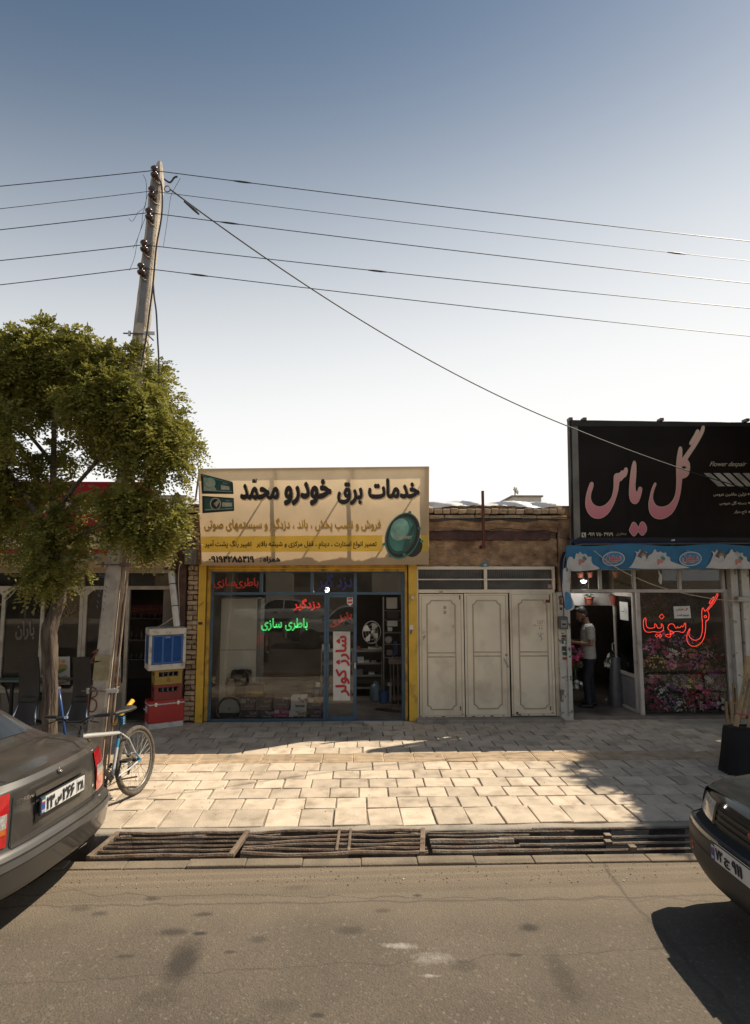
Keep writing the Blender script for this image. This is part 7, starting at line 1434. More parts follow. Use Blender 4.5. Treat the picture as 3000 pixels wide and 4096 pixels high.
ax, bbk, st_top, hd_t, hd_b, fx = Vector((0, 0, RW)), Vector((.43, 0, .30)), Vector((.27, 0, .76)), Vector((.885, 0, .90)), Vector((.92, 0, .77)), Vector((1.03, 0, RW))
def tb_(nm, pts, r, mat, n=10, **k): q = B(); q.tube(pts, r, n, **k); return q.build(nm, mat, smooth=True, auto=60)
tb_('seat_tube', [bbk, bbk+(st_top-bbk)*.62], .0175, bw); tb_('seat_tube', [bbk+(st_top-bbk)*.62, bbk+(st_top-bbk)*.80], .018, bb_); tb_('seat_tube', [bbk+(st_top-bbk)*.8, st_top], .018, bk_); tb_('top_tube', [st_top+Vector((0, 0, -.04)), hd_t+Vector((0, 0, -.06))], [.018, .023], bw); tb_('down_tube', [bbk, bbk+(hd_b-bbk)*.5], [.025, .024], bk_); tb_('down_tube', [bbk+(hd_b-bbk)*.5, hd_b+Vector((0, 0, .03))], .025, bw); tb_('head_tube', [hd_b+Vector((.01, 0, -.02)), hd_t], .024, bk_)
for s in (-1, 1):
    tb_('seat_stay', [st_top+Vector((0, .02*s, -.05)), Vector((.18, .045*s, .63)), ax+Vector((.09, .055*s, .10))], .009, bw); tb_('seat_stay', [ax+Vector((.09, .055*s, .10)), ax+Vector((0, .06*s, 0))], .010, bb_); tb_('chain_stay', [bbk+Vector((-.02, .03*s, 0)), Vector((.2, .05*s, .325)), ax+Vector((.06, .058*s, -.005))], .010, bw); tb_('chain_stay', [ax+Vector((.06, .058*s, -.005)), ax+Vector((0, .06*s, 0))], .011, bb_)
    tb_('fork_leg', [hd_b+Vector((.03, .055*s, -.05)), fx+Vector((0, .06*s, 0))], [.018, .015], bk_)
tb_('fork_crown', [hd_b+Vector((.02, -.06, -.05)), hd_b+Vector((.02, .06, -.05))], .02, bk_)
tb_('seat_post', [st_top, Vector((.245, 0, .84))], .014, bk_)
q = B()
coil = [Vector((.238+.034*math.cos(a), .034*math.sin(a), .80+.085*a/(2*math.pi*5))) for a in np.linspace(0, 2*math.pi*5, 70)]; q.tube(coil, .010, 6); q.build('spring', mm('spring_blue', (.035, .10, .16), .3, .5, var=.1), smooth=True)
q = B(); rows = []
for (x, w, z0, z1) in ((-.14, .03, .0, .045), (-.12, .085, -.005, .06), (-.05, .085, -.01, .055), (.03, .055, -.005, .045), (.10, .028, 0, .045), (.15, .022, .005, .04), (.165, .008, .012, .03)):
    c = Vector((.20+x, 0, .91)); rows.append([c+Vector((0, w*math.cos(a), (z0+z1)/2+(z1-z0)/2*math.sin(a)*(1 if math.sin(a) > 0 else .8))) for a in np.linspace(0, 2*math.pi, 16, endpoint=False)])
q.grid(rows, True); q.f += [tuple(range(15, -1, -1)), tuple(len(q.v)-16+i for i in range(16))]; q.build('saddle', mm('saddle_black', (.028, .024, .021), .6, var=.2), smooth=True)
tb_('stem', [hd_t, hd_t+Vector((.01, 0, .05)), hd_t+Vector((.08, 0, .085))], .018, bk_); hb = hd_t+Vector((.08, 0, .09)); tb_('handlebar', [hb+Vector((-.04, -.34, .05)), hb+Vector((-.01, -.16, .045)), hb+Vector((.01, -.07, .0)), hb+Vector((.01, .07, .0)), hb+Vector((-.01, .16, .045)), hb+Vector((-.04, .34, .05))], .0135, bk_)
for s in (-1, 1):
    tb_('grip', [hb+Vector((-.024, .22*s, .048)), hb+Vector((-.04, .35*s, .05))], .018, bk_); tb_('brake_lever', [hb+Vector((0, .18*s, .04)), hb+Vector((.06, .20*s, .02)), hb+Vector((.05, .29*s, .0))], .007, bk_); tb_('brake_clamp', [hb+Vector((0, .155*s, .04)), hb+Vector((.02, .195*s, .04))], .02, bk_)
tb_('bell', [hb+Vector((0, -.10, .04)), hb+Vector((0, -.10, .065))], [.022, .012], chr_); q = B(); q.torus(bbk+Vector((0, -.055, 0)), (0, 1, 0), .085, .005, 30, 5); q.torus(bbk+Vector((0, -.05, 0)), (0, 1, 0), .06, .006, 26, 5); [q.tube([bbk+Vector((0, -.05, 0)), bbk+Vector((.085*math.cos(a), -.055, .085*math.sin(a)))], .007, 5) for a in np.linspace(0, 5.03, 5)]; q.build('chainring', bk_)
for s, a in ((-1, R(-70)), (1, R(110))):
    e = bbk+Vector((.17*math.cos(a), .075*s, .17*math.sin(a))); tb_('crank_arm', [bbk+Vector((0, .06*s, 0)), e], [.013, .010], bk_); q = B(); Mp = Matrix.Translation(e+Vector((0, .05*s, 0))); q.box(-.045, .045, -.045, .045, -.012, .012, Mp); q.build('pedal', bk_, bev=.004)
tb_('chain', [bbk+Vector((0, -.055, .085)), ax+Vector((0, -.045, .055))], .005, rust2, 4); tb_('chain', [bbk+Vector((0, -.055, -.085)), ax+Vector((.05, -.05, -.12)), ax+Vector((0, -.045, -.05))], .005, rust2, 4); tb_('derailleur', [ax+Vector((0, -.065, -.02)), ax+Vector((.03, -.07, -.08)), ax+Vector((.05, -.06, -.14))], [.014, .016, .012], bk_); tb_('front_derailleur', [bbk+Vector((-.03, -.05, .10)), bbk+Vector((-.05, -.03, .14))], .014, bk_)
tb_('kickstand', [Vector((.36, .07, .27)), Vector((.12, .085, .22))], .009, bk_, 8); tb_('brake_cable', [hb+Vector((.02, -.12, .03)), hb+Vector((.12, -.03, .02)), hd_t+Vector((.06, .02, -.04)), hd_t+Vector((-.1, .02, -.05)), st_top+Vector((0, .02, -.02)), ax+Vector((.15, .05, .2)), ax+Vector((.02, .06, .06))], .0028, bk_, 5); tb_('brake_caliper', [ax+Vector((.03, -.05, .07)), ax+Vector((.07, -.05, .06))], .018, bk_)
for x, s in ((.05, 1),): q = B(); q.ell(Vector((RW-.06, 0, RW))*0+Vector((.27, .012, RW)), (.012, .006, .02)); q.build('spoke_reflector', mm('reflector', (.5, .42, .3), .3, var=.1), smooth=True)
# ================================================================ trees
bark = mm('bark', (.135, .10, .072), .95, var=.35, scale=7, bump=1.0, bscale=22, stretch=(3, 3, .5), dirt=(.07, .05, .036), dscale=9, dlo=.45, dhi=.65)
def leafmat(name, a, c):
    m = M(name, a, .5, var=.0); t = m.node_tree; n = t.nodes; L = t.links.new; b = n['Principled BSDF']; b.inputs['Specular IOR Level'].default_value = .35
    g = n.new('ShaderNodeNewGeometry'); cr2 = n.new('ShaderNodeMix'); cr2.data_type = 'RGBA'; nz = n.new('ShaderNodeTexNoise'); nz.inputs['Scale'].default_value = 3.2; nz.inputs['Detail'].default_value = 3; L(g.outputs['Position'], nz.inputs['Vector']); m1 = n.new('ShaderNodeMapRange'); L(nz.outputs['Fac'], m1.inputs[0]); m1.inputs[1].default_value = .32; m1.inputs[2].default_value = .68; m2 = n.new('ShaderNodeMix'); m2.inputs[0].default_value = .25; L(m1.outputs[0], m2.inputs[2]); L(g.outputs['Random Per Island'], m2.inputs[3]); L(m2.outputs[0], cr2.inputs[0]); cr2.inputs[6].default_value = a+(1,); cr2.inputs[7].default_value = c+(1,)
    L(cr2.outputs[2], b.inputs['Base Color']); tl = n.new('ShaderNodeBsdfTranslucent'); L(cr2.outputs[2], tl.inputs[0]); mx = n.new('ShaderNodeMixShader'); mx.inputs[0].default_value = .42; L(b.outputs[0], mx.inputs[1]); L(tl.outputs[0], mx.inputs[2]); L(mx.outputs[0], n['Material Output'].inputs[0]); return m
leaf_m = leafmat('robinia_leaf', (.165, .175, .036), (.32, .285, .062))
def pinnate(centres, dirs, length, nl, rg):
    """many compound leaves at once: returns vertex and face arrays"""
    n = len(centres); V = []; 
    d = dirs/np.linalg.norm(dirs, axis=1, keepdims=True); up = np.tile(np.array([[0, 0, 1.0]]), (n, 1))+rg.normal(0, .35, (n, 3)); s = np.cross(d, up); s /= np.linalg.norm(s, axis=1, keepdims=True)+1e-9; w = np.cross(s, d)
    Q = []
    for k in range(nl):
        side = 1 if k % 2 else -1; t = (k//2+1)/((nl+1)//2); base = centres+d*(length[:, None]*t)-np.array([[0, 0, 1]])*(length[:, None]*.45*t*t)
        ax_ = s*side*.9+d*(.35 if k < nl-1 else 4)+rg.normal(0, .22, (n, 3)); ax_ /= np.linalg.norm(ax_, axis=1, keepdims=True); nn = w+rg.normal(0, .45, (n, 3)); bt = np.cross(ax_, nn); bt /= np.linalg.norm(bt, axis=1, keepdims=True)+1e-9
        L_ = length[:, None]*rg.uniform(.19, .27, (n, 1)); W_ = L_*.33; tip = base+ax_*L_; mid = base+ax_*L_*.5
        Q.append(np.stack([base, mid+bt*W_, tip, mid-bt*W_], 1))
    return np.concatenate(Q, 0)
def quads_obj(name, Q, mat, parent):
    n = len(Q); me = bpy.data.meshes.new(name); v = Q.reshape(-1, 3)-np.array(WO[parent.name])[None, :]*0
    me.vertices.add(len(v)); me.vertices.foreach_set('co', v.ravel()); me.loops.add(n*4); me.loops.foreach_set('vertex_index', np.arange(n*4, dtype=np.int32)); me.polygons.add(n); me.polygons.foreach_set('loop_start', np.arange(0, n*4, 4, dtype=np.int32)); me.polygons.foreach_set('loop_total', np.full(n, 4, np.int32)); me.update(); me.validate(); me.materials.append(mat)
    o = bpy.data.objects.new(name, me); link(o, parent); return o
def crown(lobes, per, rg, Lr=(.13, .22), nl=13, tw=16, droop=.3):
    """leaves grow in tufts at twig ends spread over the outer shell of every lobe"""
    C, Dd, Ln = [], [], []
    for (c, r, k) in lobes:
        n = max(6, int(per*k*r*r*r/tw)); v = rg.normal(0, 1, (n, 3)); v /= np.linalg.norm(v, axis=1, keepdims=True); rad = r*(.45+.62*rg.uniform(0, 1, (n, 1))**.6)
        t0 = np.array(c)[None]+v*rad*np.array([[1, 1, .85]]); t0 = np.repeat(t0, tw, 0); vv = np.repeat(v, tw, 0); m = len(t0)
        a = vv*.55+np.array([[0, 0, .12]])+rg.normal(0, .6, (m, 3)); a /= np.linalg.norm(a, axis=1, keepdims=True)
        C.append(t0+a*rg.uniform(0, .07, (m, 1))); Dd.append(a+np.array([[0, 0, -droop]])); Ln.append(rg.uniform(Lr[0], Lr[1], m))
    return pinnate(np.concatenate(C), np.concatenate(Dd), np.concatenate(Ln), nl, rg)
r_scale = 1.0
rg = np.random.default_rng(21)
tr = thing('street_tree', 'leafy green street tree with twisted trunk left of the concrete pole', 'tree', (-3.72, 7.4, 0))
TY = 7.4
tp = [Vector(at(*cH(x, y), TY)) for x, y in ((412, 1640), (412, 1400), (418, 1150), (415, 950), (400, 720), (405, 640), (440, 560), (480, 470), (495, 380), (490, 260))]
tp = [Vector((tp[0].x, TY, -.02))]+tp; wd_ = [.095, .088, .080, .078, .080, .086, .088, .072, .074, .074, .07]
tp = [Vector(p) for p in smooth_poly([tuple(p) for p in tp], 2, False)]; rr_ = np.interp(np.linspace(0, 10, len(tp)), range(11), wd_)
q = MB(); rows = []
for i, p in enumerate(tp):
    rows.append([p+Vector((math.cos(a), math.sin(a), 0))*rr_[i]*(1+.10*math.sin(a*5+i*.25)+.06*math.sin(a*9-i*.5)+rng.uniform(-.05, .05)) for a in np.linspace(0, 2*math.pi, 22, endpoint=False)])
q.grid(rows, True); q.build('trunk', bark, tr, smooth=True)
top = tp[-1]
def limb(pts, r0, r1, n=7): q = MB(); P_ = [Vector(p) for p in smooth_poly([tuple(p) for p in pts], 2, False)]; q.tube(P_, list(np.linspace(r0, r1, len(P_))), n); return q.build('limb', bark, tr, smooth=True)
Fp = lambda x, y, Y: Vector(at(*cF(x, y), Y))
limb([top, Fp(420, 1950, 7.4), Fp(360, 1780, 7.42), Fp(290, 1640, 7.45), Fp(200, 1500, 7.5), Fp(60, 1300, 7.5)], .06, .02); limb([top, Fp(470, 1950, 7.4), Fp(440, 1700, 7.5), Fp(440, 1250, 7.6), Fp(450, 950, 7.6), Fp(420, 600, 7.5), Fp(450, 350, 7.4)], .062, .012); limb([Fp(440, 1700, 7.5), Fp(560, 1500, 7.4), Fp(760, 1280, 7.2), Fp(980, 1000, 7.1), Fp(1200, 800, 7.0)], .035, .01); limb([Fp(440, 1250, 7.6), Fp(300, 1080, 7.7), Fp(150, 900, 7.7), Fp(-50, 700, 7.7)], .03, .01); limb([Fp(560, 1900, 7.35), Fp(760, 1780, 7.2), Fp(1000, 1720, 7.0), Fp(1250, 1680, 6.9)], .028, .008); limb([Fp(450, 950, 7.6), Fp(620, 800, 7.5), Fp(850, 640, 7.4), Fp(1050, 480, 7.3)], .028, .008)
LB_ = [(120, 350, 240, 7.5), (380, 350, 250, 7.4), (640, 380, 220, 7.4), (-150, 470, 300, 7.6), (870, 470, 200, 7.25), (1080, 480, 200, 7.2), (1240, 590, 120, 7.1), (560, 470, 200, 7.5), (250, 480, 230, 7.6), (820, 760, 250, 7.0), (1080, 740, 230, 6.95), (1240, 900, 190, 6.95), (1370, 1000, 150, 7.0), (1430, 1130, 110, 7.0), (1280, 1130, 190, 6.95), (1390, 1290, 130, 6.95), (1050, 950, 170, 7.0), (1130, 1330, 130, 6.95), (60, 860, 130, 7.05), (20, 1050, 140, 7.05), (100, 1260, 150, 7.5), (330, 1380, 150, 7.7), (560, 1500, 130, 7.6), (180, 1560, 140, 7.6), (-60, 1550, 200, 7.6), (640, 1660, 110, 7.5), (420, 1740, 120, 7.2), (230, 1800, 110, 7.3), (560, 1830, 110, 7.35), (420, 2020, 150, 7.15), (450, 2170, 120, 7.15), (330, 2200, 80, 7.15), (590, 2090, 90, 7.2), (1000, 1560, 140, 6.95), (1180, 1620, 160, 6.9), (1380, 1640, 150, 6.9), (1430, 1780, 110, 6.9), (1200, 1780, 140, 6.9), (1050, 1760, 100, 6.85), (1340, 1870, 70, 6.9), (500, 800, 120, 7.7), (330, 800, 110, 7.8), (200, 700, 110, 7.8), (640, 1120, 110, 7.6), (880, 1100, 90, 7.3), (450, 1180, 100, 7.8), (-200, 900, 260, 7.7), (-300, 1300, 280, 7.7), (900, 1500, 110, 7.3)]
sc7 = 2.065*330
lobes = [(Fp(x-(45 if x > 900 else 0), y, Y), r/sc7*1.02, 1.0) for (x, y, r, Y) in LB_]
lobes += [(c+Vector((.1, .45, .05)), r*.9, .6) for (c, r, k) in lobes[:14]]
lobes += [(Fp(x, y, 7.6), r/sc7, 1.0) for (x, y, r) in ((-100, 650, 220), (120, 620, 170), (480, 620, 190), (700, 620, 180), (950, 620, 190), (-120, 1150, 200), (-80, 1750, 160), (60, 1950, 110), (740, 950, 120))]
Q = crown(lobes, 17500, rg, (.13, .22)); tag(quads_obj('crown', Q, leaf_m, tr), kind='stuff'); print('leaflets', len(Q))
# tall tree beyond the right edge whose shade falls over the pavement
t2 = thing('street_tree', 'tall street tree just out of frame shading the right side of the pavement', 'tree', (8.6, 8.5, 0))
q = MB(); q.tube([(8.6, 8.5, -.02), (8.55, 8.5, 1.5), (8.5, 8.55, 2.6), (8.5, 8.6, 4.0)], [.17, .14, .13, .11], 12); q.build('trunk', bark, t2, smooth=True)
rg2 = np.random.default_rng(5); lob2 = []
for i in range(120):
    xs_, ys_ = 3.10+2.9*rg2.random(), 5.6+2.8*rg2.random(); r = rg2.uniform(.34, .52)
    xs_ += .25*math.sin(ys_*3.1); z = max(4.2+1.2*rg2.random(), (.66*ys_+.62+r-xs_)/.485); lob2.append((Vector((xs_+r*.6+.688*z, ys_+.3065*z, z)), r, 1.0))
for c, r, k in lob2[::4]: q = MB(); q.tube([Vector((8.5, 8.6, 3.9)), Vector((8.5, 8.6, 4.6))*.5+c*.5, c], [.07, .04, .01], 6); q.build('limb', bark, t2, smooth=True)
Q2 = crown(lob2, 1500, rg2, (.24, .36), 9); tag(quads_obj('crown', Q2, leaf_m, t2), kind='stuff'); print('leaflets', len(Q2))

# ================================================================ man in the florist doorway
skin = mm('skin', (.24, .125, .075), .55, var=.08, scale=20); hair_m = mm('dark_hair', (.012, .009, .008), .6, var=.2, scale=60); jeans = mm('dark_jeans', (.013, .014, .022), .8, var=.25, scale=12); shoe = mm('dark_shoe', (.012, .011, .011), .6, var=.1)
def shirt():
    m = M('striped_shirt', (.40, .38, .34), .8, var=.06, scale=6); t = m.node_tree; n = t.nodes; L = t.links.new; g = n.new('ShaderNodeNewGeometry'); sx = n.new('ShaderNodeSeparateXYZ'); L(g.outputs['Position'], sx.inputs[0]); ml = n.new('ShaderNodeMath'); ml.operation = 'MULTIPLY'; L(sx.outputs[2], ml.inputs[0]); ml.inputs[1].default_value = 2*math.pi/.022; sn = n.new('ShaderNodeMath'); sn.operation = 'SINE'; L(ml.outputs[0], sn.inputs[0]); mr = n.new('ShaderNodeMapRange'); L(sn.outputs[0], mr.inputs[0]); mr.inputs[1].default_value = .3; mr.inputs[2].default_value = .8; mx = n.new('ShaderNodeMix'); mx.data_type = 'RGBA'; L(mr.outputs[0], mx.inputs[0]); mx.inputs[6].default_value = (.42, .40, .355, 1); mx.inputs[7].default_value = (.16, .17, .165, 1); L(mx.outputs[2], n['Principled BSDF'].inputs['Base Color']); return m
mp_ = at(*cE(300, 1372), 10.95); man = thing('person', 'young man in striped t-shirt and dark jeans looking at a phone in doorway', 'person', (mp_[0], 10.95, .05)); Mm = Matrix.Translation((mp_[0], 10.95, .05)) @ Matrix.Rotation(R(168), 4, 'Z')   # local +x is forward
def remesh(name, parts, mat, vox=.011, it=6):
    mb = MB()
    for kind, a in parts:
        if kind == 'loft':
            rows = []
            for (c, rx, ry) in a: rows.append([Vector(c)+Vector((rx*math.cos(t), ry*math.sin(t), 0)) for t in np.linspace(0, 2*math.pi, 20, endpoint=False)])
            mb.grid(rows, True); mb.f += [tuple(len(mb.v)-20+i for i in range(20)), tuple(len(mb.v)-20*len(rows)+i for i in range(19, -1, -1))]
        elif kind == 'limb': mb.tube(a[0], a[1], 12)
        else: mb.ell(*a)
    mb.v = [tuple(Mm @ Vector(v)) for v in mb.v]; o = mb.build(name, mat, man, smooth=True)
    md = o.modifiers.new('remesh', 'REMESH'); md.mode = 'VOXEL'; md.voxel_size = vox; md.use_smooth_shade = True; sm = o.modifiers.new('smooth', 'SMOOTH'); sm.factor = .5; sm.iterations = it; return o
# scale: 1.76 m tall
sh_l, sh_r = Vector((-.01, .19, 1.42)), Vector((-.01, -.19, 1.42)); el_l, el_r = Vector((-.02, .25, 1.12)), Vector((-.02, -.25, 1.12)); wr_l, wr_r = Vector((.24, .10, 1.14)), Vector((.25, -.07, 1.15))
hdc = Vector((.085, 0, 1.615)); HR = Matrix.Rotation(R(24), 3, 'Y'); Hv = lambda x, y, z: hdc+HR @ Vector((x, y, z))
fingers = []
for wr, sgn in ((wr_l, -1), (wr_r, 1)):
    pal = wr+Vector((.065, sgn*.02, .01)); fingers += [('limb', ([wr+Vector((-.02, 0, 0)), wr, pal, pal+Vector((.035, 0, .0))], [.026, .025, .034, .028]))]
    for k, ln in enumerate((.055, .062, .058, .046)):
        f0 = pal+Vector((.03, sgn*.0+(k-1.5)*.017, -.004)); f1 = f0+Vector((ln*.6, 0, .012)); f2 = f1+Vector((ln*.25, 0, .030)); fingers.append(('limb', ([f0, f1, f2], [.0095, .009, .008])))
    t0 = pal+Vector((-.02, -sgn*.028, .01)); fingers.append(('limb', ([t0, t0+Vector((.025, -sgn*.018, .022)), t0+Vector((.052, -sgn*.006, .034))], [.012, .011, .009])))
body = [('limb', ([Vector((-.01, 0, 1.40)), Vector((.015, 0, 1.50)), Vector((.04, 0, 1.58))], [.062, .056, .056])), ('ell', (Hv(.0, 0, .045), (.098, .076, .105), 20, 14, HR)), ('ell', (Hv(.035, 0, -.045), (.062, .058, .075), 18, 12, HR)), ('ell', (Hv(.098, 0, -.012), (.022, .015, .026), 10, 8, HR)), ('ell', (Hv(.088, 0, .028), (.022, .05, .012), 10, 8, HR)), ('ell', (Hv(.086, 0, -.060), (.016, .028, .010), 10, 6, HR)), ('ell', (Hv(.075, 0, -.098), (.026, .028, .02), 10, 8, HR)), ('ell', (Hv(-.012, .078, .0), (.018, .010, .032), 10, 8, HR)), ('ell', (Hv(-.012, -.078, .0), (.018, .010, .032), 10, 8, HR)),
        ('loft', [((0, 0, .95), .11, .155), ((0, 0, 1.15), .10, .14), ((-.005, 0, 1.32), .11, .165), ((-.01, 0, 1.43), .085, .14)])]
for sh_, el, wr in ((sh_l, el_l, wr_l), (sh_r, el_r, wr_r)): body.append(('limb', ([sh_, sh_*.5+el*.5, el, el*.45+wr*.55, wr], [.052, .047, .040, .037, .026])))
remesh('body', body+fingers, skin, .0075, 3)
# head is tilted down to the phone: hair, brows, beard are children
hr = [('ell', (Hv(-.022, 0, .075), (.095, .084, .092), 18, 12, HR)), ('ell', (Hv(.045, 0, .135), (.060, .062, .035), 14, 10, HR)), ('ell', (Hv(-.065, 0, .01), (.045, .066, .065), 14, 10, HR))]
remesh('hair', hr, hair_m, .010, 2); remesh('beard', [('ell', (Hv(.058, 0, -.098), (.042, .044, .030), 14, 10, HR)), ('ell', (Hv(.020, .056, -.062), (.040, .010, .038), 10, 8, HR)), ('ell', (Hv(.020, -.056, -.062), (.040, .010, .038), 10, 8, HR))], hair_m, .009, 2)
for s in (-1, 1):
    q = MB(); q.ell(Hv(.095, .030*s, .040), (.006, .020, .005), 10, 6, HR); q.v = [tuple(Mm @ Vector(v)) for v in q.v]; q.build('eyebrow', hair_m, man, smooth=True); q = MB(); q.ell(Hv(.088, .030*s, .018), (.009, .014, .008), 10, 6, HR); q.v = [tuple(Mm @ Vector(v)) for v in q.v]; q.build('eye', mm('eye_dark', (.05, .04, .035), .3, var=0), man, smooth=True)
sht = [('loft', [((.0, 0, .86), .138, .188), ((.0, 0, .95), .134, .182), ((.003, 0, 1.10), .126, .172), ((-.002, 0, 1.26), .132, .185), ((-.008, 0, 1.38), .122, .190), ((-.012, 0, 1.445), .095, .150), ((-.008, 0, 1.475), .07, .085)])]
for sh_, el in ((sh_l, el_l), (sh_r, el_r)): sht.append(('limb', ([sh_+(Vector((0, 0, 1.42))-sh_)*.25, sh_, sh_+(el-sh_)*.72], [.072, .078, .070])))
remesh('t_shirt', sht, shirt(), .011, 5)
trs = [('loft', [((0, 0, .80), .125, .17), ((0, 0, .90), .122, .168), ((0, 0, .95), .118, .16)])]
for s, fx_ in ((1, .05), (-1, -.05)): trs.append(('limb', ([Vector((0, .085*s, .86)), Vector((.01+fx_*.3, .095*s, .65)), Vector((.02+fx_, .10*s, .46)), Vector((.0+fx_, .10*s, .25)), Vector((-.01+fx_, .105*s, .07))], [.098, .088, .072, .062, .060])))
remesh('trousers', trs, jeans, .011, 5)
for s, fx_ in ((1, .05), (-1, -.05)):
    q = MB(); rows = []
    for (x, w, h) in ((-.09, .028, .05), (-.06, .042, .085), (0, .045, .085), (.07, .048, .065), (.13, .045, .05), (.17, .02, .035)): rows.append([Vector((x+fx_, .11*s+w*math.cos(a), max(.0, h*.5+h*.5*math.sin(a)))) for a in np.linspace(0, 2*math.pi, 14, endpoint=False)])
    q.grid(rows, True); q.f += [tuple(range(13, -1, -1)), tuple(len(q.v)-14+i for i in range(14))]; q.v = [tuple(Mm @ Vector(v)) for v in q.v]; q.build('shoe', shoe, man, smooth=True)
ph = MB(); ph.box(.30, .37, -.035, .06, 1.185, 1.193, Mm @ Matrix.Translation((0, 0, 0))); pho = tag(ph.build('phone', mm('phone_black', (.015, .015, .016), .2, var=0), None, bev=.004), 'dark smartphone held in both hands by the man', 'phone'); ph = MB(); ph.box(.305, .365, -.03, .055, 1.1935, 1.1945, Mm); ph.build('screen', glow('phone_screen', (.5, .6, .7), .25), pho)
q = MB()                                         # small dark print on the chest, too blurred to read
for k in range(3): q.tube([Mm @ Vector((.134-.25*y_*y_, y_, 1.30-.022*k+.010*math.sin(y_*150+k*2))) for y_ in np.linspace(.06, -.05+.01*k, 26)], .0022, 4)
q.build('chest_print', stick_b, man)

# ================================================================ wooden laths, crates and draped table at the right edge
wood = mm('new_wood', (.40, .27, .135), .7, var=.2, scale=3, stretch=(6, 6, .8), rnd=.15); wood_o = mm('crate_wood', (.27, .175, .085), .8, var=.25, scale=4, stretch=(4, 4, .8), rnd=.15)
cR = crop(2600, 2600, 2.256)
wc = thing('wooden_crate', 'slatted wooden crate standing on the pavement beside the florist window', 'crate', at(*cR(720, 690), 9.85))
for i, (x0, x1, y0, y1) in enumerate(((684, 706, 462, 690), (728, 750, 462, 694), (752, 770, 300, 470), (768, 790, 340, 690))): q = MB(); fbox(q, cR, x0, y0, x1, y1, 9.85+.03*(i > 1), .02); q.build('slat', wood_o, wc)
for y in (470, 590, 668): q = MB(); fbox(q, cR, 690, y, 788, y+16, 9.872, .012); q.build('crosspiece', wood_o, wc)
q = MB(); fbox(q, cR, 684, 462, 700, 690, 10.1, .02); fbox(q, cR, 770, 462, 786, 690, 10.1, .02); q.build('back_post', wood_o, wc)
lb_ = thing('lath_bundle', 'bundle of new wooden laths tied with pink string leaning at the right', 'laths', at(*cR(800, 690), 7.5))
for i, (t0, b0, dY) in enumerate((((905, 60), (775, 690), 0), ((925, 70), (800, 640), .05), ((938, 60), (830, 620), .03), ((955, 50), (845, 600), .07), ((975, 70), (890, 740), -.02), ((995, 60), (915, 730), .02), ((1030, 60), (960, 730), .02))):
    a, c = Vector(at(*cR(*t0), 7.8+dY)), Vector(at(*cR(*b0), 7.45+dY)); d = a-c; q = MB(); q.box(-.026, .026, -.012, .012, 0, d.length, Matrix.Translation(c) @ d.to_track_quat('Z', 'Y').to_matrix().to_4x4()); q.build('lath', wood, lb_, bev=.002)
for k in range(5): q = MB(); a = Vector(at(*cR(868+k*-4, 70+k*42), 7.72)); q.box(-.02, .16, -.03, .0, -.03, .028, Matrix.Translation(a) @ Matrix.Rotation(R(6-k), 4, 'Y')); q.build('end_block', wood, lb_, bev=.002)
q = MB(); q.tube([at(*cR(*p), 7.44) for p in ((778, 566), (812, 578), (872, 582), (905, 578))], .008, 5); q.build('string', mm('pink_string', (.45, .08, .13), .7, var=.1), lb_)
text('EAST LAB', cR, None, 7.58, mm('green_print', (.03, .12, .09), .7, var=.1), lb_, .02, rtl=False, quad=[(838, 400), (862, 280), (846, 275), (820, 392)], bold=.02)
x_l = at(*cR(700, 1000), 7.5)[0]
dt = thing('draped_box', 'low black draped box under the laths behind the black car', 'box', (x_l+.6, 7.5, 0)); blk = mm('black_cloth', (.010, .009, .009), .9, var=.3, scale=5)
q = MB(); rows = []
for f, ex in ((0, 0), (.06, .015), (.5, .04), (1, .075)):
    z = .54*(1-f); row = []
    for i in range(64):
        a = 2*math.pi*i/64; cx, cy = (1 if math.cos(a) > 0 else -1)*min(1, abs(math.cos(a))*1.25), (1 if math.sin(a) > 0 else -1)*min(1, abs(math.sin(a))*1.25); rip = 1+ex*.35*math.sin(i*1.9)
        row.append((x_l+.62+cx*(.60+ex)*rip, 7.50+cy*(.11+ex*.6)*rip, z+.004))
    rows.append(row)
q.grid(rows, True); q.f.append(tuple(range(64))); q.build('cloth', blk, dt, smooth=True)
q = MB(); q.box(x_l+.06, x_l+1.18, 7.42, 7.58, 0, .52); q.build('box_core', wood_o, dt)

# ================================================================ houses beyond and the far side of the street
def house(label, x0, x1, y0, y1, h, mat, par=.25, wins=()):
    t = thing('far_house', label, 'house', ((x0+x1)/2, (y0+y1)/2, 0)); q = MB(); q.box(x0, x1, y0, y1, 0, h); q.build('wall', mat, t); q = MB(); q.box(x0-.08, x1+.08, y0-.08, y1+.08, h+.002, h+par); q.build('parapet', conc, t)
    for (wx, wz, ww, wh, fy) in wins: q = MB(); q.box(wx, wx+ww, fy-.03, fy+.03, wz, wz+wh); w = q.build('window', fw, t); q = MB(); q.box(wx+.06, wx+ww-.06, fy-.045, fy+.045, wz+.06, wz+wh-.06); q.build('pane', dk_glass, w)
    return t
yb = mm('yellow_brick', (.42, .33, .22), .9, var=.15, scale=5); pale = mm('pale_plaster', (.62, .57, .48), .9, var=.1)
p = at(700, 2010, 22); house('pale brick house glimpsed past the tree and the beige sign', p[0]-2.4, p[0]+.35, 22, 28, at(700, 2003, 22)[2], yb, .2, ((p[0]-.2, at(700, 2055, 22)[2]-.5, .4, .5, 22),))
p = at(2050, 1990, 30); h2 = house('low roof with loudspeakers glimpsed above the eaves', at(2052, 1990, 30)[0], at(2165, 1990, 30)[0], 30, 34, at(2100, 1988, 30)[2], pale, .08)
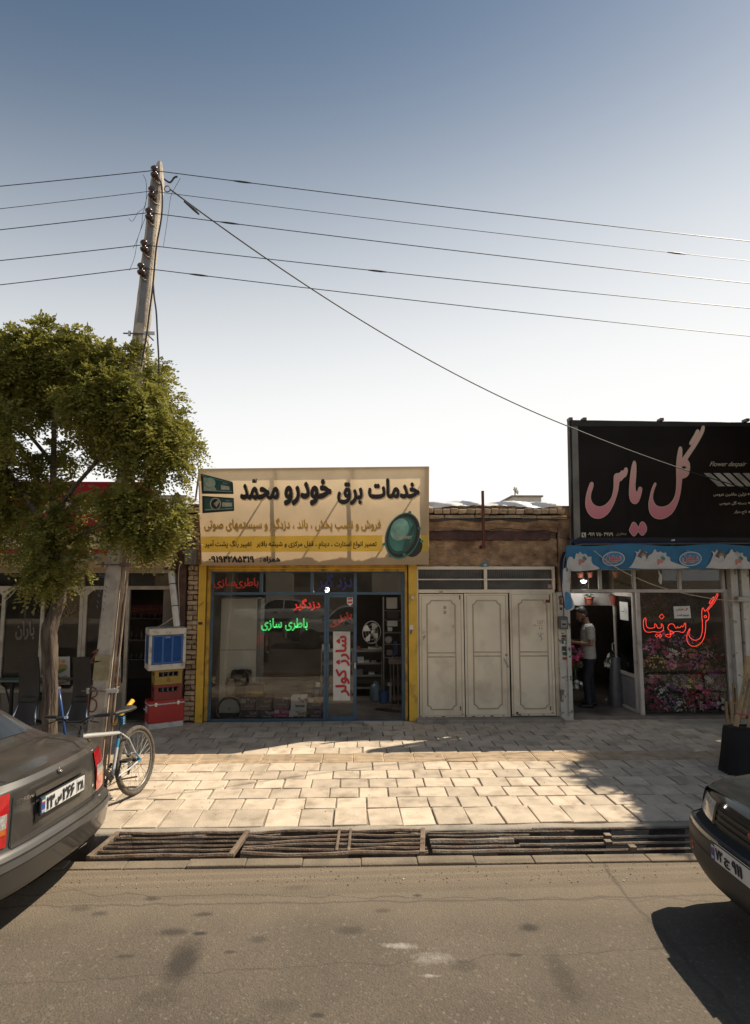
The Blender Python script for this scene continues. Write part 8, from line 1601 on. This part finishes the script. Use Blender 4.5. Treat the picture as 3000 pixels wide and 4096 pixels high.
ls = thing('loudspeaker_mast', 'mast with horn loudspeakers on the far roof above the eaves', 'loudspeaker', at(2060, 1988, 30.5)); a = Vector(at(2060, 1990, 30.5)); c = Vector(at(2060, 1952, 30.5)); q = MB(); q.tube([a, c], .03, 6); q.build('mast', steel, ls)
for dx, dz in ((-.10, -.08), (.12, -.05), (-.02, -.22)): q = MB(); q.lathe([(.02, 0), (.05, .08), (.13, .16)], c+Vector((dx, 0, dz)), 12, Matrix.Rotation(R(90 if dx < 0 else -90), 3, 'Y')); q.build('horn', pale, ls)
def block(label, x0, x1, h, mat, doors):
    t = thing('opposite_building', label, 'building', ((x0+x1)/2, -13, 0), 'buildings across the street'); Y = -12.5; q = MB()
    q.box(x0, x1, Y-6, Y, 2.9, h); xs_ = [x0]+[v for d in doors for v in d]+[x1]
    for i in range(0, len(xs_), 2): q.box(xs_[i], xs_[i+1], Y-6, Y-.002, -.05, 2.899)
    q.build('wall', mat, t); q = MB(); q.box(x0-.1, x1+.1, Y-.1, Y+.25, h+.002, h+.2); q.build('cornice', conc, t)
    for a, c in doors: q = MB(); q.box(a, c, Y-.42, Y-.3, -.05, 2.89); d = q.build('door', (kick, rust2, mt['tinted_glass'])[int(abs(a)) % 3], t); q = MB(); q.box((a+c)/2-.03, (a+c)/2+.03, Y-.3, Y-.27, 0, 2.85); q.build('mullion', alu, d)
    q = MB(); q.box(x0+.5, x1-.5, Y+.02, Y+.1, 3.05, h-.35); q.build('sign_board', (blue, crm, redb)[int(abs(x0)) % 3], t)
q = MB(); q.box(-60, 60, -12.6, -9.2, -.2, .06); struct(q.build('far_pavement', conc, None))
block('sand coloured shop building across the street facing the camera side', -26, -9.5, 4.3, beige, ((-25, -21), (-20, -16), (-15, -11))); block('pale two unit shop building across the street', -9.4, 3.2, 4.8, pale, ((-8.5, -5), (-3.5, .8))); block('brick shop building across the street', 3.3, 17, 4.2, yb, ((4.5, 8), (9.5, 14)))
# neighbours that continue the row out of frame
q = MB(); q.box(8.7, 22, 10.3, 15, 0, 3.9); nb = tag(q.build('neighbour_shop', beige, None), 'plain rendered shop continuing the row to the right', 'building'); q = MB(); q.box(9.2, 12.6, 10.24, 10.32, 0.05, 2.5); q.build('shutter', mm('shutter_grey', (.25, .25, .25), .5, .3, var=.1), nb); q = MB(); q.box(8.7, 22, 10.1, 10.4, 3.9, 4.05); q.build('cornice', conc, nb)
q = MB(); q.box(-22, -9.05, 10.3, 15, 0, 3.8); nb = tag(q.build('neighbour_shop', beige, None), 'plain rendered shop continuing the row to the left', 'building'); q = MB(); q.box(-13, -9.6, 10.24, 10.32, 0.05, 2.5); q.build('shutter', mt['shutter_grey'], nb); q = MB(); q.box(-22, -9.05, 10.1, 10.4, 3.8, 3.95); q.build('cornice', conc, nb)
